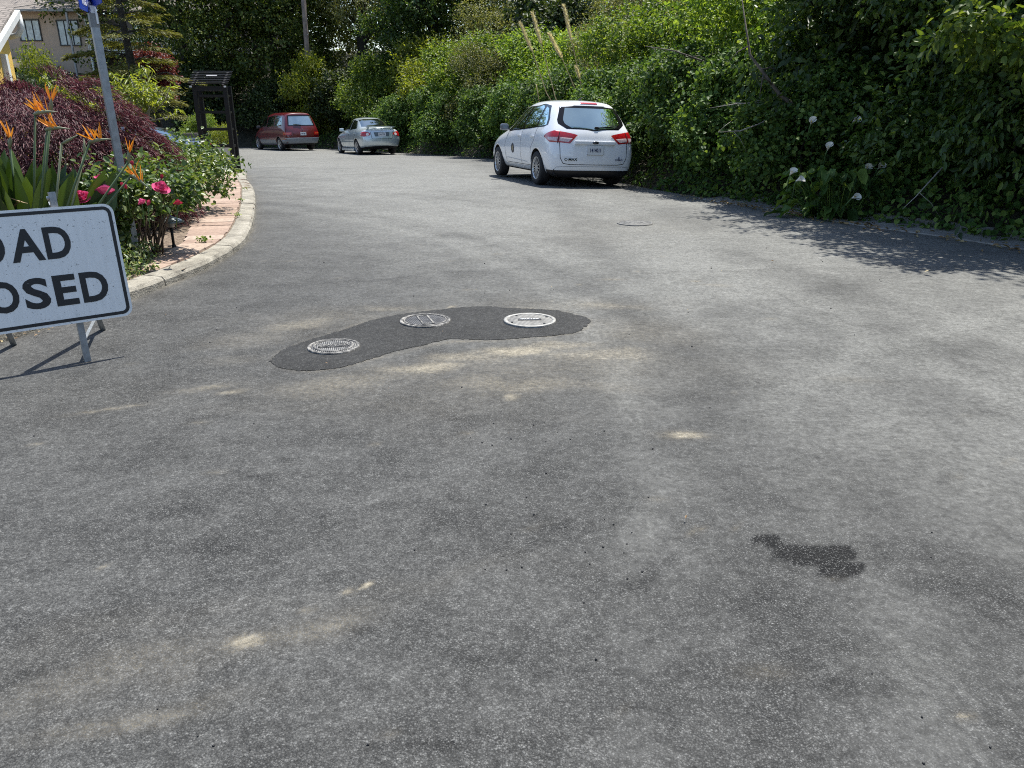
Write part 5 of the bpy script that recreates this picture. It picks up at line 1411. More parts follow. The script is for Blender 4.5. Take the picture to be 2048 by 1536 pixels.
# steps and low retaining wall behind the driveway
def steps():
    root = empty('garden_steps', (-12.0, 28.9, zr(-11.6, 28.0)), R(8), 'dark concrete steps climbing behind the blue saloon', 'steps')
    for k in range(6):
        s = MB(); s.box((0, 0.36 * k + 0.2, 0.09 + 0.18 * k), (2.0, 0.42, 0.185), bev=0.012)
        s.build('tread', stucco('step_concrete', (0.13, 0.115, 0.10)), root)
        q = MB(); q.box((0, 1.2 + 0.18 * k, 0.17 * k + 0.0), (1.94, 2.4 - 0.36 * k, 0.16)); q.build('step_core', M['greywall'], root)
    rw = empty('retaining_wall', (-10.75, 28.6, zr(-10.7, 28.6)), R(14), 'low pale concrete retaining wall beside the dark steps', 'wall')
    m = MB(); m.box((0, 0, 0.28), (1.7, 0.25, 0.75), bev=0.02); m.build('wall_face', M['drive'], rw)
    m = MB(); m.box((0, 0, 0.68), (1.8, 0.34, 0.07), bev=0.012); m.build('coping', M['drive'], rw)
steps()

# ------------------------------------------------------------------ parked cars
def place_car(o, x, y, hdg, roll=0.0, z=None):
    """x, y: middle of the rear axle; hdg: degrees left of straight ahead; the pitch follows the road"""
    f = Vector((-math.sin(R(hdg)), math.cos(R(hdg))))
    z0 = zr(x, y); z1 = zr(x + f.x * 2.6, y + f.y * 2.6)
    pitch = math.atan2(z1 - z0, 2.6)
    o.rotation_mode = 'XYZ'
    Mx = Matrix.Translation((x, y, z0 if z is None else z)) @ Matrix.Rotation(R(90 + hdg), 4, 'Z') @ Matrix.Rotation(-pitch, 4, 'Y') @ Matrix.Rotation(roll, 4, 'X')
    o.matrix_world = Mx
place_car(white_hatchback(), 1.33, 16.41, 18, R(1.9), zr(1.33, 16.41) + 0.004)
place_car(silver_sedan(), -5.8, 34.2, 28)
place_car(red_minivan(), -10.75, 40.1, 38)
place_car(blue_sedan(), -9.75, 22.9, 74)
# ------------------------------------------------------------------ foliage
def unit(a): return a / np.maximum(1e-9, np.linalg.norm(a, axis=-1, keepdims=True))

def leaves(name, Pb, D, Nn, L, Wd, mat, curl=0.15, fold=0.18, shape=0.45):
    """n leaves of six points folded along the midrib; arrays Pb, D, Nn (n,3), L, Wd (n,)"""
    S = unit(np.cross(D, Nn)); Nn = np.cross(S, D)
    L = L[:, None]; Wd = Wd[:, None]
    up = Nn * Wd * fold
    v0 = Pb; v3 = Pb + D * L - Nn * L * curl
    a = Pb + D * L * 0.28; b = Pb + D * L * 0.66 - Nn * L * curl * 0.4
    v1 = a + S * Wd * 0.46 + up; v2 = b + S * Wd * shape + up
    v5 = a - S * Wd * 0.46 + up; v4 = b - S * Wd * shape + up
    V = np.stack([v0, v1, v2, v3, v4, v5], 1).reshape(-1, 3)
    n = len(Pb); i = np.arange(n)[:, None] * 6
    F = np.stack([i + np.array([0, 3, 2, 1]), i + np.array([0, 5, 4, 3])], 1).reshape(-1, 4)
    me = mesh_np(name, V, F, False)
    me.materials.append(mat)
    return me

def sphere_dirs(r, n, zmin=-0.35):
    d = unit(r.normal(size=(n * 2 + 8, 3))); d = d[d[:, 2] > zmin]
    while len(d) < n: d = np.vstack([d, d])
    return d[:n]

def crown(name, seed, lobes, ntwig, per, twig, ll, lw, mat, droop=0.2, upbias=0.35, inner=0.6, curl=0.15, zmin=-0.35, jit=0.5, shape=0.45, flat=0.5):
    """lobes: (x, y, z, rx, ry, rz). Twigs end on the lobe surfaces, leaves sit along them."""
    r = np.random.default_rng(seed)
    lobes = np.array(lobes, float)
    wgt = (lobes[:, 3] * lobes[:, 5]); wgt = wgt / wgt.sum()
    li = r.choice(len(lobes), ntwig, p=wgt)
    d = sphere_dirs(r, ntwig, zmin); r.shuffle(d)
    rad = inner + (1.08 - inner) * r.random(ntwig) ** 0.45
    rad = np.where(r.random(ntwig) < 0.09, 1.1 + 0.38 * r.random(ntwig), rad)          # stray shoots
    C0 = lobes[li, :3]; tip = C0 + d * lobes[li, 3:6] * rad[:, None]
    # keep out of the other lobes' cores
    core = np.zeros(ntwig, bool)
    for k in range(len(lobes)):
        q = (tip - lobes[k, :3]) / lobes[k, 3:6]
        core |= ((q ** 2).sum(1) < 0.42) & (li != k)
    tip = tip[~core]; d = d[~core]; nt_ = len(tip)
    td = unit(d + upbias * np.array([0, 0, 1]) + jit * r.normal(size=(nt_, 3)))
    t = (np.arange(per) + 0.5) / per
    base = tip[:, None, :] + td[:, None, :] * (twig * (t[None, :, None] - 0.5)) + r.normal(size=(nt_, per, 3)) * twig * 0.10
    tdr = np.repeat(td[:, None, :], per, 1)
    rr = r.normal(size=(nt_, per, 3)); perp = unit(rr - (rr * tdr).sum(-1, keepdims=True) * tdr)
    D = unit(tdr * (0.35 + 0.5 * t[None, :, None]) + perp * 0.9 + np.array([0, 0, -1]) * droop)
    Nn = unit(np.array([0, 0, 1.0]) * flat + d[:, None, :] * 0.5 + r.normal(size=(nt_, per, 3)) * 0.45)
    n = nt_ * per
    sz = (0.65 + 0.6 * r.random(n))
    return leaves(name, base.reshape(n, 3), D.reshape(n, 3), Nn.reshape(n, 3), ll * sz, lw * sz, mat, curl, 0.18, shape)

def limb_tree(seed, h, r0, spread, n1=6, n2=3, lean=(0, 0), start=0.35, bend=0.2):
    """trunk with limbs and branches, returns (MB, tips)"""
    r = random.Random(seed); mb = MB(); tips = []
    P = []; x = y = 0
    for k in range(7):
        t = k / 6; P.append((lean[0] * t + r.uniform(-1, 1) * 0.04 * h * t, lean[1] * t + r.uniform(-1, 1) * 0.04 * h * t, h * t))
    mb.tube(P, [r0 * (1.25 if k == 0 else 1) * (1 - 0.75 * k / 6) for k in range(7)], 9)
    for i in range(n1):
        t = start + (1 - start) * (i + r.random()) / n1; t = min(t, 0.98)
        k = int(t * 6); b = Vector(P[k]).lerp(Vector(P[min(k + 1, 6)]), t * 6 - k)
        a = 2.4 * i + r.uniform(-0.5, 0.5); L = spread * (0.65 + 0.5 * r.random()) * (1.1 - 0.5 * t)
        e = b + Vector((math.cos(a) * L, math.sin(a) * L, L * r.uniform(0.2, 0.8)))
        m = b.lerp(e, 0.5) + Vector((r.uniform(-1, 1), r.uniform(-1, 1), r.uniform(0, 1))) * L * bend
        rb = r0 * (1 - 0.75 * t) * 0.6
        Q = [b, b.lerp(m, 0.6), m, m.lerp(e, 0.6), e]
        mb.tube(Q, [rb, rb * 0.8, rb * 0.6, rb * 0.4, rb * 0.15], 7); tips.append(e)
        for j in range(n2):
            s = m.lerp(e, r.uniform(0.0, 0.7)); e2 = s + Vector((r.uniform(-1, 1), r.uniform(-1, 1), r.uniform(0, 0.9))) * L * 0.5
            mb.tube([s, s.lerp(e2, 0.5) + Vector((0, 0, 0.05 * L)), e2], [rb * 0.4, rb * 0.28, rb * 0.08], 5); tips.append(e2)
    return mb, tips

# leaf colours, real-world albedo
G = {}
G['ivy'] = leaf_mat('leaf_ivy', [(0.029, 0.060, 0.014), (0.046, 0.094, 0.021), (0.075, 0.138, 0.032), (0.132, 0.196, 0.044)], 0.32, 0.55, spec=0.22, objvar=0.5)
G['bright'] = leaf_mat('leaf_bright', [(0.056, 0.106, 0.015), (0.093, 0.158, 0.021), (0.139, 0.206, 0.029), (0.195, 0.259, 0.052)], 0.40, 0.52, spec=0.35, objvar=0.5)
G['olive'] = leaf_mat('leaf_olive', [(0.081, 0.101, 0.032), (0.127, 0.144, 0.048), (0.172, 0.184, 0.069), (0.218, 0.224, 0.098)], 0.32, 0.55, spec=0.35, objvar=0.5)
G['yellow'] = leaf_mat('leaf_yellowgreen', [(0.09, 0.13, 0.014), (0.15, 0.19, 0.02), (0.22, 0.25, 0.032), (0.13, 0.15, 0.03)], 0.45, 0.5, spec=0.35)
G['dark'] = leaf_mat('leaf_dark', [(0.014, 0.026, 0.007), (0.024, 0.042, 0.010), (0.036, 0.058, 0.014), (0.065, 0.09, 0.022)], 0.25, 0.52, spec=0.3)
G['laurel'] = leaf_mat('leaf_laurel', [(0.028, 0.056, 0.015), (0.042, 0.083, 0.021), (0.065, 0.115, 0.03), (0.11, 0.165, 0.034)], 0.36, 0.42, spec=0.35, objvar=0.5)
G['oak'] = leaf_mat('leaf_oak', [(0.026, 0.046, 0.009), (0.046, 0.075, 0.013), (0.072, 0.105, 0.020), (0.132, 0.160, 0.033)], 0.28, 0.55, spec=0.3)
G['maple'] = leaf_mat('leaf_maple_red', [(0.038, 0.010, 0.014), (0.072, 0.016, 0.024), (0.125, 0.030, 0.038), (0.24, 0.11, 0.115)], 0.25, 0.5, 1.2, 0.4, tint=(1.15, 0.9, 1.0))
G['redleaf'] = leaf_mat('leaf_red', [(0.08, 0.015, 0.018), (0.13, 0.025, 0.026), (0.19, 0.045, 0.045)], 0.3, 0.5, 1.3)
G['peach'] = leaf_mat('leaf_peach', [(0.14, 0.18, 0.022), (0.19, 0.235, 0.03), (0.25, 0.28, 0.05), (0.10, 0.14, 0.03)], 0.42, 0.45)
G['rose'] = leaf_mat('leaf_rose', [(0.04, 0.08, 0.018), (0.065, 0.115, 0.026), (0.10, 0.16, 0.04), (0.17, 0.21, 0.07)], 0.34, 0.4, 1.4, 0.5)
G['conifer'] = leaf_mat('leaf_conifer', [(0.08, 0.09, 0.018), (0.125, 0.135, 0.028), (0.17, 0.17, 0.04)], 0.25, 0.6)
G['juniper'] = leaf_mat('leaf_juniper', [(0.018, 0.036, 0.012), (0.03, 0.055, 0.018), (0.045, 0.075, 0.026)], 0.2, 0.6)
G['bop'] = leaf_mat('leaf_paddle', [(0.04, 0.078, 0.016), (0.06, 0.105, 0.02), (0.085, 0.135, 0.03)], 0.33, 0.35, 1.5, 0.5)
G['grass'] = leaf_mat('leaf_grass', [(0.05, 0.085, 0.018), (0.075, 0.105, 0.028), (0.13, 0.135, 0.045)], 0.3, 0.5)
G['dry'] = leaf_mat('leaf_dry', [(0.20, 0.12, 0.05), (0.32, 0.22, 0.10), (0.42, 0.34, 0.18), (0.14, 0.09, 0.05)], 0.2, 0.6)
G['varieg'] = leaf_mat('leaf_variegated', [(0.05, 0.10, 0.03), (0.12, 0.17, 0.06), (0.36, 0.38, 0.22), (0.09, 0.14, 0.04)], 0.3, 0.4)

def dome(seed, R_, H_, n=9, squash=0.62):
    """overlapping lobes filling a mound of radius R_ and height H_"""
    r = random.Random(seed); L = [(0, 0, H_ * 0.42, R_ * 0.72, R_ * 0.72, H_ * 0.46)]
    for k in range(n):
        a = 2 * math.pi * k / n + r.uniform(-0.4, 0.4); q = R_ * r.uniform(0.35, 0.95); z = H_ * r.uniform(0.12, 0.92)
        s = R_ * r.uniform(0.2, 0.5)
        L.append((math.cos(a) * q * (1.1 - 0.45 * z / H_), math.sin(a) * q * (1.1 - 0.45 * z / H_), z, s, s, s * r.uniform(0.65, 1.0)))
    return L

# shared crowns, about 1.3 m across and 2 m tall before scaling
PROTO = {}
def proto(key, variants, fn):
    PROTO[key] = [fn(k) for k in range(variants)]
proto('ivy', 3, lambda k: crown('crown', 100 + k, dome(100 + k, 1.25, 1.9, 15), 2500, 8, 0.30, 0.074, 0.058, G['ivy'], 0.35, 0.15, 0.62, zmin=-0.5))
proto('bright', 3, lambda k: crown('crown', 120 + k, dome(120 + k, 1.2, 2.0, 16), 2500, 8, 0.30, 0.068, 0.042, G['bright'], 0.15, 0.5, 0.55))
proto('olive', 3, lambda k: crown('crown', 140 + k, dome(140 + k, 1.15, 2.0, 16), 1900, 10, 0.30, 0.058, 0.024, G['olive'], 0.0, 0.7, 0.55))
proto('yellow', 2, lambda k: crown('crown', 160 + k, dome(160 + k, 1.1, 2.1, 15), 1400, 9, 0.36, 0.08, 0.045, G['yellow'], 0.05, 0.7, 0.5))
proto('laurel', 3, lambda k: crown('crown', 180 + k, dome(180 + k, 1.2, 2.1, 15), 2000, 9, 0.34, 0.085, 0.042, G['laurel'], 0.5, 0.1, 0.5, zmin=-0.6))
proto('dark', 2, lambda k: crown('crown', 200 + k, dome(200 + k, 1.3, 2.2, 12), 1500, 9, 0.34, 0.10, 0.06, G['dark'], 0.25, 0.3, 0.5, zmin=-0.5))

SHR = []
SCALE = {'bright': 1.12, 'ivy': 1.12, 'olive': 1.1, 'laurel': 1.08}
def stems(seed, h, n=5, r0=0.025, spread=0.5, mat='bark_dark'):
    r = random.Random(seed); mb = MB()
    for k in range(n):
        a = 2 * math.pi * k / n + r.uniform(-0.5, 0.5); e = Vector((math.cos(a) * spread * r.uniform(0.5, 1), math.sin(a) * spread * r.uniform(0.5, 1), h * r.uniform(0.75, 1.0)))
        m = e * 0.5 + Vector((r.uniform(-0.12, 0.12), r.uniform(-0.12, 0.12), 0.1 * h))
        mb.tube([(0.03 * math.cos(a), 0.03 * math.sin(a), -0.25), m, e], [r0, r0 * 0.75, r0 * 0.25], 6)
    return mb
STEM_ME = []
for k in range(4):
    o = stems(30 + k, 1.5, 6).build('stems', M['bark_dark']); STEM_ME.append(o.data); bpy.data.objects.remove(o)

def shrub(kind, x, y, sc, label, group, name='shrub', sz=1.0, rz=None, cat='shrub', dz=0.0):
    k = len(SHR); r = random.Random(700 + k)
    root = empty(name, (x, y, hz(x, y) - 0.08 + dz), r.uniform(0, 6.28) if rz is None else rz, label, cat, group)
    sc *= SCALE.get(kind, 1.0)
    root.scale = (sc, sc, sc * sz)
    v = PROTO[kind]
    c = link('crown', v[k % len(v)], None, root)
    s = link('stems', STEM_ME[k % 4], None, root)
    SHR.append(root)
    return root

RL = [Vector(p) for p in ROAD_R]
acc = [0.0]
for a, b in zip(RL[:-1], RL[1:]): acc.append(acc[-1] + (b - a).length)
S0 = acc[4]                                                   # arc length measured from (5.59, 8.4)
def bank(s, d):
    q = s + S0
    for i in range(len(RL) - 1):
        if acc[i] <= q <= acc[i + 1] or i == len(RL) - 2:
            t = (q - acc[i]) / (acc[i + 1] - acc[i]); p = RL[i].lerp(RL[i + 1], t)
            j0, j1 = RL[max(i - 1, 0)], RL[min(i + 2, len(RL) - 1)]
            dv = (RL[i + 1] - RL[i]).normalized() * 0.6 + (j1 - j0).normalized() * 0.4; dv.normalize()
            return p.x + dv.y * d, p.y - dv.x * d

GS, GB, GO = 'glossy bushes of the shaded thicket', 'leafy bushes on the sunny bank', 'small-leaved grey-green bushes on the bank'
B_ = [
 # shaded thicket on the right
 ('laurel', -3.0, 1.0, 1.35, 'dark glossy bush at the very right edge, nearest along the gutter'),
 ('laurel', -1.2, 0.9, 1.0, 'low glossy bush hanging over the end of the concrete gutter'),
 ('laurel', -2.4, 2.9, 1.5, 'tall dark bush towering over the gutter at the right edge'),
 ('laurel', 0.6, 0.95, 0.95, 'low glossy bush just right of the calla lilies'),
 ('laurel', 0.2, 2.6, 1.5, 'tall glossy bush rising behind the right side of the calla lilies'),
 ('dark', -0.9, 4.6, 1.8, 'tall dark bush high on the bank behind the overhanging green branch'),
 ('dark', 2.4, 2.7, 1.4, 'dark round bush directly behind the calla lilies'),
 ('ivy', 4.3, 0.9, 0.85, 'low ivy mound at the road edge left of the calla lilies'),
 ('laurel', 4.4, 2.5, 1.35, 'glossy bush behind the bare curved twig near the calla lilies'),
 ('bright', 3.4, 4.8, 1.6, 'sun-tipped bush at the top of the bank over the dead branch'),
 ('ivy', 6.2, 1.2, 0.9, 'ivy mound at the road edge right of the white hatchback'),
 ('bright', 6.6, 2.4, 1.25, 'leafy bush half shaded behind the white hatchback tail'),
 ('bright', 6.3, 4.6, 1.55, 'tall sunlit bush under the long dead branch'),
 ('ivy', 8.2, 1.4, 0.95, 'ivy mound against the right flank of the white hatchback'),
 ('bright', 8.8, 2.5, 1.2, 'sunlit leafy bush over the white hatchback roof, right of the plumes'),
 ('olive', 9.2, 5.2, 1.6, 'grey-green small-leaved bush on the bank crest above the tallest plume'),
 ('bright', 11.6, 4.7, 1.4, 'sunlit bush at the top of the bank directly behind the plumes'),
 ('ivy', 10.6, 1.4, 0.95, 'ivy mound hidden beside the white hatchback front door'),
 ('ivy', 12.8, 0.9, 0.95, 'ivy mound just ahead of the white hatchback bonnet'),
 ('bright', 14.2, 2.4, 1.2, 'leafy bush on the bank left of the white hatchback mirror'),
 ('olive', 14.0, 4.6, 1.5, 'grey-green bush left of the leftmost plume'),
 ('ivy', 15.4, 0.9, 1.0, 'ivy mound at the road edge second ahead of the white hatchback'),
 ('olive', 16.8, 2.5, 1.3, 'grey-green bush midway between the white hatchback and the silver saloon'),
 ('ivy', 18.2, 0.9, 1.05, 'ivy mound at the road edge midway between the two nearer cars'),
 ('bright', 17.4, 5.2, 1.7, 'bright bush high on the bank between the silver saloon and the plumes'),
 ('bright', 19.8, 2.6, 1.25, 'leafy bush above the ivy right of the silver saloon'),
 ('ivy', 20.8, 0.9, 1.05, 'ivy mound one bush short of the silver saloon'),
 ('olive', 20.8, 5.4, 1.7, 'large grey-green bush high on the bank to the right of the silver saloon'),
 ('ivy', 23.2, 0.9, 1.0, 'ivy mound close behind the silver saloon rear bumper'),
 ('bright', 22.8, 2.7, 1.35, 'bright leafy bush right above the silver saloon boot'),
 ('dark', 24.6, 4.9, 1.8, 'dark bush high above the silver saloon roof'),
 ('olive', 25.6, 2.4, 1.35, 'grey-green bush over the silver saloon rear window'),
 ('ivy', 27.4, 1.1, 1.05, 'ivy mound between the bank and the silver saloon doors'),
 ('bright', 28.2, 2.9, 1.5, 'leafy bush above the bonnet of the silver saloon'),
 ('olive', 30.0, 5.2, 1.8, 'grey-green bush on the crest between the silver saloon and the red minivan'),
 ('yellow', 31.2, 2.4, 1.35, 'yellow-green bush behind the gap between the silver saloon and the red minivan'),
 ('ivy', 31.6, 0.9, 0.9, 'ivy mound in the gap between the silver saloon and the red minivan'),
 ('yellow', 33.6, 3.2, 1.75, 'tall bright yellow-green bush right of the utility pole'),
 ('bright', 35.2, 1.6, 1.2, 'leafy bush pressed against the red minivan tailgate side'),
 ('bright', 36.8, 2.6, 1.5, 'leafy bush up the bank over the red minivan roof'),
 ('dark', 39.6, 1.9, 1.4, 'dark bush past the front of the red minivan'),
 ('dark', 43.2, 1.8, 1.4, 'dark bush left of the red minivan at the bend'),
 ('dark', 47.0, 2.2, 1.7, 'dark bush in deep shade where the road disappears'),
]
TALL = {'laurel': 1.3}
shrub('yellow', -11.0, 45.6, 1.35, 'yellow-green bush hiding the foot of the utility pole behind the red minivan', 'yellow-green bushes by the pole', sz=1.5)
for i, (kd, s, d, sc, lab) in enumerate(B_):
    x, y = bank(s, d)
    shrub(kd, x, y, sc, lab, {'laurel': GS, 'dark': GS, 'ivy': 'ivy mounds along the foot of the bank', 'olive': GO, 'bright': GB, 'yellow': 'yellow-green bushes by the pole'}[kd], {'ivy': 'ivy_mound'}.get(kd, 'shrub'), sz=TALL.get(kd, 1.0), cat={'ivy': 'ivy'}.get(kd, 'shrub'))

# ivy and bramble covering the bank between the bushes: nobody could count it
def ground_cover():
    r = np.random.default_rng(77); n = 110000
    s = np.concatenate([r.uniform(-4.5, 44, 60000), r.uniform(-4.5, 8, 50000)]); d = r.random(n) ** 0.8 * 4.4 + 0.32
    s = s[r.random(n) < 1.0]
    # sample positions along the bank quickly through a table
    tb = np.linspace(-5, 48, 600); T0 = np.array([bank(q, 0) for q in tb]); T1 = np.array([bank(q, 1) for q in tb])
    bx = np.interp(s, tb, T0[:, 0]); by = np.interp(s, tb, T0[:, 1]); ox = np.interp(s, tb, T1[:, 0] - T0[:, 0]); oy = np.interp(s, tb, T1[:, 1] - T0[:, 1])
    P = np.stack([bx + ox * d, by + oy * d], 1)
    z = height_np(P) + r.random(n) * 0.22 + 0.25 * vnoise(P, 1.3, 21) * sstep(0.3, 0.9, d)
    Nn = unit(np.stack([-0.4 * ox, -0.4 * oy, np.ones(n)], 1) + r.normal(size=(n, 3)) * 0.45)
    D = unit(np.stack([-ox, -oy, -0.4 + 0 * ox], 1) + r.normal(size=(n, 3)) * 0.9)
    near = (s < 7.5) & (d < 2.6); z = z + np.where(near, r.random(n) ** 1.5 * 0.75 * sstep(0.3, 1.0, d), 0)
    sz = 0.6 + 0.7 * r.random(n)
    me = leaves('ivy_ground_cover', np.column_stack([P, z]), D, Nn, 0.085 * sz, 0.07 * sz, G['ivy'], 0.1)
    tag(link('ivy_ground_cover', me), 'ivy and low creepers covering the bank between the bushes', 'ivy', kind='stuff')
ground_cover()

# ------------------------------------------------------------------ trees
def tree(x, y, h, R_, seed, kind, ll, lw, ntw, label, group, bark='bark_dark', lean=(0, 0), low=0.25, per=9, dz=0.0, cat='tree', name='tree', full=True):
    root = empty(name, (x, y, hz(x, y) - 0.1 + dz), 0, label, cat, group)
    mb, tips = limb_tree(seed, h * 0.86, 0.028 * h + 0.05, R_ * 0.85, 8, 3, lean, low)
    mb.build('trunk', M[bark], root)
    r = random.Random(seed); L = []
    for t in tips:
        s = R_ * r.uniform(0.22, 0.40); L.append((t.x, t.y, t.z, s, s, s * r.uniform(0.6, 0.9)))
    if full:
        for k in range(16):
            a = r.uniform(0, 6.28); q = R_ * r.uniform(0.35, 0.75); s = R_ * r.uniform(0.30, 0.42)
            L.append((math.cos(a) * q, math.sin(a) * q, h * r.uniform(0.06, 0.62), s, s, s * 0.9))
    for k in range(6):
        a = r.uniform(0, 6.28); q = R_ * r.uniform(0, 0.5); s = R_ * r.uniform(0.3, 0.45)
        L.append((math.cos(a) * q + lean[0] * 0.8, math.sin(a) * q + lean[1] * 0.8, h * r.uniform(0.6, 0.92), s, s, s * 0.8))
    me = crown('crown', seed, L, ntw, per, ll * 4.2, ll, lw, G[kind], 0.2, 0.35, 0.45, zmin=-0.6)
    link('crown', me, None, root)
    return root
TG = 'tall dark trees closing the view up the road'
tree(-19.4, 49.5, 11.0, 4.3, 11, 'oak', 0.17, 0.11, 5200, 'broad dark oak spreading above the black tower', TG, low=0.12)
tree(-14.2, 50.0, 11.0, 4.0, 12, 'oak', 0.17, 0.11, 5000, 'dark oak over the bend just left of the utility pole', TG, low=0.12)
tree(-9.0, 50.5, 11.5, 3.9, 14, 'olive', 0.13, 0.06, 5600, 'grey-green tree right of the utility pole, behind the yellow-green bush', None, low=0.2)
tree(-4.2, 44.6, 9.0, 3.3, 15, 'laurel', 0.16, 0.10, 5000, 'lush deep green tree at the top middle of the bank', None, low=0.15)
tree(0.8, 43.0, 8.0, 3.3, 16, 'olive', 0.13, 0.06, 3600, 'pale grey-green tree right of the lush deep green tree', None, low=0.12)
tree(6.2, 36.5, 8.0, 3.3, 17, 'bright', 0.14, 0.09, 3200, 'bright leafy tree at the top of the frame left of the plumes', None, low=0.12)
tree(8.8, 27.5, 7.0, 3.0, 18, 'olive', 0.10, 0.05, 3800, 'grey-green tree at the top of the frame above the plumes', None, low=0.12)
tree(11.0, 21.0, 7.0, 2.8, 19, 'bright', 0.11, 0.07, 3400, 'sunlit tree at the top of the bank above the dead branch', None, low=0.12)
tree(10.6, 15.4, 6.4, 2.6, 20, 'laurel', 0.12, 0.06, 3400, 'dark glossy tree above the calla lilies at the top of the frame', GS, low=0.12)
tree(9.2, 11.2, 6.0, 2.6, 21, 'laurel', 0.12, 0.06, 3600, 'dark glossy tree in the top right corner shading the road', GS, low=0.12, lean=(-1.0, -0.6))
for s_, d_, h_, sd, lab in ((-3.6, 1.3, 5.4, 31, 'tall glossy tree rooted by the gutter at the right edge of the frame'), (-1.2, 1.5, 5.2, 32, 'tall glossy tree rooted behind the gutter end, its crown above the frame'),
                            (1.6, 1.5, 5.0, 33, 'tall glossy tree rising straight behind the calla lilies'), (4.4, 1.9, 4.8, 34, 'tall glossy tree between the calla lilies and the dark dead limb')):
    x_, y_ = bank(s_, d_); n_ = Vector((bank(s_, 0)[0] - x_, bank(s_, 0)[1] - y_)).normalized()
    tree(x_, y_, h_, 1.75, sd, 'laurel', 0.10, 0.05, 2700, lab, GS, low=0.3, lean=(n_.x * 0.75, n_.y * 0.75))
tree(-46.0, 78.0, 12.0, 6.0, 22, 'dark', 0.26, 0.17, 3000, 'black-green tree behind the left end of the hill house roof', 'dark trees behind the hill house', low=0.1)
tree(-37.0, 80.0, 12.5, 6.0, 23, 'dark', 0.26, 0.17, 3000, 'black-green tree behind the chimney of the hill house', 'dark trees behind the hill house', low=0.1)
tree(-27.0, 78.0, 12.0, 6.0, 24, 'dark', 0.26, 0.17, 3000, 'black-green tree behind the lower roof and the conifer', 'dark trees behind the hill house', low=0.1)
tree(-55.0, 76.0, 12.5, 6.0, 25, 'dark', 0.26, 0.17, 3000, 'black-green tree above the yellow house roof', 'dark trees behind the hill house', low=0.1)
# the far wooded slope behind everything reads as one mass
def woods():
    r = random.Random(5); L = []
    for k in range(96):
        x = -30 + k * 0.62 + r.uniform(-1, 1); y = 58 + r.uniform(-3, 6) - 0.35 * max(0, x); z = hz(x, y) + r.uniform(0.5, 13.0) * (1.0 if x < 6 else 0.7); s = r.uniform(1.6, 2.8)
        if x < -22 and z > hz(x, y) + 4: z -= 3
        L.append((x, y, z, s, s, s * 0.85))
    for k in range(46):
        x = -13 + k * 0.4 + r.uniform(-1, 1); y = 54.5 + r.uniform(-1, 2); z = hz(x, y) + r.uniform(1.0, 11.0); s = r.uniform(1.5, 2.4)
        L.append((x, y, z, s, s, s * 0.85))
    for k in range(26):
        x = 9 + k * 0.55 + r.uniform(-1, 1); y = 44 - (k * 1.25); z = hz(x, y) + r.uniform(0.5, 5.0); s = r.uniform(1.3, 2.2)
        L.append((x + 3, y, z, s, s, s * 0.85))
    me = crown('far_woods', 77, L, 19000, 8, 0.9, 0.22, 0.14, G['oak'], 0.2, 0.3, 0.55, zmin=-0.7)
    tag(link('far_woods', me), 'dark far wood closing the view behind the bank', 'woods', kind='stuff')
woods()

# cedar with flat tiers
def conifer():
    x, y = -15.2, 33.2
    root = empty('conifer_tree', (x, y, hz(x, y) - 0.1), 0, 'open conifer with flat yellow-green tiers in front of the hill house deck', 'conifer')
    mb = MB(); H_ = 8.5
    mb.tube([(0, 0, 0), (0.05, 0, 3), (-0.1, 0, 6), (-0.15, 0, H_)], [0.2, 0.17, 0.1, 0.02], 10)
    r = np.random.default_rng(3); P = []; D = []
    z = 1.6; k = 0
    while z < H_ - 0.3:
        a = k * 2.4 + r.uniform(-0.3, 0.3); L = (2.7 * (1 - z / (H_ + 1.5)) + 0.5) * r.uniform(0.75, 1.15)
        b = Vector((0, 0, z)); e = Vector((math.cos(a) * L, math.sin(a) * L, z - 0.10 * L + r.uniform(-0.1, 0.2)))
        m = b.lerp(e, 0.5) + Vector((0, 0, 0.12 * L))
        mb.tube([b, m, e], [0.04, 0.026, 0.008], 5)
        n = int(330 * L)
        t = 0.18 + 0.85 * r.random(n) ** 0.8
        c = np.array(b)[None] * ((1 - t) ** 2)[:, None] + 2 * np.array(m)[None] * (t * (1 - t))[:, None] + np.array(e)[None] * (t ** 2)[:, None]
        side = np.array([-math.sin(a), math.cos(a), 0.0]); sw = r.normal(size=n) * 0.42 * (1.12 - t) * min(L, 1.9)
        c = c + side[None] * sw[:, None]; c[:, 2] += r.normal(size=n) * 0.035 - 0.05 * np.abs(sw)
        P.append(c); D.append(unit(np.array([math.cos(a), math.sin(a), -0.15])[None] + side[None] * np.sign(sw)[:, None] * 0.8 + r.normal(size=(n, 3)) * 0.25))
        z += 0.16 + 0.012 * z; k += 1
    mb.build('trunk', M['bark_dark'], root)
    P = np.vstack(P); D = np.vstack(D); n = len(P)
    Nn = unit(np.array([0, 0, 1.0]) + r.normal(size=(n, 3)) * 0.3)
    link('crown', leaves('crown', P, D, Nn, 0.16 * (0.7 + 0.6 * r.random(n)), 0.035 * np.ones(n), G['conifer'], 0.15), None, root)
conifer()

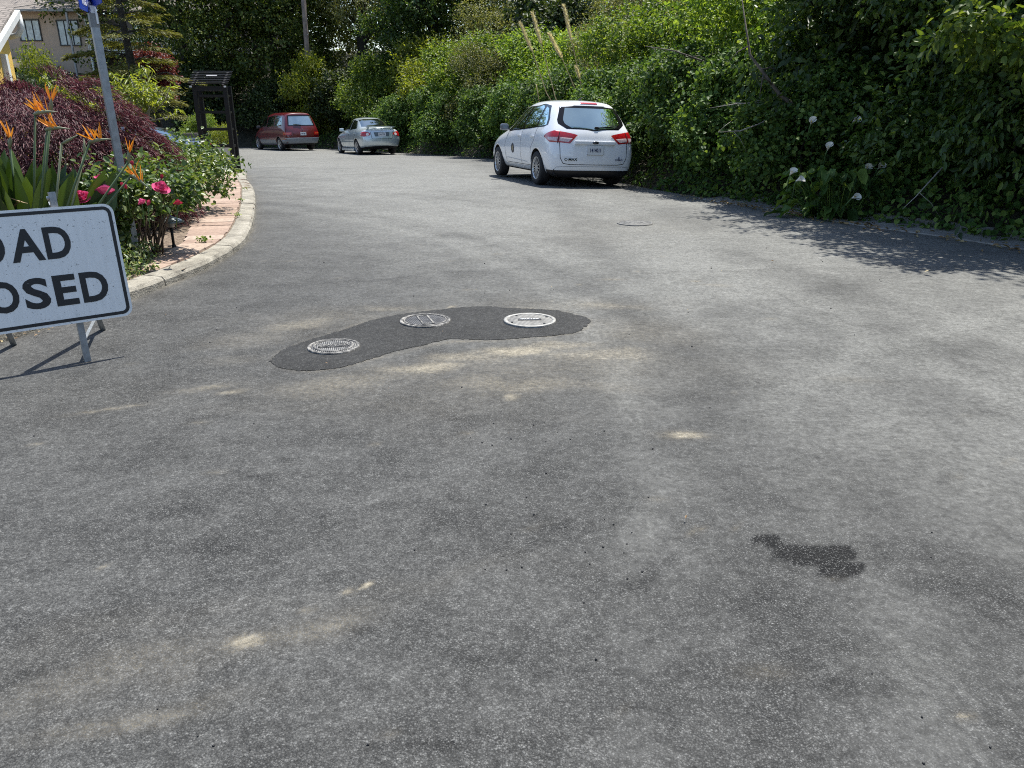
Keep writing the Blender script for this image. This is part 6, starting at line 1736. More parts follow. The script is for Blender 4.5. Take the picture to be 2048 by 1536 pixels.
# dark clipped-looking shrubs and the fresh green one in front of the hill house
proto('juniper', 2, lambda k: crown('crown', 220 + k, dome(220 + k, 1.5, 1.7, 12), 2200, 10, 0.3, 0.10, 0.03, G['juniper'], 0.0, 0.6, 0.55))
JG = 'dark evergreen shrubs below the terrace'
shrub('juniper', -18.4, 29.8, 1.2, 'dark evergreen shrub nearest the yellow house corner', JG, sz=1.35)
shrub('juniper', -16.7, 29.4, 1.25, 'dark evergreen shrub left of the steel post', JG, sz=1.3)
shrub('juniper', -14.6, 27.9, 1.15, 'dark evergreen shrub right of the steel post beneath the conifer', JG, sz=1.3)
shrub('yellow', -20.4, 36.5, 0.9, 'fresh yellow-green shrub sticking up before the hill house wall', None, sz=2.15)
tree(-15.5, 35.8, 4.7, 1.05, 44, 'redleaf', 0.11, 0.06, 1300, 'red-leaved small tree beside the conifer trunk, far behind the black tower', None, low=0.5, full=False)
shrub('bright', -12.3, 31.6, 0.55, 'leafy bush on top of the dark steps seen through the black tower', None, sz=1.3)
shrub('yellow', -11.0, 30.2, 0.5, 'small yellow-green bush behind the low retaining wall', None, sz=1.2)

# ------------------------------------------------------------------ laceleaf maple
def maple():
    x, y = -5.68, 9.35; z0 = hz(x, y)
    root = empty('laceleaf_maple', (x, y, z0), 0, 'dark red weeping laceleaf maple forming a wide dome behind the steel post', 'maple')
    mb, tips = limb_tree(61, 1.0, 0.07, 0.8, 8, 3, (0.1, 0.0), 0.3, 0.25); mb.build('trunk', M['bark_dark'], root)
    r = np.random.default_rng(6); P = []; D = []; NN = []
    tiers = 380
    for k in range(tiers):
        # drooping sprays laid like shingles over a dome
        u = (k + r.random()) / tiers; a = k * 2.39996 + r.uniform(-0.25, 0.25)
        th = math.acos(1 - 0.96 * u)
        rad = 1.0 + 0.10 * math.sin(3 * a + 1) + 0.08 * math.sin(5 * a) + r.uniform(-0.10, 0.05)
        s_, c_ = math.sin(th), max(0.0, math.cos(th)); kf = rad * (s_ ** 2.7 + c_ ** 2.7) ** (-1 / 2.7)     # a dome with full shoulders
        c = np.array([1.30 * kf * s_ * math.cos(a), 1.2 * kf * s_ * math.sin(a), 0.14 + 1.46 * kf * c_])
        outw = unit(np.array([math.sin(th) * math.cos(a), math.sin(th) * math.sin(a), 0.25 * math.cos(th)]))
        if th < 0.35: outw = unit(np.array([math.cos(a), math.sin(a), 0.0]))
        side = unit(np.cross(outw, [0, 0, 1.0]))
        n = 290
        t = r.random(n); s = r.normal(size=n) * 0.105
        c = c * (1.0 if k % 4 else 0.84)
        p = c + outw * ((t - 0.3) * 0.40)[:, None] + side * s[:, None]
        p[:, 2] += 0.07 - 0.36 * t ** 2 - 0.6 * s ** 2 + r.normal(size=n) * 0.025
        P.append(p); D.append(unit(outw * 0.75 + np.array([0, 0, -0.75]) + r.normal(size=(n, 3)) * 0.45)); NN.append(unit(outw * 0.7 + np.array([0, 0, 0.6]) + r.normal(size=(n, 3)) * 0.5))
    P = np.vstack(P); D = np.vstack(D); NN = np.vstack(NN); n = len(P)
    link('crown', leaves('crown', P, D, NN, 0.075 * (0.6 + 0.7 * r.random(n)), 0.0075 * np.ones(n), G['maple'], 0.15, 0.1), None, root)
maple()

# ------------------------------------------------------------------ small peach-like tree with pale limbs
def peach():
    x, y = -6.95, 14.6; z0 = hz(x, y)
    root = empty('peach_tree', (x, y, z0), 0, 'small open tree with pale limbs and drooping light green leaves beside the black tower', 'tree')
    r = random.Random(9); mb = MB(); tips = []
    mb.tube([(0.05, 0, -0.1), (0.02, 0, 0.4), (0, 0, 0.85)], [0.06, 0.05, 0.045], 9)
    for a, L, hgt in ((2.8, 1.15, 1.0), (3.5, 0.9, 1.25), (2.2, 0.8, 1.3), (0.2, 0.6, 0.95), (0.9, 0.6, 1.2), (-0.6, 0.6, 1.05), (5.2, 0.7, 1.15), (4.4, 0.9, 0.95), (1.6, 0.6, 1.3)):
        b = Vector((0, 0, 0.62 + r.uniform(-0.1, 0.2))); e = Vector((math.cos(a) * L * 1.12, math.sin(a) * L * 0.8, 0.85 + hgt * 0.72))
        m = b.lerp(e, 0.5) + Vector((r.uniform(-0.1, 0.1), 0, -0.10)); q = m.lerp(e, 0.55) + Vector((r.uniform(-0.12, 0.12), 0, 0.05))
        mb.tube([b, m, q, e], [0.036, 0.026, 0.018, 0.008], 7); tips.append((q, e))
        for j in range(4):
            s = m.lerp(e, r.uniform(0.1, 0.9)); e2 = s + Vector((r.uniform(-0.4, 0.4), r.uniform(-0.3, 0.3), r.uniform(0.12, 0.5)))
            mb.tube([s, s.lerp(e2, 0.5) + Vector((0.03, 0, -0.03)), e2], [0.014, 0.010, 0.004], 5); tips.append((s, e2))
    mb.build('trunk', M['bark_pale'], root)
    g = np.random.default_rng(10); P = []; D = []
    for s, e in tips:
        n = 40; t = 0.25 + 0.85 * g.random(n); s_, e_ = np.array(s), np.array(e)
        p = s_ + (e_ - s_) * t[:, None] + g.normal(size=(n, 3)) * 0.045
        P.append(p); D.append(unit(g.normal(size=(n, 3)) * np.array([0.9, 0.9, 0.4]) + np.array([0, 0, -0.55]) + unit(e_ - s_) * 0.35))
    P = np.vstack(P); D = np.vstack(D); kk = g.random(len(P)) < 0.12 + 0.88 * sstep(1.2, 1.45, P[:, 2]); P = P[kk]; D = D[kk]; n = len(P)
    link('crown', leaves('crown', P, D, unit(np.array([0, 0, 1.0]) + g.normal(size=(n, 3)) * 0.5), 0.135 * (0.6 + 0.6 * g.random(n)), 0.032 * np.ones(n), G['peach'], 0.3, 0.15), None, root)
peach()

# ------------------------------------------------------------------ roses
def petal_mat(name, c0, c1):
    m, nt, p = new_mat(name)
    geo = N(nt, 'ShaderNodeNewGeometry')
    nt.links.new(ramp(nt, geo.outputs['Random Per Island'], [(0.1, c0), (0.9, c1)]), p.inputs['Base Color'])
    p.inputs['Roughness'].default_value = 0.55
    t = N(nt, 'ShaderNodeBsdfTranslucent'); t.inputs['Color'].default_value = (*[min(1, q * 1.1) for q in c1], 1)
    mx = N(nt, 'ShaderNodeMixShader'); mx.inputs[0].default_value = 0.25
    nt.links.new(p.outputs[0], mx.inputs[1]); nt.links.new(t.outputs[0], mx.inputs[2]); nt.links.new(mx.outputs[0], nt.nodes['Material Output'].inputs[0])
    return m
M['pink'] = petal_mat('petal_pink', (0.52, 0.03, 0.14), (0.72, 0.13, 0.30)); M['crimson'] = petal_mat('petal_crimson', (0.35, 0.01, 0.04), (0.55, 0.03, 0.08))
M['orange'] = petal_mat('petal_orange', (0.75, 0.22, 0.01), (0.85, 0.36, 0.03)); M['lily'] = petal_mat('petal_white', (0.62, 0.60, 0.52), (0.75, 0.74, 0.68)); M['palepink'] = petal_mat('petal_pale', (0.65, 0.35, 0.42), (0.72, 0.45, 0.5))
def rose_mesh(seed, rad, tight=False):
    r = random.Random(seed); V = []; F = []
    layers = [(0.20, 3, 1.15, 1.0), (0.38, 5, 1.0, 0.95), (0.58, 6, 0.75, 0.85), (0.80, 7, 0.45, 0.72), (1.0, 7, 0.12, 0.55)] if not tight else [(0.22, 3, 1.35, 1.2), (0.4, 4, 1.25, 1.15), (0.55, 5, 1.0, 1.0)]
    for q, n, tilt, hh in layers:
        for k in range(n):
            a = 2 * math.pi * k / n + r.uniform(-0.3, 0.3) + q * 3; wd = rad * (0.35 + 0.45 * q) * r.uniform(0.9, 1.15)
            b = len(V)
            for j in range(5):
                t = j / 4
                rr = rad * q * (0.25 + 0.75 * math.sin(t * math.pi / 2) * (1.0 - 0.35 * tilt * t)) * r.uniform(0.98, 1.02)
                z = rad * hh * (1.15 * t - (0.55 * t * t * (1 - tilt) if tilt < 1 else 0)) - rad * 0.35
                for i in range(4):
                    s = (i / 3 - 0.5) * 2; w_ = wd * (0.35 + 0.65 * math.sin(math.pi * (0.15 + 0.62 * t)))
                    aa = a + s * w_ / max(rad * q * 0.8, 0.25 * rad) * 0.75
                    V.append((rr * math.cos(aa) * (1 - 0.06 * s * s), rr * math.sin(aa) * (1 - 0.06 * s * s), z - 0.05 * rad * s * s * t + r.uniform(-0.015, 0.015) * rad))
            for j in range(4):
                for i in range(3): F.append((b + j * 4 + i, b + j * 4 + i + 1, b + j * 4 + i + 5, b + j * 4 + i + 4))
    return mesh_np('rose_bloom', V, F, True)

def rose_bush(x, y, lobes, ntw, seed, label, blooms, canes, ll=0.062, name='rose_bush', mat='rose', clear=None):
    z0 = hz(x, y) + 0.0
    root = empty(name, (x, y, z0), 0, label, 'rose bush', 'rose bushes along the brick path')
    me = crown('foliage', seed, lobes, ntw, 7, 0.22, ll, ll * 0.66, G[mat], 0.15, 0.4, 0.35, zmin=-0.5, shape=0.42)
    if clear:                                                            # keep the sprays off a spot at the foot of the bush
        nv = len(me.vertices); V = np.empty(nv * 3, np.float32); me.vertices.foreach_get('co', V); V = V.reshape(-1, 6, 3)
        cx_, cy_, rad_, ht_ = clear; c_ = V.mean(1); bad = (np.hypot(c_[:, 0] + x - cx_, c_[:, 1] + y - cy_) < rad_) & (c_[:, 2] < ht_)
        bad |= (c_[:, 0] + x > cx_ - 0.05) & (c_[:, 1] + y < cy_) & (c_[:, 2] < ht_)
        V = V[~bad].reshape(-1, 3); i = np.arange(len(V) // 6)[:, None] * 6
        me = mesh_np('foliage', V, np.stack([i + np.array([0, 3, 2, 1]), i + np.array([0, 5, 4, 3])], 1).reshape(-1, 4)); me.materials.append(G[mat])
    link('foliage', me, None, root)
    r = random.Random(seed); mb = MB()
    for L in lobes:
        for q in range(canes):
            e = Vector(L[:3]) + Vector((r.uniform(-1, 1) * L[3], r.uniform(-1, 1) * L[4], r.uniform(0, 1) * L[5])) * 0.7; b = Vector((L[0] * 0.5 + r.uniform(-0.1, 0.1), L[1] * 0.5 + r.uniform(-0.1, 0.1), -0.05))
            mb.tube([b, b.lerp(e, 0.5) + Vector((r.uniform(-0.05, 0.05), 0, 0.06)), e], [0.011, 0.008, 0.004], 5)
    mb.build('canes', simple('cane', (0.11, 0.075, 0.05), 0.7), root)
    for i, (bx, by, bz, rad, col, tx, ty) in enumerate(blooms):
        tight = rad < 0.042
        o = link('rose_bloom', rose_mesh(seed * 10 + i, rad, tight), M[col], root, (bx - x, by - y, bz - z0)); o.rotation_euler = (tx, ty, r.uniform(0, 6))
        s = MB(); s.tube([(bx - x, by - y, bz - z0 - rad * 0.3), ((bx - x) * 0.9, (by - y) * 0.9, bz - z0 - 0.22)], 0.005, 5); s.build('flower_stem', simple('green_stem', (0.07, 0.13, 0.03), 0.6), root)
    return root
rose_bush(-3.72, 7.65, [(0.05, 0, 0.45, 0.42, 0.40, 0.38), (0.30, 0.10, 0.60, 0.33, 0.33, 0.22), (-0.25, -0.1, 0.40, 0.34, 0.34, 0.36), (0.12, -0.25, 0.36, 0.28, 0.26, 0.30), (0.2, 0.25, 0.6, 0.3, 0.3, 0.24), (-0.02, -0.42, 0.32, 0.24, 0.2, 0.30), (0.1, -0.32, 0.62, 0.24, 0.2, 0.2)], 1000, 71,
 'rose bush with the large pink blooms beside the ROAD CLOSED sign',
 [(*pxp(px_, py_, Y_), rd_, cl_, tx_, ty_) for (px_, py_, Y_, rd_, cl_, tx_, ty_) in (
  (210, 382, 6.95, 0.086, 'pink', 0.6, 0.1), (163, 394, 6.85, 0.080, 'pink', 0.65, -0.15), (322, 376, 7.05, 0.084, 'pink', 0.4, 0.45), (199, 357, 7.1, 0.052, 'pink', 0.3, 0.2), (220, 366, 7.1, 0.054, 'crimson', 0.3, 0.4),
  (252, 375, 7.0, 0.038, 'crimson', 0.4, 0.0), (284, 404, 6.95, 0.044, 'pink', 0.5, 0.3), (296, 408, 6.95, 0.040, 'crimson', 0.5, 0.4), (356, 406, 7.1, 0.042, 'crimson', 0.4, 0.2), (265, 329, 7.4, 0.036, 'crimson', 0.1, 0.1), (323, 356, 7.5, 0.038, 'crimson', 0.2, 0.2), (246, 372, 7.0, 0.034, 'crimson', 0.3, -0.2))], 6, clear=(-3.50, 7.98, 0.19, 0.44))
rose_bush(-4.62, 10.0, [(0, 0, 0.45, 0.6, 0.6, 0.42), (0.15, 0.9, 0.5, 0.58, 0.6, 0.45), (-0.45, 0.5, 0.46, 0.55, 0.6, 0.4), (0.22, -0.65, 0.42, 0.42, 0.5, 0.36), (-0.4, -0.7, 0.5, 0.45, 0.5, 0.42), (0.0, 0.2, 0.66, 0.35, 0.4, 0.2)], 1500, 72,
 'wide leafy rose bush with few blooms in the middle of the garden bed',
 [(-3.92, 9.9, 0.55, 0.04, 'palepink', 0.4, 0.2), (-4.3, 9.2, 0.85, 0.035, 'crimson', 0.2, 0.2)], 5, 0.06)
rose_bush(-6.0, 13.2, [(0, 0, 0.42, 0.7, 0.8, 0.42), (0.3, 0.9, 0.34, 0.5, 0.6, 0.30), (-0.6, 0.5, 0.40, 0.7, 0.7, 0.36), (0.45, -0.8, 0.36, 0.45, 0.6, 0.32), (-0.45, -0.9, 0.42, 0.5, 0.6, 0.36)], 1500, 73,
 'furthest rose bush with red blooms near the foot of the black tower',
 [(-4.98, 13.1, 0.60, 0.065, 'crimson', 0.4, 0.3), (-5.18, 13.1, 0.62, 0.05, 'crimson', 0.4, 0.0), (-5.9, 13.6, 0.95, 0.05, 'palepink', 0.1, 0.0)], 4, 0.07)

# low variegated cover at the kerb corner
def low_cover():
    r = np.random.default_rng(31); n = 5200
    t = r.random(n); u = r.random(n)
    x = -3.95 + 0.75 * u; y = 5.75 + 1.75 * t
    P = np.stack([x, y], 1); dl_, _ = seg_dist(P, ROAD_L); ins = in_poly(P, ROAD_POLY)
    k = (~ins) & (dl_ > 0.235) & (vnoise(P, 3.0, 41) + 0.3 * (dl_ < 0.6) > 0.32) & ~((y > 7.0) & (x > -3.42))
    P = P[k]; n = len(P)
    z = height_np(P) + 0.02 + r.random(n) * 0.20 * (0.4 + vnoise(P, 4.0, 42))
    me = leaves('low_cover_plants', np.column_stack([P, z]), unit(r.normal(size=(n, 3)) + np.array([0, 0, 0.5])), unit(np.array([0, 0, 1.0]) + r.normal(size=(n, 3)) * 0.6), 0.042 * (0.6 + 0.7 * r.random(n)), 0.02 * np.ones(n), G['varieg'], 0.1)
    tag(link('low_cover_plants', me), 'low cream-edged ground cover at the kerb corner behind the sign', 'ground cover', kind='stuff')
low_cover()
# weeds in the joints and the little plant on the bricks
def weed(x, y, n, s, label, seed):
    r = np.random.default_rng(seed)
    P = np.column_stack([np.full(n, x) + r.normal(size=n) * s * 0.7, np.full(n, y) + r.normal(size=n) * s * 0.7, np.full(n, zr(x, y) + 0.12) + r.random(n) * s * 0.5])
    me = leaves('weed', P, unit(r.normal(size=(n, 3)) + np.array([0, 0, 0.3])), unit(np.array([0, 0, 1.0]) + r.normal(size=(n, 3)) * 0.4), s * (0.5 + 0.6 * r.random(n)), 0.5 * s * np.ones(n), G['bright'], 0.2)
    tag(link('weed', me), label, 'weed', 'weeds on the brick path')
weed(-3.33, 8.35, 40, 0.045, 'small leafy weed on the bricks right of the path light', 1)
weed(-3.62, 10.3, 26, 0.035, 'weed tuft in the kerb joint halfway along the brick path', 2)
weed(-4.15, 12.0, 30, 0.035, 'weed tuft at the kerb joint far along the brick path', 3)
weed(-6.35, 18.6, 40, 0.07, 'weed growing at the foot of the black tower', 4)

# ------------------------------------------------------------------ bird of paradise
def blade_mesh(mb, base, tip, wd, bend, seed, n=9, start=0.35):
    """a stalk widening into a long paddle leaf with a folded midrib"""
    r = random.Random(seed); b, t = Vector(base), Vector(tip); d = t - b
    side = d.cross(Vector((0, 0, 1))).normalized(); ang = r.uniform(0, 6.28)
    side = (Matrix.Rotation(ang, 3, d.normalized()) @ side); nrm = side.cross(d.normalized())
    V = []; F = []
    for k in range(n):
        q = k / (n - 1); p = b + d * q + nrm * bend * (q * q) - Vector((0, 0, 1)) * abs(bend) * 0.35 * q ** 3
        wb = min(0.010, wd * 0.45)
        if q < start: w_ = wb
        else: w_ = wb + wd * math.sin(math.pi * min(1, ((q - start) / (1 - start)) ** 0.8) * 0.97) 
        if k == n - 1: w_ = min(0.004, wd * 0.3)
        V += [p + side * w_ + nrm * w_ * 0.45, p, p - side * w_ + nrm * w_ * 0.45]
    for k in range(n - 1):
        for j in range(2): F.append((k * 3 + j, k * 3 + j + 1, k * 3 + j + 4, k * 3 + j + 3))
    mb.add(V, F, True)

def bird_of_paradise():
    x, y = -4.25, 6.75; z0 = hz(x, y)
    root = empty('bird_of_paradise_plant', (x, y, z0), 0, 'clump of paddle leaves with orange crane-like flowers behind the ROAD CLOSED sign', 'plant')
    r = random.Random(15); mb = MB()
    for k in range(150):
        a = r.uniform(0, 6.28); q = r.uniform(0.0, 0.85); b = Vector((math.cos(a) * q * 0.5, math.sin(a) * q * 0.4, 0))
        lean = r.uniform(0.1, 0.8) * (0.55 if math.cos(a) > 0.2 else 1.0) * (0.35 if math.sin(a) < -0.2 else 1.0); h = r.uniform(0.72, 1.16) * (1 - 0.18 * lean)
        blade_mesh(mb, b, b + Vector((math.cos(a) * lean, math.sin(a) * lean * 0.8 + (0.22 if math.cos(a) > 0.2 else 0), h * (0.86 if math.cos(a) > 0.2 else 1.0))), r.uniform(0.06, 0.12), r.uniform(-0.14, 0.14), k)
    mb.build('leaves', G['bop'], root)
    dry = MB()
    for k in range(26):
        a = r.uniform(0, 6.28); b = Vector((0.12 + r.uniform(-0.1, 0.1), -0.25 + r.uniform(-0.08, 0.08), r.uniform(0.35, 0.7)))
        blade_mesh(dry, b, b + Vector((math.cos(a) * 0.16, math.sin(a) * 0.1, r.uniform(-0.25, 0.1))), 0.006, 0.05, k, start=0.1)
    dry.build('withered_flower', G['dry'], root)
    stem_m = simple('bop_stem', (0.075, 0.115, 0.05), 0.5); bract_m = simple('bract', (0.17, 0.19, 0.11), 0.45, var=0.3, scale=8); blue_m = simple('bop_blue', (0.03, 0.03, 0.22), 0.5)
    # flower heads: (x, y, z, direction of the beak, upright?)
    heads = [(-3.86, 6.6, 1.42, 0.1, 0), (-3.80, 6.62, 1.30, 0.05, 0), (-4.09, 6.55, 1.17, 1.2, 1), (-3.78, 6.7, 1.45, 1.3, 1), (-3.46, 6.6, 1.20, 0.15, 0), (-3.21, 6.7, 1.05, 1.4, 1), (-3.22, 6.72, 0.93, -0.65, 0)]
    for i, (hx, hy, hz_, ang, upr) in enumerate(heads):
        H_ = Vector((hx - x, hy - y, hz_ - z0))
        f = empty('flower', (0, 0, 0)); f.parent = root
        s = MB(); b = Vector((H_.x * 0.25, H_.y * 0.3, 0.0)); s.tube([b, b.lerp(H_, 0.5) + Vector((-0.03, 0, 0.03)), H_], [0.011, 0.010, 0.008], 7); s.build('stalk', stem_m, f)
        d = Vector((math.cos(ang), -0.1, math.sin(ang))).normalized()
        s = MB(); L = 0.20 if not upr else 0.10
        s.tube([H_ - d * 0.015, H_ + d * 0.03 + Vector((0, 0, 0.012)), H_ + d * L * 0.5 + Vector((0, 0, 0.012)), H_ + d * L], [0.009, 0.017, 0.012, 0.002], 8); s.build('bract', bract_m, f)
        p = MB(); rr = random.Random(i + 3)
        for q in range(9 if not upr else 6):
            c = H_ + d * (0.02 + 0.012 * q if not upr else 0.06)
            A = rr.uniform(1.25, 2.75) if not upr else rr.uniform(0.95, 2.0)
            e = c + Vector((math.cos(A) * 0.15, rr.uniform(-0.05, 0.05), math.sin(A) * 0.15)) * rr.uniform(0.7, 1.15)
            blade_mesh(p, c, e, 0.0065, rr.uniform(-0.015, 0.015), q, 6, 0.0)
        p.build('petals', M['orange'], f)
        if not upr:
            t = MB(); t.tube([H_ + d * 0.05, H_ + d * 0.10 + Vector((0, 0, 0.05))], [0.006, 0.002], 6); t.build('blue_tongue', blue_m, f)
    b = MB()
    for (hx, hy, hz_, tx, tz) in ((-3.72, 6.65, 1.19, 0.15, 0.07), (-3.60, 6.75, 1.10, 0.02, 0.13)):
        H_ = Vector((hx - x, hy - y, hz_ - z0)); b.tube([(H_.x * 0.3, H_.y * 0.3, 0), H_], [0.012, 0.009], 7); b.tube([H_, H_ + Vector((tx * 0.4, 0, tz * 0.4)), H_ + Vector((tx, 0, tz))], [0.009, 0.013, 0.002], 7)
    b.build('flower_bud', bract_m, root)
bird_of_paradise()

# ------------------------------------------------------------------ pampas grass behind the hatchback
def pampas():
    x, y = 2.55, 21.2; z0 = hz(x, y)
    root = empty('pampas_grass', (x, y, z0), 0, 'pampas grass tuft with four tall feathery plumes above the white hatchback roof', 'grass')
    mb = MB(); r = random.Random(4)
    for k in range(230):
        a = r.uniform(0, 6.28); L = r.uniform(0.5, 1.0); h = r.uniform(0.55, 1.25)
        b = Vector((math.cos(a) * 0.12, math.sin(a) * 0.12, 0)); e = b + Vector((math.cos(a) * L, math.sin(a) * L, h * 0.6))
        side = Vector((-math.sin(a), math.cos(a), 0)) * 0.008
        P = [b, b.lerp(e, 0.4) + Vector((0, 0, h * 0.45)), b.lerp(e, 0.75) + Vector((0, 0, h * 0.4)), e + Vector((0, 0, 0.0))]
        V = []
        for p in P: V += [p + side, p - side]
        mb.add(V, [(0, 1, 3, 2), (2, 3, 5, 4), (4, 5, 7, 6)])
    mb.build('grass_tuft', G['grass'], root)
    stalk = simple('pampas_stalk', (0.33, 0.25, 0.14), 0.7); plume = leaf_mat('plume', [(0.42, 0.37, 0.29), (0.52, 0.47, 0.38), (0.62, 0.58, 0.50)], 0.35, 0.8)
    g = np.random.default_rng(8)
    # plume tips and necks located in the picture plane at the depth of the tuft
    for tip, neck, low_, dens in (((1041, 46), (1065, 104), (1093, 186), 1.0), ((1065, 26), (1083, 88), (1111, 196), 1.0), ((1099, 68), (1124, 116), (1156, 192), 1.5), ((1128, 12), (1143, 80), (1170, 205), 1.15), ((1153, 134), (1160, 160), (1174, 206), 0.6)):
        q = Vector((x, y, z0)); Tp = pxp(*tip, 21.2) - q; Nk = pxp(*neck, 21.2) - q; mid = pxp(*low_, 21.2) - q; B_0 = Vector((mid.x * 0.35, 0, 0))
        st = MB(); st.tube([B_0, mid, mid.lerp(Nk, 0.5), Nk, Nk.lerp(Tp, 0.8)], [0.013, 0.013, 0.011, 0.009, 0.003], 6); so = st.build('plume_stalk', stalk, root)
        n = int(800 * dens); t = g.random(n); A, Bq = np.array(Nk), np.array(Tp)
        P = A + (Bq - A) * t[:, None]; wv = 0.036 * dens * np.sin(np.pi * (0.12 + 0.85 * t))
        ax = unit(Bq - A); rd = g.normal(size=(n, 3)); rd[:, 2] *= 0.4; rd = unit(rd + np.array([-0.55, 0, 0]))
        D = unit(ax * 0.9 + rd * 0.65); P = P + rd * (wv * 0.35)[:, None]
        link('plume', leaves('plume', P, D, unit(g.normal(size=(n, 3))), 0.085 * (0.6 + 0.6 * g.random(n)), 0.006 * np.ones(n), plume, -0.1, 0.1), None, so)
    ds = MB(); ds.tube([(0.72 - x, 0, 1.5 - z0), (0.62 - x, 0, 1.98 - z0)], [0.012, 0.010], 6); ds.build('broken_stalk', stalk, root)
pampas()

# ------------------------------------------------------------------ calla lilies at the foot of the bank
def calla():
    x, y = 4.55, 10.95; z0 = hz(x, y)
    root = empty('calla_lily_plant', (x, y, z0), 0, 'calla lily clump with broad dark leaves and white trumpet flowers at the road edge', 'plant')
    r = random.Random(21); mb = MB()
    for k in range(74):
        a = r.uniform(2.2, 6.0); q = r.uniform(0.1, 0.85); h = r.uniform(0.1, 0.75)
        c = Vector((math.cos(a) * q * 0.85, math.sin(a) * q * 0.5, h)); D = Vector((math.cos(a) * 0.8, math.sin(a) * 0.8, r.uniform(-0.6, 0.25))).normalized()
        L = r.uniform(0.17, 0.30); wd = L * 0.30; side = D.cross(Vector((0, 0, 1))).normalized(); nn = side.cross(D)
        V = []; prof = [(0.0, 0.35), (0.12, 0.95), (0.35, 1.0), (0.6, 0.72), (0.82, 0.36), (1.0, 0.02)]
        for t, w_ in prof:
            p = c + D * L * t - nn * L * 0.25 * t * t; wv = 0.03 * math.sin(9 * t + k)
            V += [p + side * wd * w_ + nn * (0.05 * w_ + wv), p, p - side * wd * w_ + nn * (0.05 * w_ - wv)]
        F = []
        for j in range(5):
            for i in range(2): F.append((j * 3 + i, j * 3 + i + 1, j * 3 + i + 4, j * 3 + i + 3))
        mb.add(V, F, True)
        mb.tube([(c.x * 0.4, c.y * 0.4, -0.05), (c.x * 0.8, c.y * 0.8, h * 0.8), c], [0.009, 0.008, 0.006], 5)
    mb.build('leaves', G['ivy'], root)
    st_m = simple('lily_stem', (0.07, 0.14, 0.05), 0.45); sp_m = simple('spadix', (0.6, 0.4, 0.05), 0.6)
    for i, (px, py, Y, tx) in enumerate(((1580, 350, 10.6, 0.2), (1622, 248, 11.4, -0.3), (1706, 243, 11.3, 0.5), (1655, 300, 11.0, -0.2), (1729, 340, 10.7, 0.3), (1704, 396, 10.3, 0.7), (1592, 362, 10.5, 0.9), (1756, 338, 10.9, 0.2))):
        u = (px - 1024) / 1539.0; v = (py - 768) / 1539.0; c_, s_ = math.cos(R(20)), math.sin(R(20)); t = Y / (c_ - v * s_)
        Hd = Vector((u * t - x, Y - y, 1.5 + (-s_ - v * c_) * t - z0))
        f = empty('flower', (0, 0, 0)); f.parent = root
        s = MB(); b = Vector((Hd.x * 0.6, 0.1 + Hd.y * 0.3, 0)) if Hd.z < 0.6 else Hd + Vector((0.06, 0.22, -0.24)); s.tube([b, b.lerp(Hd, 0.6) + Vector((0, 0.02, 0.03)), Hd], [0.009, 0.008, 0.007], 6); s.build('stem', st_m, f)
        V = []; F = []; n = 14; rows = 6
        Mx = Matrix.Rotation(tx, 3, 'Y') @ Matrix.Rotation(0.6 + 0.2 * (i % 3), 3, 'X')
        for j in range(rows):
            q = j / (rows - 1)
            for k in range(n + 1):
                a = 2 * math.pi * k / n * 0.96; lip = 1 + 0.75 * (0.5 + 0.5 * math.cos(a)) * q
                rr = (0.007 + 0.027 * q ** 1.4) * lip * 1.1
                V.append(Mx @ Vector((rr * math.cos(a), rr * math.sin(a), 0.085 * q + 0.028 * q * q * (0.5 + 0.5 * math.cos(a)) - 0.012 * q ** 4)) + Hd)
        for j in range(rows - 1):
            for k in range(n): F.append((j * (n + 1) + k, j * (n + 1) + k + 1, (j + 1) * (n + 1) + k + 1, (j + 1) * (n + 1) + k))
        s = MB(); s.add(V, F, True); s.build('spathe', M['lily'], f)
        s = MB(); s.tube([Hd + Mx @ Vector((0, 0, 0.02)), Hd + Mx @ Vector((0, 0, 0.07))], [0.006, 0.004], 6); s.build('spadix', sp_m, f)
calla()

# ------------------------------------------------------------------ dead branches and litter
def branch(P, r0, label, mat='bark_pale', twigs=6, seed=1):
    mb = MB(); r = random.Random(seed); P = [Vector(p) for p in P]
    mb.tube(P, [r0 * (1 - 0.8 * k / (len(P) - 1)) for k in range(len(P))], 7)
    for k in range(twigs):
        i = r.randrange(0, len(P) - 1); s = P[i].lerp(P[i + 1], r.random()); e = s + Vector((r.uniform(-0.5, 0.5), r.uniform(-0.2, 0.2), r.uniform(-0.35, 0.3)))
        mb.tube([s, s.lerp(e, 0.5) + Vector((0, 0, 0.04)), e], [r0 * 0.35, r0 * 0.25, r0 * 0.08], 5)
    return tag(mb.build('dead_branch', M[mat]), label, 'branch', 'dead branches on the bank')
branch([pxp(1455, 160, 15.2), pxp(1405, 122, 15.0), pxp(1350, 102, 14.8), pxp(1290, 92, 14.9)], 0.026, 'long grey dead branch arching left high on the sunny bank', 'bark', seed=1)
branch([pxp(1620, 235, 12.2), pxp(1560, 190, 12.3), pxp(1500, 110, 12.4), pxp(1484, 0, 12.6)], 0.04, 'dark dead limb slanting up to the top of the frame', 'bark', 8, 2)
branch([pxp(1525, 205, 12.6), pxp(1470, 208, 12.5), pxp(1420, 216, 12.4)], 0.011, 'thin horizontal dead stick above the bare curved twig', seed=3, twigs=4)
branch([pxp(1540, 240, 12.2), pxp(1480, 262, 11.9), pxp(1436, 264, 11.8), pxp(1452, 250, 11.8), pxp(1462, 243, 11.9)], 0.012, 'bare curved twig looping out of the bank right of the white hatchback', seed=4, twigs=2)
branch([pxp(1885, 335, 9.6), pxp(1830, 395, 9.5), pxp(1805, 418, 9.4)], 0.010, 'thin pale stick leaning in the shade right of the calla lilies', seed=5, twigs=2)
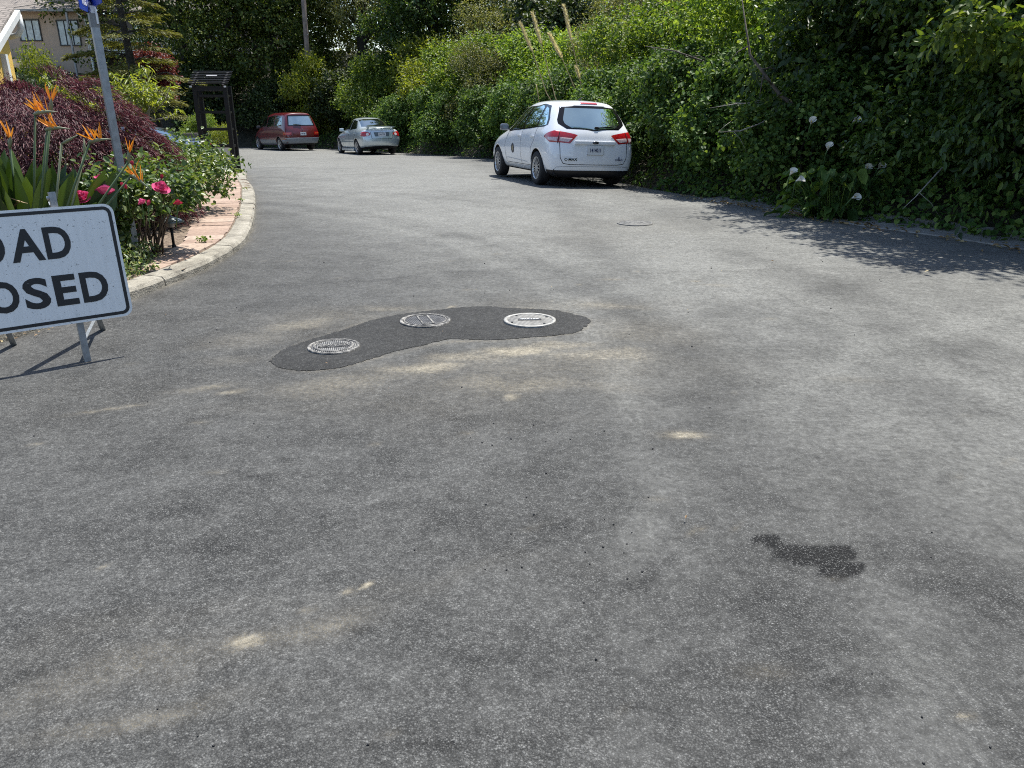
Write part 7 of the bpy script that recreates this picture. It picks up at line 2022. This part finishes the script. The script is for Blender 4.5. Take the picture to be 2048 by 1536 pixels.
# overhanging sunlit branch in the top right corner
def overhang():
    x, y = bank(-1.6, 2.0); z0 = hz(x, y)
    root = empty('overhanging_branch', (x, y, z0), 0, 'leafy branch with sunlit leaves leaning out at the top right corner', 'branch')
    mb = MB(); T = pxp(2000, 55, 8.3) - Vector((x, y, z0)); mid = Vector((T.x * 0.4, T.y * 0.4, T.z * 0.8 + 0.3))
    mb.tube([(0, 0, 0), mid, T], [0.05, 0.03, 0.01], 7)
    for k in range(5): 
        e = T + Vector((-0.25 + 0.2 * k, 0.1 * (-1) ** k, -0.1 - 0.04 * k)); mb.tube([mid.lerp(T, 0.5), e], [0.014, 0.004], 5)
    mb.build('limb', M['bark_dark'], root)
    L = [(T.x + 0.3 * k - 0.3, T.y + 0.15 * (k % 2), T.z - 0.08 * k, 0.32, 0.32, 0.2) for k in range(4)] + [(mid.x, mid.y, mid.z, 0.5, 0.5, 0.35)]
    link('foliage', crown('foliage', 91, L, 260, 8, 0.3, 0.105, 0.055, G['bright'], 0.45, 0.1, 0.3, zmin=-0.8), None, root)
overhang()

# fallen leaves along the gutter and kerb
def litter():
    r = np.random.default_rng(51)
    s = np.concatenate([r.uniform(-1, 6.5, 190), r.uniform(2.0, 5.0, 120)]); d = r.normal(size=310) * 0.14 + 0.02
    P = np.array([bank(a, b) for a, b in zip(s, d)])
    kp = np.array([(p.x + 0.03 + abs(r.normal()) * 0.05, p.y + r.uniform(-.1, .1)) for p in kline[26:60]] * 2)
    kp = np.vstack([kp, np.column_stack([r.uniform(-3.9, -3.2, 40), r.uniform(4.9, 5.5, 40)])])
    P = np.vstack([P, kp, np.column_stack([r.uniform(-2.6, 4.2, 26), r.uniform(1.6, 9, 26)])])
    n = len(P); z = zroad_np(P[:, 0], P[:, 1]) + 0.016 + r.random(n) * 0.012
    sz = np.where(P[:, 0] > 2.5, 0.075, 0.026) * (0.5 + 0.7 * r.random(n)); sz[-26:] *= 0.55
    D = unit(r.normal(size=(n, 3)) * np.array([1, 1, 0.12])); Nn = unit(np.array([0, 0, 1.0]) + r.normal(size=(n, 3)) * 0.35)
    me = leaves('fallen_leaves', np.column_stack([P, z]), D, Nn, sz, sz * 0.5, G['dry'], 0.2)
    tag(link('fallen_leaves', me), 'dry fallen leaves scattered along the gutter and kerb', 'leaves', kind='stuff')
litter()
# loose chips of asphalt on the road
def chips():
    r = np.random.default_rng(61); V = []; F = []
    n = 150
    for k in range(n):
        x = r.uniform(-2.4, 3.4) if k < 110 else r.uniform(-0.2, 0.6); y = 1.4 + r.random() ** 1.6 * 7.5 if k < 110 else r.uniform(2.2, 3.6)
        s = r.uniform(0.0016, 0.0045) * (1 + 0.12 * y)
        if ((x + 0.45) / 1.2) ** 2 + ((y - 5.1) / 0.8) ** 2 < 1: continue
        b = len(V); M3 = np.linalg.qr(r.normal(size=(3, 3)))[0]
        for q in ((1, 0, 0), (-1, 0, 0), (0, 1, 0), (0, -1, 0), (0, 0, 1), (0, 0, -1)):
            V.append(np.array([x, y, zr(x, y) + s * 0.45]) + M3 @ np.array(q) * s * r.uniform(0.7, 1.2))
        for f in ((0, 2, 4), (2, 1, 4), (1, 3, 4), (3, 0, 4), (2, 0, 5), (1, 2, 5), (3, 1, 5), (0, 3, 5)): F.append(tuple(b + i for i in f))
    m = simple('asphalt_chip', (0.025, 0.025, 0.026), 0.7, var=0.4, scale=60)
    tag(link('loose_chips', mesh_np('loose_chips', V, F), m), 'loose dark stone chips scattered on the road', 'gravel', kind='stuff')
chips()
